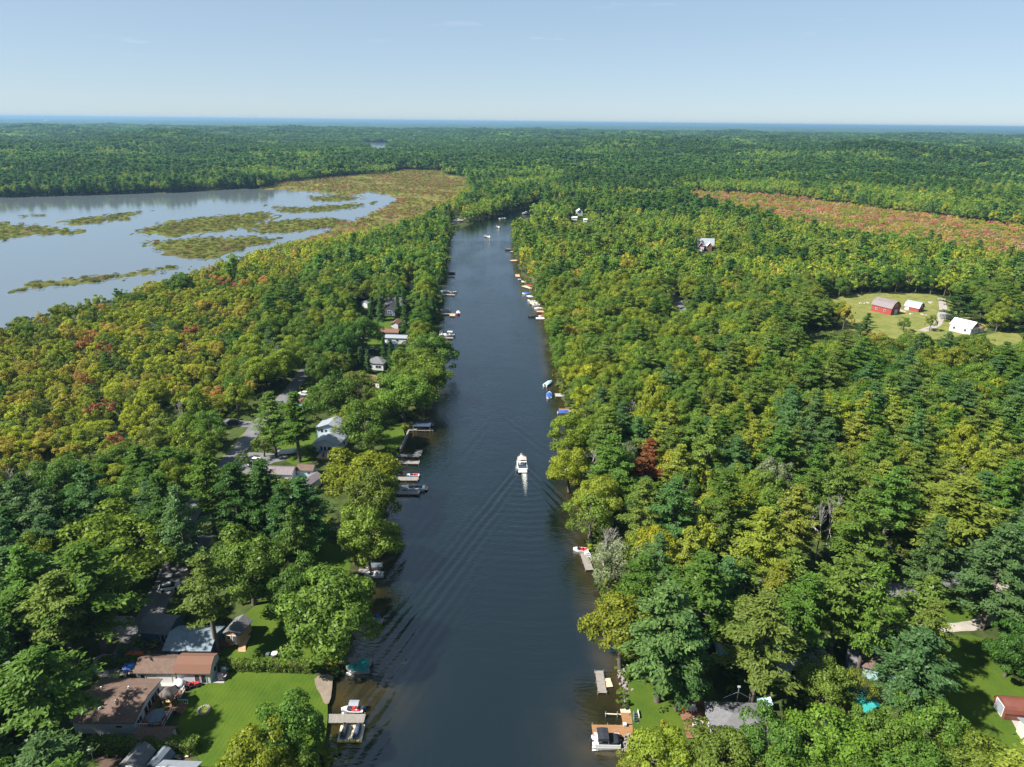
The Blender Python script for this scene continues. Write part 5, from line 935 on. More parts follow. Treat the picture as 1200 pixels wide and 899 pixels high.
def kites(P, Nn, size, rg, asp=1.35, along=None):
    n = len(P); t = unit(np.cross(Nn, rg.normal(size=(n, 3)))) if along is None else unit(along - Nn * (along * Nn).sum(-1, keepdims=True))
    b = np.cross(Nn, t); s = np.broadcast_to(np.asarray(size, float), (n,))[:, None]; k = rg.uniform(.45, .75, (n, 1))
    sag = Nn * s * rg.uniform(-.25, .15, (n, 1))
    V = np.stack([P + t * s * asp * .5 + sag, P + b * s * k * .75, P - t * s * asp * .5 + sag, P - b * s * k * .75], 1).reshape(-1, 3)
    return V, np.arange(4 * n).reshape(n, 4)
class Geo:
    def __init__(s): s.V = []; s.Q = []; s.m = []; s.var = []; s.n = 0
    def add(s, V, Q, m, var):
        s.V.append(V); s.Q.append(Q + s.n); s.n += len(V); s.m.append(np.full(len(Q), m)); s.var.append(np.broadcast_to(var, (len(Q),)))
    def tube(s, pts, rad, k=5):
        pts = np.array(pts, float); rings = []
        for i in range(len(pts)):
            t = unit(pts[min(i + 1, len(pts) - 1)] - pts[max(i - 1, 0)]); a = np.array((0, 0, 1.)) if abs(t[2]) < .9 else np.array((1., 0, 0)); u = unit(np.cross(t, a)); w_ = np.cross(t, u)
            ang = np.arange(k) * 2 * pi / k; rings.append(pts[i] + (u * np.cos(ang)[:, None] + w_ * np.sin(ang)[:, None]) * rad[i])
        V = np.concatenate(rings); Q = []
        for i in range(len(pts) - 1):
            for j in range(k): a, b = i * k + j, i * k + (j + 1) % k; Q.append((a, b, b + k, a + k))
        s.add(V, np.array(Q), 0, .5)
    def part(s, which):
        Qs = np.concatenate(s.Q); V = np.concatenate(s.V); m = np.concatenate(s.m); var = np.concatenate(s.var); sel = m == which; q = Qs[sel]
        ids, inv = np.unique(q, return_inverse=True); return V[ids], inv.reshape(q.shape), var[sel]
def broadleaf(seed, H=16., Rr=6., nl=46, lpl=270, leaf=.36, base=.26, trunk=True, zr=.37, sparse=1.0):
    rg = np.random.default_rng(seed); g = Geo(); cz = H * (1 - zr) - .02 * H; rz = H * zr
    n = nl * 2; i = np.arange(n) + .5; ph = np.arccos(1 - 2 * i / n); th = pi * (1 + 5 ** .5) * i + rg.uniform(0, 6)
    D = np.stack([np.cos(th) * np.sin(ph), np.sin(th) * np.sin(ph), np.cos(ph)], -1); D = unit(D + rg.normal(0, .22, D.shape)); D = D[D[:, 2] > -.62]; D = D[rg.permutation(len(D))[:nl]]
    az = np.arctan2(D[:, 1], D[:, 0]); p1, p2 = rg.uniform(0, 6.28, 2); mod = 1 + .15 * np.sin(az * 2 + p1) + .10 * np.sin(az * 3 + p2)
    f = rg.uniform(.45, .92, len(D)) * mod
    Cc = np.stack([Rr * f * D[:, 0], Rr * f * D[:, 1], cz + rz * f * D[:, 2] * rg.uniform(.85, 1.08, len(D))], -1); lr = Rr * rg.uniform(.15, .34, len(D)); lv = rg.uniform(-.13, .13, len(D))
    for c, r_, d, v in zip(Cc, lr, D, lv):
        k = int(lpl * (r_ / (.29 * Rr)) ** 2 * rg.uniform(.75, 1.15) * sparse); dd = unit(rg.normal(size=(k * 2, 3)) + d * .55 + np.array((0, 0, .25))); dd = dd[(dd @ d) > -.45][:k]
        P = c + dd * r_ * np.array((1, 1, .8)) * rg.uniform(.62, 1.1, (len(dd), 1)); Nn = unit(dd + rg.normal(0, .42, dd.shape))
        V, Q = kites(P, Nn, leaf * rg.uniform(.5, 1.35, len(P)), rg); g.add(V, Q, 1, np.clip(.5 + v + rg.normal(0, .16, len(P)), 0, 1))
    if trunk:
        tr_ = H * .018 + .06; top = H * .72; g.tube([(0, 0, -.3), (0.05 * Rr, 0, H * .2), (0, .04 * Rr, H * .45), (0, 0, top)], [tr_ * 1.35, tr_, tr_ * .7, tr_ * .3], 7)
        for j in rg.permutation(len(Cc))[:11]:
            z0 = H * rg.uniform(base, .55); c = Cc[j]; mid = np.array((c[0] * .45, c[1] * .45, z0 + (c[2] - z0) * .6)); g.tube([(0, 0, z0), mid, c], [tr_ * .45, tr_ * .28, tr_ * .1], 4)
    return g
def pine(seed, H=24., Ln=4.9, z0=.30, wh=18, tuft=30, leaf=.34, step=.8, nb=(3, 5), branch=True, conic=.0):
    rg = np.random.default_rng(seed); g = Geo(); tr_ = H * .0125 + .08; lx, ly = rg.normal(0, .25, 2)
    g.tube([(0, 0, -.3), (lx * .4, ly * .4, H * .4), (lx, ly, H * .8), (lx, ly, H * .99)], [tr_ * 1.25, tr_, tr_ * .45, .04], 7)
    for wi in range(wh):
        t = (wi + rg.uniform(-.25, .25)) / (wh - 1); t = min(max(t, 0), 1); z = H * (z0 + (1 - z0) * .985 * t); prof = (.5 + .5 * sin(pi * min(1, .28 + t * .62))) * (1 - t ** 2.2) ** .8 * (1 - conic * t) + .07
        if conic: prof = (1 - t) ** .85 * .95 + .06
        sc_ = Ln * prof * rg.uniform(.75, 1.12); k = rg.integers(nb[0], nb[1] + 1); a0 = rg.uniform(0, 6.28)
        for b in range(k):
            L = sc_ * rg.uniform(.5, 1.3); a = a0 + 2 * pi * b / k + rg.normal(0, .25); ca, sa = cos(a), sin(a); rise = L * rg.uniform(.02, .22) - .35 * (1 - t) * rg.random()
            e = np.array((lx * t + ca * L, ly * t + sa * L, z + rise)); o = np.array((lx * t, ly * t, z - .1))
            if branch and L > .8: g.tube([o, (o + e) / 2 + np.array((0, 0, -.12 * L * .4)), e], [tr_ * .35 * (1 - .6 * t), tr_ * .2, .03], 3)
            nt_ = max(2, int(L / step)); 
            for q in range(nt_ + 1):
                u = .34 + .66 * q / nt_; lat = rg.normal(0, .22 * L * u * .62); c = o + (e - o) * u + np.array((-sa * lat, ca * lat, .1 * L * u * u * .6 + rg.normal(0, .1)))
                m = int(tuft * rg.uniform(.7, 1.25)); off = rg.normal(0, 1, (m, 3)) * np.array((.46, .46, .15)) * (step / .8)
                P = c + off; out = np.stack([np.full(m, ca), np.full(m, sa), np.full(m, .35)], -1) + rg.normal(0, .45, (m, 3)); Nn = unit(np.array((0, 0, 1.)) + rg.normal(0, .42, (m, 3)) + out * .25)
                V, Q = kites(P, Nn, leaf * rg.uniform(.7, 1.3, m), rg, 1.9, unit(out)); g.add(V, Q, 1, np.clip(.5 + rg.normal(0, .05) + rg.normal(0, .15, m), 0, 1))
    return g
def dead(seed, H=14., spread=.5, depth=4):
    rg = np.random.default_rng(seed); g = Geo()
    def br(o, d, L, r, lv):
        e = o + d * L; m = (o + e) / 2 + rg.normal(0, .05 * L, 3); g.tube([o, m, e], [r, r * .8, r * .55], 4 if lv < 2 else 3)
        if lv < depth:
            for _ in range(rg.integers(3, 5)):
                dd = unit(d + rg.normal(0, spread, 3) + np.array((0, 0, .12))); br(o + (e - o) * rg.uniform(.55, 1), dd, L * rg.uniform(.5, .75), r * .55, lv + 1)
    br(np.array((0, 0, -.3)), np.array((0, 0, 1.)), H * .36, H * .014 + .06, 0)
    return g
def shrub(seed, **k): return broadleaf(seed, 3.6, 2.2, 13, 60, .36, .1, trunk=True, zr=.46, **k)
def clip_geo(seed, L, Wd, Hh):             # clipped hedge faces
    rg = np.random.default_rng(seed); g = Geo(); n = int(70 * (L * Wd + 2 * L * Hh + 2 * Wd * Hh) / 2.2); face = rg.choice(5, n, p=np.array([L * Wd, L * Hh, L * Hh, Wd * Hh, Wd * Hh]) / (L * Wd + 2 * L * Hh + 2 * Wd * Hh)); u, v = rg.uniform(-.5, .5, (2, n)); P = np.zeros((n, 3)); Nn = np.zeros((n, 3))
    for f, (ax, nr_) in enumerate((('top', (0, 0, 1)), ('s', (0, -1, 0)), ('n', (0, 1, 0)), ('e', (1, 0, 0)), ('w', (-1, 0, 0)))):
        k = face == f
        if f == 0: P[k] = np.stack([u[k] * L, v[k] * Wd, np.full(k.sum(), Hh)], -1)
        elif f < 3: P[k] = np.stack([u[k] * L, np.full(k.sum(), nr_[1] * Wd / 2), (v[k] + .5) * Hh], -1)
        else: P[k] = np.stack([np.full(k.sum(), nr_[0] * L / 2), u[k] * Wd, (v[k] + .5) * Hh], -1)
        Nn[k] = nr_
    P += rg.normal(0, .07, P.shape) + Nn * (.12 * np.sin(P[:, :1] * 1.9 + seed) + .08 * np.sin(P[:, :1] * 4.7)); Nn = unit(Nn + rg.normal(0, .5, Nn.shape)); V, Q = kites(P, Nn, .26 * rg.uniform(.7, 1.3, n), rg); g.add(V, Q, 1, np.clip(.5 + rg.normal(0, .17, n), 0, 1)); return g

PALC = {'bright green': (.094, .152, .02), 'yellow-green': (.14, .18, .018), 'deep green': (.042, .098, .014), 'mid-green': (.074, .132, .02), 'olive': (.105, .138, .022), 'lime-yellow': (.205, .235, .02), 'golden': (.225, .20, .028), 'orange': (.31, .17, .045), 'russet': (.24, .095, .045), 'crimson': (.27, .095, .075), 'salmon': (.27, .18, .095),
        'blue-green': (.062, .122, .036), 'pine green': (.07, .135, .02), 'light pine green': (.10, .15, .026), 'yellowish': (.155, .185, .026), 'dark pine': (.038, .086, .018), 'grey-green': (.14, .17, .08), 'teal-green': (.044, .096, .028), 'rust-brown': (.17, .07, .03)}
PALC = {k: tuple(c * 1.36 for c in v) for k, v in PALC.items()}

# ------------------------------------------------------------------ tree library
LIB = {}
def lib(key, geo, H, Rr):
    V0, Q0, _ = geo.part(0) if any((m == 0).any() for m in geo.m) else (None, None, None); V1, Q1, v1 = geo.part(1) if any((m == 1).any() for m in geo.m) else (None, None, None)
    LIB[key] = dict(geo=geo, H=H, R=Rr, trunk=mesh_np('trunk', V0, Q0, mats=[M_deadwood if key.startswith('D') else M_bark], smooth_=True) if V0 is not None else None,
                    crown=mesh_np('crown', V1, Q1, v1, mats=[M_leaf]) if V1 is not None else None)
for k in range(10): lib('B%d' % k, broadleaf(100 + k, H=16, Rr=6 + .3 * (k % 3), nl=50 + 3 * k, zr=(.44, .46, .41, .45, .47, .43, .44, .42, .46, .40)[k]), 16, 6.2)
for k in range(5): lib('A%d' % k, broadleaf(160 + k, H=9, Rr=3.7, nl=24 + 2 * k, lpl=105, leaf=.34, zr=(.42, .38, .45, .40, .36)[k]), 9, 3.7)
for k in range(2): lib('O%d' % k, broadleaf(140 + k, H=15, Rr=5, nl=36, lpl=150, leaf=.3, sparse=.8, zr=.42), 15, 5)
for k in range(7): lib('P%d' % k, pine(200 + k, H=24, Ln=4.9 + .4 * (k % 3), z0=(.28, .36, .22, .42, .30, .18, .34)[k], wh=(15, 13, 16, 12, 15, 17, 14)[k]), 24, 5.2)
for k in range(2): lib('S%d' % k, pine(230 + k, H=14, Ln=2.7, z0=.05, wh=24, tuft=10, leaf=.36, step=.6, nb=(6, 8), branch=False, conic=.62), 14, 2.6)
for k in range(4): lib('D%d' % k, dead(260 + k, 14, (.5, .38, .62, .3)[k]), 14, 4.5)
for k in range(2): lib('H%d' % k, shrub(280 + k), 3.6, 2.2)

# ------------------------------------------------------------------ where each tree stands
TREES = []                                 # dicts: x, y, h, r, kind, key, col, cname, hand
def add_tree(kind, x, y, h, r, cname, hand=False, label=None, key=None):
    pre = {'broadleaf': 'B', 'open': 'O', 'pine': 'P', 'spruce': 'S', 'dead': 'D', 'shrub': 'H'}[kind]; n = sum(1 for k in LIB if k[0] == pre)
    if kind == 'broadleaf' and r < 4.7: pre, n = 'A', 5
    TREES.append(dict(x=x, y=y, h=h, r=r, kind=kind, key=key or pre + str(rng.integers(n)), cname=cname, hand=hand, label=label, rot=rng.uniform(0, 6.28)))
HAND = [  # kind, crown centre px, py, crown width px, height m, colour, label
    ('pine', 52, 818, 112, 23, 'pine green', 'broad green pine overhanging the bungalow drive'), ('pine', 103, 690, 100, 25, 'pine green', 'tall spreading pine above the gravel drive'), ('pine', 70, 720, 80, 22, 'light pine green', 'light pine leaning behind the gravel drive pine'),
    ('broadleaf', 136, 637, 125, 19, 'bright green', 'large round bright maple behind the gravel drive pines'), ('pine', 190, 600, 60, 24, 'dark pine', 'dark pine beside the lane bend'), ('pine', 212, 615, 50, 24, 'blue-green', 'dark slender pine touching the lane'),
    ('pine', 243, 572, 58, 23, 'pine green', 'first pine of the dark row facing the lane'), ('pine', 277, 583, 62, 23, 'dark pine', 'second pine of the dark row past the lane'), ('pine', 312, 580, 60, 23, 'dark pine', 'third pine of the dark row past the lane'), ('pine', 352, 597, 62, 22, 'teal-green', 'pine at the river end of the dark row'), ('pine', 332, 606, 46, 21, 'dark pine', 'low pine under the dark row'),
    ('broadleaf', 290, 657, 92, 19, 'mid-green', 'round maple between lane and shaded lawn'), ('pine', 243, 698, 66, 23, 'light pine green', 'pine standing over the blue bungalow roof'), ('broadleaf', 386, 714, 124, 20, 'bright green', 'wide bright maple leaning over the water'), ('broadleaf', 350, 690, 70, 17, 'mid-green', 'maple crowding behind the leaning waterside maple'),
    ('broadleaf', 303, 886, 88, 14, 'yellow-green', 'yellow-green maple at the foot of the striped lawn'), ('broadleaf', 340, 852, 82, 15, 'mid-green', 'dark maple between striped lawn and jet ski dock'), ('broadleaf', 360, 897, 44, 11, 'mid-green', 'small tree at the water below the jet ski dock'),
    ('broadleaf', 424, 552, 82, 18, 'yellow-green', 'light maple by the cottage boat docks'), ('broadleaf', 436, 578, 70, 17, 'olive', 'olive waterside maple at the white day cruiser'), ('broadleaf', 430, 625, 72, 17, 'bright green', 'waterside maple below the day cruiser dock'), ('broadleaf', 428, 494, 58, 18, 'mid-green', 'dense rounded maple beside the white cottage'),
    ('pine', 318, 490, 40, 22, 'light pine green', 'tall pine by the lane side of the cottage lawn'), ('pine', 346, 494, 50, 23, 'pine green', 'tall pine in the cottage lawn'), ('broadleaf', 307, 515, 32, 10, 'bright green', 'little round tree beside the concrete yard'), ('broadleaf', 285, 537, 18, 6, 'mid-green', 'small bushy tree on the concrete yard'),
    ('broadleaf', 386, 464, 58, 18, 'mid-green', 'dense round tree behind the white cottage'), ('broadleaf', 420, 453, 46, 15, 'olive', 'flat-topped olive tree below the pinkish-roofed cabin'), ('broadleaf', 472, 458, 62, 19, 'bright green', 'drooping bright willow above the boat shelter'), ('broadleaf', 498, 440, 60, 19, 'bright green', 'waterside willow bulging over the river'), ('broadleaf', 506, 408, 56, 18, 'mid-green', 'dark waterside maple before the concrete wall'), ('broadleaf', 484, 422, 48, 17, 'bright green', 'bright maple between hip-roofed bungalow and willow'),
    ('broadleaf', 425, 388, 42, 18, 'deep green', 'big dark maple beside the red-brown roofed house'), ('broadleaf', 393, 400, 44, 18, 'deep green', 'broad dark maple closing the end of the lane'), ('spruce', 474, 356, 10, 15, 'dark pine', 'dark spruce before the charcoal house'), ('spruce', 466, 360, 9, 13, 'dark pine', 'slim spruce before the charcoal gable wing'), ('spruce', 474, 376, 12, 16, 'dark pine', 'dark spruce beside the red-brown shed'), ('spruce', 489, 362, 12, 16, 'dark pine', 'spruce at the waterside clump'), ('spruce', 498, 360, 12, 16, 'teal-green', 'tallest spruce of the waterside clump'), ('spruce', 507, 364, 11, 14, 'dark pine', 'spruce at the water edge of the clump'), ('spruce', 446, 362, 11, 13, 'teal-green', 'spruce behind the small lawn'), ('spruce', 436, 360, 11, 12, 'dark pine', 'spruce by the blue-roofed shed'), ('spruce', 450, 412, 10, 13, 'dark pine', 'spruce at the white porch'), ('spruce', 457, 415, 10, 13, 'dark pine', 'spruce between porch and hip-roofed bungalow'), ('spruce', 412, 424, 12, 12, 'teal-green', 'bluish spruce by the pinkish-roofed cabin'), ('spruce', 421, 423, 12, 12, 'teal-green', 'second bluish spruce by the pinkish-roofed cabin'), ('spruce', 431, 425, 10, 11, 'teal-green', 'small bluish spruce at the hip-roofed bungalow'),
    ('broadleaf', 492, 306, 30, 18, 'mid-green', None), ('broadleaf', 502, 312, 30, 18, 'mid-green', None), ('broadleaf', 498, 332, 34, 17, 'bright green', None), ('broadleaf', 513, 350, 16, 7, 'mid-green', 'round bush hanging over the grey dock'),
    ('broadleaf', 578, 238, 36, 16, 'bright green', 'round bright tree clump on the marsh-side bend'), ('broadleaf', 608, 228, 30, 18, 'mid-green', 'round tree at the tip of the far bend'), ('broadleaf', 560, 243, 20, 13, 'mid-green', 'low tree beside the bend road'),
    ('pine', 779, 742, 96, 26, 'blue-green', 'pale blue-green pine with bare trunk on the riverside lawn'), ('pine', 800, 765, 60, 22, 'blue-green', 'smaller blue-green pine beside the bare-trunked pine'), ('broadleaf', 731, 733, 84, 17, 'yellow-green', 'yellow-green ash leaning over the mossy dock'), ('broadleaf', 738, 715, 50, 16, 'bright green', 'bright tree behind the leaning ash'), ('pine', 818, 700, 88, 24, 'pine green', 'dense green pine behind the blue-green pine'), ('pine', 893, 752, 86, 25, 'light pine green', 'tall pine behind the grey hip-roofed house'), ('pine', 940, 720, 70, 23, 'pine green', 'pine beside the pine-hidden pale house'), ('pine', 985, 705, 84, 25, 'light pine green', 'wide pine leaning over the gravel track'), ('pine', 1022, 715, 56, 26, 'pine green', 'leaning pine with bare trunk by the umber-roofed cabin'), ('pine', 1078, 720, 62, 22, 'light pine green', 'light pine between track and wide lawn'), ('pine', 1072, 785, 80, 21, 'blue-green', 'dense dusky pine casting its shadow on the wide lawn'), ('pine', 1090, 745, 50, 19, 'light pine green', 'yellowish pine at the lawn edge'), ('pine', 1172, 668, 80, 25, 'blue-green', 'large layered blue-green pine above the track bend'), ('pine', 1205, 650, 70, 24, 'blue-green', 'blue-green pine beyond the track bend'), ('broadleaf', 1190, 755, 60, 13, 'deep green', 'dark dense maple at the edge of the wide lawn'), ('broadleaf', 1212, 720, 50, 13, 'deep green', 'dark maple by the track end'),
    ('broadleaf', 968, 800, 66, 11, 'olive', 'leafy tree with yellow tips beside the teal shelter'), ('open', 1005, 800, 40, 9, 'olive', 'thin tree beside the turquoise fence'),
    ('broadleaf', 772, 882, 80, 9, 'yellow-green', 'yellow-green bushy tree at the pontoon boat shore'), ('open', 745, 890, 40, 6, 'yellow-green', 'shrubby tree by the pontoon boat'), ('broadleaf', 846, 886, 86, 11, 'olive', 'olive maple in front of the grey hip-roofed house'), ('broadleaf', 905, 872, 80, 12, 'mid-green', 'maple below the grey hip-roofed house corner'), ('broadleaf', 965, 868, 96, 12, 'bright green', 'broad bright maple below the rust-roofed shed'), ('broadleaf', 1030, 866, 76, 12, 'mid-green', 'maple below the teal shelter'), ('broadleaf', 1090, 850, 92, 12, 'mid-green', 'deep maple at the near corner of the wide lawn'), ('broadleaf', 1065, 900, 90, 11, 'mid-green', None), ('broadleaf', 1150, 893, 86, 10, 'olive', 'golden-tipped maple at the foot of the wide lawn'), ('broadleaf', 1000, 905, 90, 10, 'mid-green', None), ('broadleaf', 925, 905, 80, 10, 'mid-green', None), ('broadleaf', 1205, 905, 70, 9, 'olive', None), ('broadleaf', 805, 915, 70, 8, 'mid-green', None),
    ('broadleaf', 670, 505, 60, 15, 'yellow-green', 'yellow-green maple hanging over the river by the cruiser'), ('broadleaf', 668, 545, 52, 14, 'yellow-green', 'bright maple at the river bulge'), ('open', 692, 600, 60, 15, 'bright green', None), ('broadleaf', 700, 580, 56, 15, 'yellow-green', None), ('broadleaf', 765, 640, 56, 13, 'lime-yellow', 'lime-bright maple among the farm-side pines'), ('broadleaf', 745, 650, 40, 12, 'bright green', None), ('open', 722, 655, 60, 12, 'grey-green', 'thin greyish tree with bare twigs by the pale dock'),
    ('dead', 685, 535, 44, 15, 'grey-green', 'leafless grey tree overhanging the river by the cruiser'), ('dead', 710, 630, 44, 13, 'grey-green', 'leafless tree above the pale dock'), ('dead', 967, 600, 36, 22, 'grey-green', 'tall bleached dead trunks among yellowish pines'), ('dead', 978, 596, 26, 20, 'grey-green', 'second bleached dead trunk among yellowish pines'), ('dead', 1116, 540, 26, 17, 'grey-green', 'lone bleached dead tree above the golden pine'), ('dead', 800, 868, 40, 9, 'grey-green', 'bare white birch before the reddish patio'), ('dead', 1045, 635, 30, 16, 'grey-green', 'half dead tree beside the pine lane'), ('dead', 397, 612, 36, 14, 'grey-green', 'leafless grey tree by the waterside maples'), ('dead', 792, 370, 22, 13, 'grey-green', 'grey leafless tree beside the forest road'), ('dead', 970, 290, 16, 13, 'grey-green', None), ('dead', 84, 600, 30, 12, 'grey-green', None), ('dead', 105, 598, 24, 12, 'grey-green', None), ('dead', 628, 330, 18, 13, 'grey-green', 'bleached tree above the grassy-edge walkway'), ('dead', 720, 375, 18, 13, 'grey-green', None), ('dead', 372, 320, 18, 13, 'grey-green', None), ('dead', 160, 530, 20, 12, 'grey-green', None), ('dead', 210, 475, 22, 12, 'grey-green', None),
    ('pine', 762, 540, 38, 17, 'rust-brown', 'dead rust-brown conifer among green pines'), ('pine', 1122, 605, 100, 24, 'yellowish', 'big golden-tipped pine above the lane'), ('pine', 930, 610, 56, 23, 'yellowish', 'yellowish pine above the lane bend'), ('pine', 890, 640, 66, 23, 'yellowish', 'broad yellowish pine at the forest edge'), ('pine', 1010, 620, 66, 24, 'light pine green', 'light pine rising beside the dead trunks'), ('pine', 1045, 590, 60, 24, 'pine green', None), ('pine', 850, 590, 60, 22, 'pine green', None), ('pine', 790, 600, 56, 22, 'blue-green', None), ('pine', 720, 545, 56, 22, 'pine green', None),
    ('broadleaf', 1085, 324, 30, 17, 'deep green', 'dark round maple behind the hay field'), ('broadleaf', 1010, 322, 30, 17, 'mid-green', None), ('broadleaf', 1045, 325, 28, 16, 'deep green', None), ('pine', 1127, 352, 34, 21, 'dark pine', 'dark farm pine beside the farm track'), ('pine', 1016, 380, 18, 14, 'dark pine', 'dark pine in front of the red barn field'), ('broadleaf', 1060, 378, 17, 8, 'mid-green', 'small round tree in the hay field'), ('broadleaf', 1092, 376, 14, 9, 'olive', 'bushy tree by the farm track'), ('dead', 1162, 370, 24, 10, 'grey-green', 'grey bare tree beside the white farmhouse')]
for kd, cx, cy, wd, h, cn_, lb in HAND:
    x, y = unproj(cx, cy, GZ + h * (.6 if kd != 'spruce' else .5)); _, _, dep = proj(x, y, h * .6); add_tree(kd, float(x), float(y), h, float(wd * dep / FPX / 2), cn_, True, lb)

keep_px(105, 862, 236, 890); keep_px(120, 796, 205, 850); keep_px(225, 802, 300, 880); keep_px(300, 795, 350, 815); keep_px(262, 748, 350, 775); keep_px(745, 800, 795, 850); keep_px(1100, 752, 1165, 835); keep_px(1060, 730, 1140, 742); keep_px(268, 488, 345, 545); keep_px(300, 455, 352, 500); keep_px(352, 508, 372, 530); keep_px(455, 494, 474, 522); keep_px(370, 490, 404, 540); keep_px(950, 350, 1122, 388); keep_px(1160, 392, 1200, 401); keep_px(424, 165, 460, 181); keep_px(376, 790, 392, 830); keep_px(530, 247, 558, 262); keep_px(789, 348, 799, 361); keep_px(355, 440, 375, 462); keep_px(440, 372, 462, 384); keep_px(508, 376, 517, 392); keep_px(672, 248, 690, 258); keep_px(110, 728, 165, 745); keep_px(215, 588, 228, 600); keep_px(945, 680, 1060, 695); keep_px(210, 625, 240, 640)

ZA = [[(-400, 470), (0, 380), (120, 354), (215, 326), (300, 296), (400, 262), (470, 236), (545, 214), (566, 228), (520, 250), (440, 275), (380, 305), (330, 350), (300, 410), (255, 480), (140, 540), (0, 575), (-400, 700)]]
def zone(px, py, x, y):
    if pip(np.array(px), np.array(py), ZA[0]): return 'autumn'
    if pip(np.array(x), np.array(y), REDBAND): return 'red'
    if py < 222: return 'far'
    if py < 262: return 'mid'
    if px < 560: return 'leftnear' if py > 600 else 'left'
    if py < 420: return 'right' 
    if py < 500: return 'rightmid' if px < 1000 else 'rightpine'
    return 'rightnear'
ZP = {  # (broadleaf palette, conifer palette, conifer share, height range, radius range)
    'autumn': ((('yellow-green', 36), ('lime-yellow', 32), ('golden', 15), ('orange', 4), ('russet', 1.5), ('olive', 6), ('mid-green', 11)), (('pine green', 1),), .02, (7, 11), (2.6, 4.2)),
    'red': ((('crimson', 9), ('salmon', 28), ('golden', 18), ('russet', 8), ('olive', 15), ('yellow-green', 22)), (('pine green', 1),), .0, (4, 6.5), (2.6, 4.0)),
    'left': ((('mid-green', 34), ('bright green', 24), ('yellow-green', 22), ('deep green', 14), ('olive', 6)), (('pine green', 2), ('dark pine', 2), ('blue-green', 1)), .10, (10, 16), (3.4, 5.6)),
    'leftnear': ((('mid-green', 30), ('bright green', 26), ('yellow-green', 16), ('deep green', 14), ('olive', 8), ('grey-green', 6)), (('pine green', 2), ('dark pine', 2), ('blue-green', 2)), .38, (12, 18), (3.8, 5.8)),
    'right': ((('yellow-green', 40), ('bright green', 30), ('mid-green', 18), ('olive', 8), ('golden', 3), ('lime-yellow', 5)), (('pine green', 2), ('light pine green', 2), ('dark pine', 1)), .09, (11, 16), (3.6, 5.8)),
    'rightmid': ((('yellow-green', 38), ('bright green', 28), ('mid-green', 18), ('olive', 8), ('lime-yellow', 8)), (('pine green', 2), ('blue-green', 1), ('light pine green', 3)), .2, (12, 17), (3.6, 5.6)),
    'rightpine': ((('mid-green', 34), ('bright green', 26), ('deep green', 20), ('yellow-green', 15)), (('pine green', 3), ('blue-green', 3), ('light pine green', 2)), .5, (12, 17), (3.6, 5.6)),
    'rightnear': ((('yellow-green', 34), ('bright green', 28), ('mid-green', 18), ('olive', 10), ('lime-yellow', 6), ('grey-green', 4)), (('pine green', 3), ('light pine green', 4), ('blue-green', 3), ('yellowish', 3)), .46, (12, 18), (3.6, 5.6)),
    'mid': ((('mid-green', 30), ('bright green', 26), ('yellow-green', 28), ('deep green', 10), ('olive', 8), ('golden', 3)), (('pine green', 2), ('dark pine', 2), ('teal-green', 1)), .25, (11, 17), (4, 6)),
    'far': ((('mid-green', 36), ('deep green', 16), ('bright green', 22), ('yellow-green', 20), ('olive', 8)), (('dark pine', 3), ('teal-green', 2), ('pine green', 1)), .38, (11, 17), (4, 6.5))}
def pick(pal):
    w_ = np.array([p[1] for p in pal], float); return pal[rng.choice(len(pal), p=w_ / w_.sum())][0]
_KC = {}
def keep_arrays():
    if 'a' not in _KC or len(_KC['a']) != len(KEEP): _KC['a'] = np.array(KEEP)
    return _KC['a']
LAKEVIS = [(-500, 440), (0, 375), (60, 357), (130, 341), (215, 316), (262, 301), (300, 291), (345, 281), (400, 273), (470, 259), (528, 233), (546, 216), (500, 203), (420, 206), (395, 214), (300, 220), (0, 229), (-500, 236)]
def over_lake(x, y, h):
    bx, by, d = proj(np.asarray(x), np.asarray(y), np.asarray(h) * .93 + GZ); return pip(bx, by, LAKEVIS)
def blocked(x, y, h, r):
    if y > 1500: return False
    bx, by, d = proj(np.array([x, x]), np.array([y, y]), np.array([GZ, h])); rp = r * .92 * FPX / d[1]
    K = keep_arrays(); t0 = by[1] - 1; t1 = by[0] - (by[0] - by[1]) * .12
    hit = (K[:, 4] > y - 1) & (bx.min() + rp > K[:, 0]) & (bx.max() - rp < K[:, 2]) & (t1 > K[:, 1]) & (t0 < K[:, 3]); return bool(hit.any())

SUNPTS = [G(px, py, z) for px, py, z in ((150, 815, 4), (170, 835, 4), (182, 786, 4), (226, 785, 4), (219, 755, 4), (200, 812, 2), (189, 729, 4), (230, 815, 1), (250, 840, 1), (290, 800, 1), (320, 810, 1), (240, 870, 1), (170, 875, 2), (300, 784, 2), (340, 784, 2), (320, 760, 1), (760, 830, 1), (775, 815, 1), (868, 842, 4), (1120, 790, 1), (1140, 820, 1), (1130, 770, 1), (387, 513, 4), (390, 496, 5), (330, 550, 3), (290, 510, 1), (330, 470, 1), (360, 520, 1), (463, 505, 1), (1100, 737, 1), (1050, 737, 1))]
def shades(x, y, h, r):
    k = 1 / tan(SUN_EL); sx, sy = sin(SUN_AZ), cos(SUN_AZ)
    for p in SUNPTS:
        for f in (.45, .7, .92):
            q = (f * h - p.z) * k
            if q > 0 and hypot(p.x + sx * q - x, p.y + sy * q - y) < r * (.85 if f < .9 else .5): return True
    return False
def scatter(y0, y1, sp, kmax):
    """jittered hexagonal lattice of candidate trees in view between two distances"""
    out = []; rows = np.arange(y0, y1, sp * .87)
    for i, yy in enumerate(rows):
        hw = .78 * yy * 1.12 + 45; xs = np.arange(-hw, hw, sp) + (sp / 2 if i % 2 else 0); out.append(np.stack([xs, np.full(len(xs), yy)], -1))
    P = np.concatenate(out); P = P + rng.uniform(-.36, .36, P.shape) * sp; return P
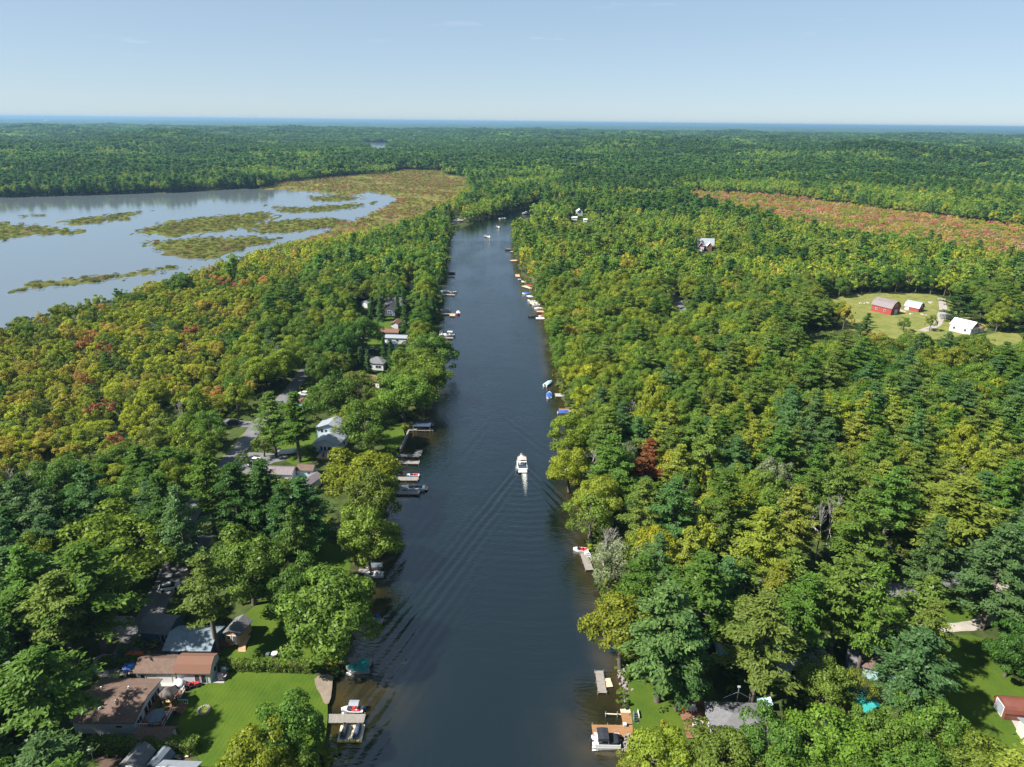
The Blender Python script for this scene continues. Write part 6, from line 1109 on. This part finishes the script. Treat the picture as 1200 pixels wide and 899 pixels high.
def land_ok(P, margin):
    s = water_sd(P[:, 0], P[:, 1]); ok = s < -margin
    for pl in SHEETS:
        c = pl.mean(0); rad = np.hypot(*(pl - c).T).max() + 2; near = ok & (np.hypot(P[:, 0] - c[0], P[:, 1] - c[1]) < rad)
        if near.any(): idx = np.where(near)[0]; ins = pip(P[idx, 0], P[idx, 1], pl); ok[idx[ins]] = False
    ok &= ~in_any(P[:, 0], P[:, 1], MARSHw) & ~pip(P[:, 0], P[:, 1], LAKE); return ok
NEAR_END = 420.0
P = scatter(52, NEAR_END, 7.6, 0); P = P[land_ok(P, .9)]
hx = np.array([(t['x'], t['y'], t['r']) for t in TREES])
for x, y in P:
    px, py, dep = proj(x, y, GZ + 6); px, py = float(px) + rng.normal(0, 14), float(py) + rng.normal(0, 5)
    if not (-150 < px < 1350 and py < 1080): continue
    z = zone(px, py, x, y); bp, cp, cs, hr, rr = ZP[z]; con = rng.random() < cs * (1 + .9 * float(fnoise(x, y, .011, 20)))
    h = rng.uniform(*hr) * (1.3 if con else 1); r = rng.uniform(*rr) * (1.0 if con else 1.15)
    if y < 200 and not con: h *= .9
    d = np.hypot(hx[:, 0] - x, hx[:, 1] - y)
    if (d < hx[:, 2] * .85 + r * .42).any(): continue
    if blocked(x, y, h, r) or bool(over_lake(x, y, h)) or (y < 260 and shades(x, y, h, r)): continue
    if z == 'autumn' and rng.random() < .02: kd = 'dead'
    elif z != 'autumn' and rng.random() < .008: kd = 'dead'
    elif con: kd = 'pine'
    elif rng.random() < .12: kd = 'open'
    else: kd = 'broadleaf'
    add_tree(kd, x, y, h, r, pick(cp if con else bp))

# the largest in the picture are things of their own, the rest is the forest mass
W1 = (-30, 1230)
def shown(t):
    a, b, d = proj(t['x'], t['y'], t['h'] * .6 + GZ); t['px'], t['py'] = float(a), float(b); return (t['h'] * t['r']) / float(d) ** 2 if (W1[0] < a < W1[1] and 100 < b < 960) else 0
for t in TREES: t['size'] = shown(t) * (1 if not t['hand'] else 4)
quota = {'broadleaf': 300, 'pine': 300, 'dead': 60, 'spruce': 40}
fam = lambda t: 'broadleaf' if t['kind'] in ('broadleaf', 'open') else t['kind']
order = sorted(TREES, key=lambda t: -t['size']); used = {}
for t in order:
    f = fam(t); t['own'] = t['size'] > 0 and used.get(f, 0) < quota[f]
    if t['own']: used[f] = used.get(f, 0) + 1
def side(x, y): return 'marsh side' if x < np.interp(y, [p[1] for p in LBw[:-3]], [p[0] for p in LBw[:-3]]) + 15 else 'farm side'
for t in TREES:                            # well-marked single trees serve as landmarks too
    for kw, sh in (('rust-brown', 'the dead rust-brown conifer'), ('golden-tipped pine', 'the big golden-tipped pine'), ('lone bleached', 'the lone bleached tree'), ('tall bleached dead', 'the bleached dead trunks'), ('lime-bright', 'the lime-bright maple'), ('dark farm pine', 'the dark farm pine'), ('round bright maple', 'the big round maple'), ('forest road', 'the forest road'), ('dark row past', 'the dark pine row'), ('by the cruiser', 'the cruiser')):
        if t['label'] and kw in t['label']: LAND.append((t['x'], t['y'], sh))
for px, py, sh in ((300, 500, 'the side lane'), (150, 420, 'the marsh lakeshore'), (60, 500, 'the autumn maples'), (900, 400, 'the hay field'), (1000, 480, 'the hay field slope'), (1180, 500, 'the farmhouse slope'), (760, 420, 'the blue-covered boat'), (850, 500, 'the forest middle'), (20, 640, 'the marsh-side woods'), (980, 690, 'the pine lane'), (1100, 640, 'the car on the pine lane'), (700, 450, 'the pale square dock'), (430, 300, 'the bend woods')):
    g = G(px, py); LAND.append((g.x, g.y, sh))
def place_words(t):
    best = min(LAND, key=lambda l: hypot(l[0] - t['x'], l[1] - t['y'])); ddx, ddy = t['x'] - best[0], t['y'] - best[1]; d = hypot(ddx, ddy)
    sdw = -float(water_sd(np.array([t['x']]), np.array([t['y']]))[0]); riv = 1 if side(t['x'], t['y']) == 'marsh side' else -1
    if d < 13: return 'close beside ' + best[2]
    if abs(ddy) > 2 * abs(ddx): w_ = 'up-river of' if ddy > 0 else 'down-river of'
    elif abs(ddx) > 2 * abs(ddy): w_ = 'on the river side of' if ddx * riv > 0 else 'on the inland side of'
    else: w_ = ('up-river and ' if ddy > 0 else 'down-river and ') + ('riverward of' if ddx * riv > 0 else 'inland of')
    return ('at the water edge ' if sdw < 9 else ('' if d < 32 else 'some way ' if d < 60 else 'far ')) + w_ + ' ' + best[2]
KW = {'broadleaf': 'full leafy tree', 'open': 'thin-crowned leafy tree', 'pine': 'pine', 'spruce': 'spruce', 'dead': 'leafless grey tree'}
NMK = {'broadleaf': 'broadleaf_tree', 'open': 'broadleaf_tree', 'pine': 'pine_tree', 'spruce': 'spruce_tree', 'dead': 'dead_tree', 'shrub': 'shrub'}
def put(t):
    L = LIB[t['key']]; o = bpy.data.objects.new(NMK[t['kind']], None); o.empty_display_size = 1; C.objects.link(o); o.location = (t['x'], t['y'], GZ - .05); o.rotation_euler = (0, 0, t['rot']); o.scale = (t['r'] / L['R'], t['r'] / L['R'], t['h'] / L['H'])
    sz = 'tall ' if t['h'] > 17 else ('low ' if t['h'] < 9 else '')
    lb = t['label'] or (sz + (t['cname'] + ' ' if t['kind'] != 'dead' else '') + KW[t['kind']] + ' ' + place_words(t)).replace('pine green pine', 'mid-green pine').replace('light mid-green', 'light green').replace('dark pine pine', 'dark green pine')
    if len(lb.replace('-', ' ').split()) > 16: lb = lb.replace('at the water edge ', 'waterside ').replace('thin-crowned leafy', 'thin leafy').replace('full leafy', 'leafy')
    tag(o, lb, 'tree', {'broadleaf': 'leafy trees of the riverside woods', 'open': 'leafy trees of the riverside woods', 'pine': 'pines of the riverside woods', 'spruce': 'spruces by the charcoal house', 'dead': 'leafless trees in the woods'}[t['kind']])
    c = np.array(PALC[t['cname']]) * rng.uniform(.84, 1.18) * np.array((rng.uniform(.9, 1.12), 1, rng.uniform(.85, 1.15)))
    for nm in ('trunk', 'crown'):
        if L[nm] is not None: ch = bpy.data.objects.new(nm, L[nm]); C.objects.link(ch); ch.parent = o; ch.color = (*c, 1)
for t in TREES:
    if t['own']: put(t)

# ------------------------------------------------------------------ the rest: instanced masses
def gn_group(coll):
    g = bpy.data.node_groups.new('place_trees', 'GeometryNodeTree'); g.interface.new_socket('Geometry', in_out='INPUT', socket_type='NodeSocketGeometry'); g.interface.new_socket('Geometry', in_out='OUTPUT', socket_type='NodeSocketGeometry')
    n = g.nodes; i = n.new('NodeGroupInput'); o = n.new('NodeGroupOutput'); ip = n.new('GeometryNodeInstanceOnPoints'); ci = n.new('GeometryNodeCollectionInfo'); ci.inputs[0].default_value = coll; ci.inputs['Separate Children'].default_value = True; ci.inputs['Reset Children'].default_value = True
    def at(nm, ty):
        a = n.new('GeometryNodeInputNamedAttribute'); a.data_type = ty; a.inputs[0].default_value = nm; return a.outputs[0]
    g.links.new(i.outputs[0], ip.inputs['Points']); g.links.new(ci.outputs[0], ip.inputs['Instance']); ip.inputs['Pick Instance'].default_value = True
    g.links.new(at('which', 'INT'), ip.inputs['Instance Index']); g.links.new(at('scl', 'FLOAT_VECTOR'), ip.inputs['Scale'])
    er = n.new('FunctionNodeEulerToRotation'); g.links.new(at('rot', 'FLOAT_VECTOR'), er.inputs[0]); g.links.new(er.outputs[0], ip.inputs['Rotation']); g.links.new(ip.outputs[0], o.inputs[0]); return g
def variant_coll(name, geos, dead_=False):
    c = bpy.data.collections.new(name)
    for k, gg in enumerate(geos):
        V = np.concatenate(gg.V); Q = np.concatenate(gg.Q); me = mesh_np('%s_%02d' % (name, k), V, Q, np.concatenate(gg.var), np.concatenate(gg.m), [M_deadwood if dead_ else M_bark, M_leafi]); o = bpy.data.objects.new('%s_%02d' % (name, k), me); c.objects.link(o)
    return c
def mass(name, label, cat, X, Y, Zz, which, scl, tint, coll):
    n = len(X); me = bpy.data.meshes.new(name); me.vertices.add(n); me.vertices.foreach_set('co', np.stack([X, Y, Zz], -1).astype(np.float32).ravel())
    me.attributes.new('which', 'INT', 'POINT').data.foreach_set('value', np.asarray(which, np.int32)); me.attributes.new('scl', 'FLOAT_VECTOR', 'POINT').data.foreach_set('vector', np.asarray(scl, np.float32).ravel())
    rot = np.zeros((n, 3)); rot[:, 2] = rng.uniform(0, 6.28, n); me.attributes.new('rot', 'FLOAT_VECTOR', 'POINT').data.foreach_set('vector', rot.astype(np.float32).ravel())
    me.attributes.new('tint', 'FLOAT_COLOR', 'POINT').data.foreach_set('color', np.concatenate([tint, np.ones((n, 1))], -1).astype(np.float32).ravel())
    o = link(bpy.data.objects.new(name, me)); m = o.modifiers.new('trees', 'NODES'); m.node_group = gn_group(coll); o['kind'] = 'stuff'; tag(o, label, cat); return o
def pal_arr(zs, con):
    out = np.zeros((len(zs), 3))
    for z in set(zs):
        for cflag in (0, 1):
            k = np.where((zs == z) & (con == cflag))[0]
            if len(k) == 0: continue
            pal = ZP[z][cflag]; w_ = np.array([p[1] for p in pal], float); out[k] = np.array([PALC[p[0]] for p in pal])[rng.choice(len(pal), len(k), p=w_ / w_.sum())]
    return out * rng.uniform(.84, 1.18, (len(zs), 1)) * np.stack([rng.uniform(.9, 1.12, len(zs)), np.ones(len(zs)), rng.uniform(.85, 1.15, len(zs))], -1)
rest = [t for t in TREES if not t['own']]
for f, nm, lb, keys in (('broadleaf', 'broadleaf_wood', 'mass of leafy woodland filling the banks between the single trees', [k for k in LIB if k[0] in 'BOA']), ('pine', 'pine_wood', 'mass of pines mixed through the bank woodland', [k for k in LIB if k[0] == 'P'])):
    ts = [t for t in rest if fam(t) == f]
    if not ts: continue
    coll = variant_coll(nm + '_variant', [LIB[k]['geo'] for k in keys])
    tint = np.array([PALC[t['cname']] for t in ts]) * rng.uniform(.84, 1.18, (len(ts), 1))
    mass(nm, lb, 'woodland', np.array([t['x'] for t in ts]), np.array([t['y'] for t in ts]), np.full(len(ts), GZ - .05), [keys.index(t['key']) for t in ts], [(t['r'] / LIB[t['key']]['R'],) * 2 + (t['h'] / LIB[t['key']]['H'],) for t in ts], tint, coll)

def zone_arr(px, py, x, y):
    z = np.full(len(px), 'rightnear', dtype=object); z[py < 500] = 'rightmid'; z[(py < 500) & (px > 1000)] = 'rightpine'; z[py < 420] = 'right'; z[(px < 560) & (py >= 262)] = 'left'; z[py < 262] = 'mid'; z[py < 222] = 'far'; z[pip(x, y, REDBAND)] = 'red'; z[pip(px, py, ZA[0])] = 'autumn'; return z
def far_mass(name, label, y0, y1, sp, geoB, geoP, HB, RB_, HP, RP, grow=1.0):
    P = scatter(y0, y1, sp, 0); P = P[land_ok(P, 1.0)]; x, y = P[:, 0], P[:, 1]
    px, py, dep = proj(x, y, np.full(len(x), GZ + 6.)); ok = (px > -220) & (px < 1420); x, y, px, py = x[ok], y[ok], px[ok], py[ok]
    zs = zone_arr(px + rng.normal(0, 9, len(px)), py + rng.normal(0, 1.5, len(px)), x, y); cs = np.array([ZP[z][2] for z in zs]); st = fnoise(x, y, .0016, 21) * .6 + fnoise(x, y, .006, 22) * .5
    con = (rng.random(len(x)) < np.clip(cs * (1 + 1.6 * st), 0, 1)).astype(int)
    h = np.array([rng.uniform(*ZP[z][3]) for z in zs]) * np.where(con, 1.25, 1.0) * (1 + .12 * fnoise(x, y, .004, 23)); r = np.array([rng.uniform(*ZP[z][4]) for z in zs]) * grow
    if y0 < 1400:
        bl = np.array([blocked(a, b, c, d) for a, b, c, d in zip(x, y, h, r)]) | over_lake(x, y, h)
        x, y, zs, con, h, r, st = (q[~bl] for q in (x, y, zs, con, h, r, st))
    else:
        K = keep_arrays(); bx, by, d = proj(x, y, h + relief(x, y)); bl = (bx > 424) & (bx < 460) & (by < 181) & (by > 150) & (y < 2900); x, y, zs, con, h, r, st = (q[~bl] for q in (x, y, zs, con, h, r, st))
    tint = pal_arr(zs, con) * 1.22 * np.clip(1 - (.16 + .2 * np.clip((y - 900) / 1500, 0, 1)) * st, .45, 1.5)[:, None]  # tint darkened in conifer-rich patches, painting in cloud shadow over the forest
    nB, nP = len(geoB), len(geoP); which = np.where(con, nB + rng.integers(0, nP, len(x)), rng.integers(0, nB, len(x))); scl = np.stack([r / np.where(con, RP, RB_)] * 2 + [h / np.where(con, HP, HB)], -1)
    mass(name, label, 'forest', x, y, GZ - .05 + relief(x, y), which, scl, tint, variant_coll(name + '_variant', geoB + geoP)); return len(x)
g1 = [broadleaf(300 + k, 16, 6.2, 22, 40, .95, zr=.38) for k in range(4)]; g1p = [pine(320 + k, 24, 5.2, .25, 11, 7, 1.05, 1.5, (4, 5), False) for k in range(3)]
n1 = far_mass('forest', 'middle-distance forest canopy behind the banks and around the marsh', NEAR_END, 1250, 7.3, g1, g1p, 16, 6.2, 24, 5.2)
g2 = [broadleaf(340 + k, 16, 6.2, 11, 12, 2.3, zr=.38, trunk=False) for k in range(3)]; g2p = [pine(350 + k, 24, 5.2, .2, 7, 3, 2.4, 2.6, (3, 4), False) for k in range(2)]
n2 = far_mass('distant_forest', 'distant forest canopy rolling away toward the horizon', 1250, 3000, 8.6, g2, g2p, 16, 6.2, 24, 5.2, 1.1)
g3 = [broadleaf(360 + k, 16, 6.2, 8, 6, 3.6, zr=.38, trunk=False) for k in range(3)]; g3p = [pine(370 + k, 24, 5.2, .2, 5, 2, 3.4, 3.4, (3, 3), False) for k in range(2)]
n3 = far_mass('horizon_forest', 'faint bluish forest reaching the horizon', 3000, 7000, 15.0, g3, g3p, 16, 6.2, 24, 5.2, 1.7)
# canopy beyond: one uneven sheet of crowns
def far_canopy():
    ys = 6900 * (52000 / 6900) ** np.linspace(0, 1, 150); ts = np.linspace(-1.15, 1.15, 620); Y, T = np.meshgrid(ys, ts, indexing='ij'); X = T * Y
    Y = Y + rng.normal(0, 1, Y.shape) * Y * .004; base = np.clip((Y - 9000) / 30000, 0, 1) * 26 + fnoise(X, Y, .00006, 5) * np.clip((Y - 12000) / 15000, 0, 1) * 16
    Z = GZ + base + 9 + rng.uniform(-4.5, 4.5, Y.shape) + 4 * fnoise(X, Y, .0009, 24); Z[0] = GZ; nr, nc = X.shape; idx = np.arange(nr * nc).reshape(nr, nc); Q = np.stack([idx[:-1, :-1], idx[:-1, 1:], idx[1:, 1:], idx[1:, :-1]], -1).reshape(-1, 4)
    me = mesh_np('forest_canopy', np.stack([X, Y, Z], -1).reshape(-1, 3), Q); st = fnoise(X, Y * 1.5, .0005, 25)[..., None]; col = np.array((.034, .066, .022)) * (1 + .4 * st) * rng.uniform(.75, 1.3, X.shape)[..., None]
    a = me.attributes.new('gcol', 'FLOAT_COLOR', 'POINT'); a.data.foreach_set('color', np.concatenate([np.clip(col, .003, 1), np.ones((nr, nc, 1))], -1).astype(np.float32).ravel()); me.materials.append(bpy.data.materials['forest_floor'])
    o = link(bpy.data.objects.new('forest_canopy', me)); o['kind'] = 'stuff'; tag(o, 'flat blue-green canopy along the horizon', 'forest')
far_canopy()

# low growth: marsh shrubs, reeds on the islands, bushes along the banks
def low_growth():
    P = scatter(330, 1650, 6.0, 0); s = water_sd(P[:, 0], P[:, 1]); inm = in_any(P[:, 0], P[:, 1], MARSHw); isl = in_any(P[:, 0], P[:, 1], ISLw)
    px, py, _ = proj(P[:, 0], P[:, 1], np.full(len(P), GZ)); vis = (px > -100) & (px < 1300)
    k = vis & (s < -.5) & ((inm & (rng.random(len(P)) < .6 + .55 * fnoise(P[:, 0], P[:, 1], .006, 26) + .3 * fnoise(P[:, 0], P[:, 1], .02, 27))) | (isl & ~inm & (rng.random(len(P)) < .8)))
    Q = P[k]; n = len(Q); m = in_any(Q[:, 0], Q[:, 1], MARSHw); cols = np.array([PALC[c] for c in ('russet', 'olive', 'salmon', 'golden', 'crimson', 'yellow-green')]); w_ = np.array([.2, .38, .1, .1, .03, .19]); w2 = np.array([.04, .5, .03, .08, .01, .34])
    pk = np.where(m, rng.choice(6, n, p=w_), rng.choice(6, n, p=w2)); tint = cols[pk] * rng.uniform(.75, 1.2, (n, 1)) * np.where(m, 1, .62)[:, None]; h = np.where(m, rng.uniform(.9, 2.6, n), rng.uniform(.4, 1.1, n)); r = rng.uniform(1.6, 3.4, n)
    g = [broadleaf(380 + j, 3.6, 2.2, 9, 12, .8, .1, trunk=False, zr=.46) for j in range(2)]
    mass('marsh_growth', 'low russet and olive marsh shrubs and reed islands', 'marsh plants', Q[:, 0], Q[:, 1], np.clip(-water_sd(Q[:, 0], Q[:, 1]) * .38, 0, GZ), rng.integers(0, 2, n), np.stack([r / 2.2, r / 2.2, h / 3.6], -1), tint, variant_coll('marsh_variant', g))
    P = np.concatenate([scatter(55, 420, 2.5, 0), scatter(420, 900, 4.5, 0)]); s = water_sd(P[:, 0], P[:, 1]); ok = land_ok(P, -.4); px, py, _ = proj(P[:, 0], P[:, 1], np.full(len(P), GZ)); nb = (s > -4.5 - (P[:, 1] > 420) * 4); ok &= (nb | (P[:, 1] < 420)) & (px > -60) & (px < 1260) & (py < 960) & (rng.random(len(P)) < np.where(nb, .85, .2)); Q = P[ok]; n = len(Q)
    bl = np.array([blocked(a, b, 2.0, 1.2) and rng.random() < .9 for a, b in Q]); Q = Q[~bl]; n = len(Q)
    names = ('mid-green', 'yellow-green', 'olive', 'deep green'); tint = np.array([PALC[c] for c in names])[rng.choice(4, n, p=(.35, .25, .2, .2))] * rng.uniform(.8, 1.2, (n, 1)); r = rng.uniform(.8, 1.9, n); h = rng.uniform(.9, 2.8, n)
    mass('undergrowth', 'low green undergrowth beneath the trees', 'undergrowth', Q[:, 0], Q[:, 1], np.clip(-water_sd(Q[:, 0], Q[:, 1]) * .38, 0, GZ) - .05, rng.integers(0, 2, n), np.stack([r / 2.2, r / 2.2, h / 3.6], -1), tint, variant_coll('undergrowth_variant', [LIB['H0']['geo'], LIB['H1']['geo']]))
low_growth()

# clipped hedges and garden bushes
def hedge(label, p0, p1, wd, hh, cn_='bright green', seed=1):
    a, b = G(*p0), G(*p1); L = (b - a).length; t = thing('hedge', label, 'hedge', ((a.x + b.x) / 2, (a.y + b.y) / 2, GZ), atan2(b.y - a.y, b.x - a.x)); V, Q, v = clip_geo(seed, L, wd, hh).part(1)
    o = link(bpy.data.objects.new('foliage', mesh_np('foliage', V, Q, v, mats=[M_leaf])), t); o.color = (*PALC[cn_], 1); o['kind'] = 'stuff'
    mb = MB(); mb.box(0, 0, hh * .4, L - .6, wd - .6, hh * .8); mb.build('inner_branches', M_soil, t)
hedge('long clipped hedge between the striped and shaded lawns', (249, 783), (366, 785.5), 1.7, 1.9, 'bright green', 3); hedge('clipped hedge between blue bungalow and garden bed', (118, 781), (196, 780), 1.7, 1.8, 'mid-green', 4); hedge('thick clipped hedge behind the white gambrel shed', (102, 879), (233, 879), 2.3, 2.1, 'bright green', 5)
for k, (px, py, r, h, cn_, lb) in enumerate(((146, 764, 1.6, 1.2, 'mid-green', 'round bush in the garden bed'), (170, 757, 1.4, 1.4, 'bright green', 'bright round bush at the garden path'), (182, 757, 1.1, 1.2, 'lime-yellow', 'small lime bush near the blue outbuilding'), (158, 757, 1.8, 1.3, 'yellow-green', 'spreading bush by the garden path'), (374, 787, 1.2, 1.6, 'mid-green', 'bush at the river end of the long hedge'), (176, 884, 1.1, 4.2, 'mid-green', 'young tree between the two bottom sheds'), (776, 833, .9, .8, 'bright green', 'low planting at the foot of the bare-trunked pine'), (730, 827, 1.2, 1.6, 'mid-green', 'waterside bush on the stone bank'), (727, 816, .9, 1.0, 'bright green', 'small waterside bush on the stone bank'), (778, 856, .9, 2.4, 'golden', 'bright yellow shrub by the riverside lawn'), (366, 533, 2.0, 3.0, 'deep green', 'dark bush at the corner of the cottage deck'), (206, 774, 1.2, 1.0, 'bright green', 'bush below the blue bungalow windows'), (222, 774, 1.2, 1.0, 'mid-green', 'second bush below the blue bungalow windows'))):
    L = LIB['H%d' % (k % 2)]; p = G(px, py); o = thing('shrub', lb, 'shrub', p, k * 1.3); o.scale = (r / 2.2, r / 2.2, h / 3.6)
    for nm in ('trunk', 'crown'): ch = bpy.data.objects.new(nm, L[nm]); C.objects.link(ch); ch.parent = o; ch.color = (*PALC[cn_], 1)

# ------------------------------------------------------------------ haze
mb = MB(); mb.box(0, 25500, 54.0, 130000, 54000, 122.0); hz = mb.build('haze', bpy.data.materials.new('haze')); hz['kind'] = 'stuff'; hz['label'] = 'thin summer haze over the whole forest'
hm = hz.data.materials[0]; hm.use_nodes = True; t = hm.node_tree; t.nodes.clear(); o = t.nodes.new('ShaderNodeOutputMaterial'); v = t.nodes.new('ShaderNodeVolumePrincipled'); v.inputs['Color'].default_value = (.26, .45, .68, 1); v.inputs['Density'].default_value = 7.0e-5; v.inputs['Anisotropy'].default_value = .2
t.links.new(v.outputs[0], o.inputs['Volume'])
print('TREES', len(TREES), 'own', used, 'forest', n1, n2, n3)
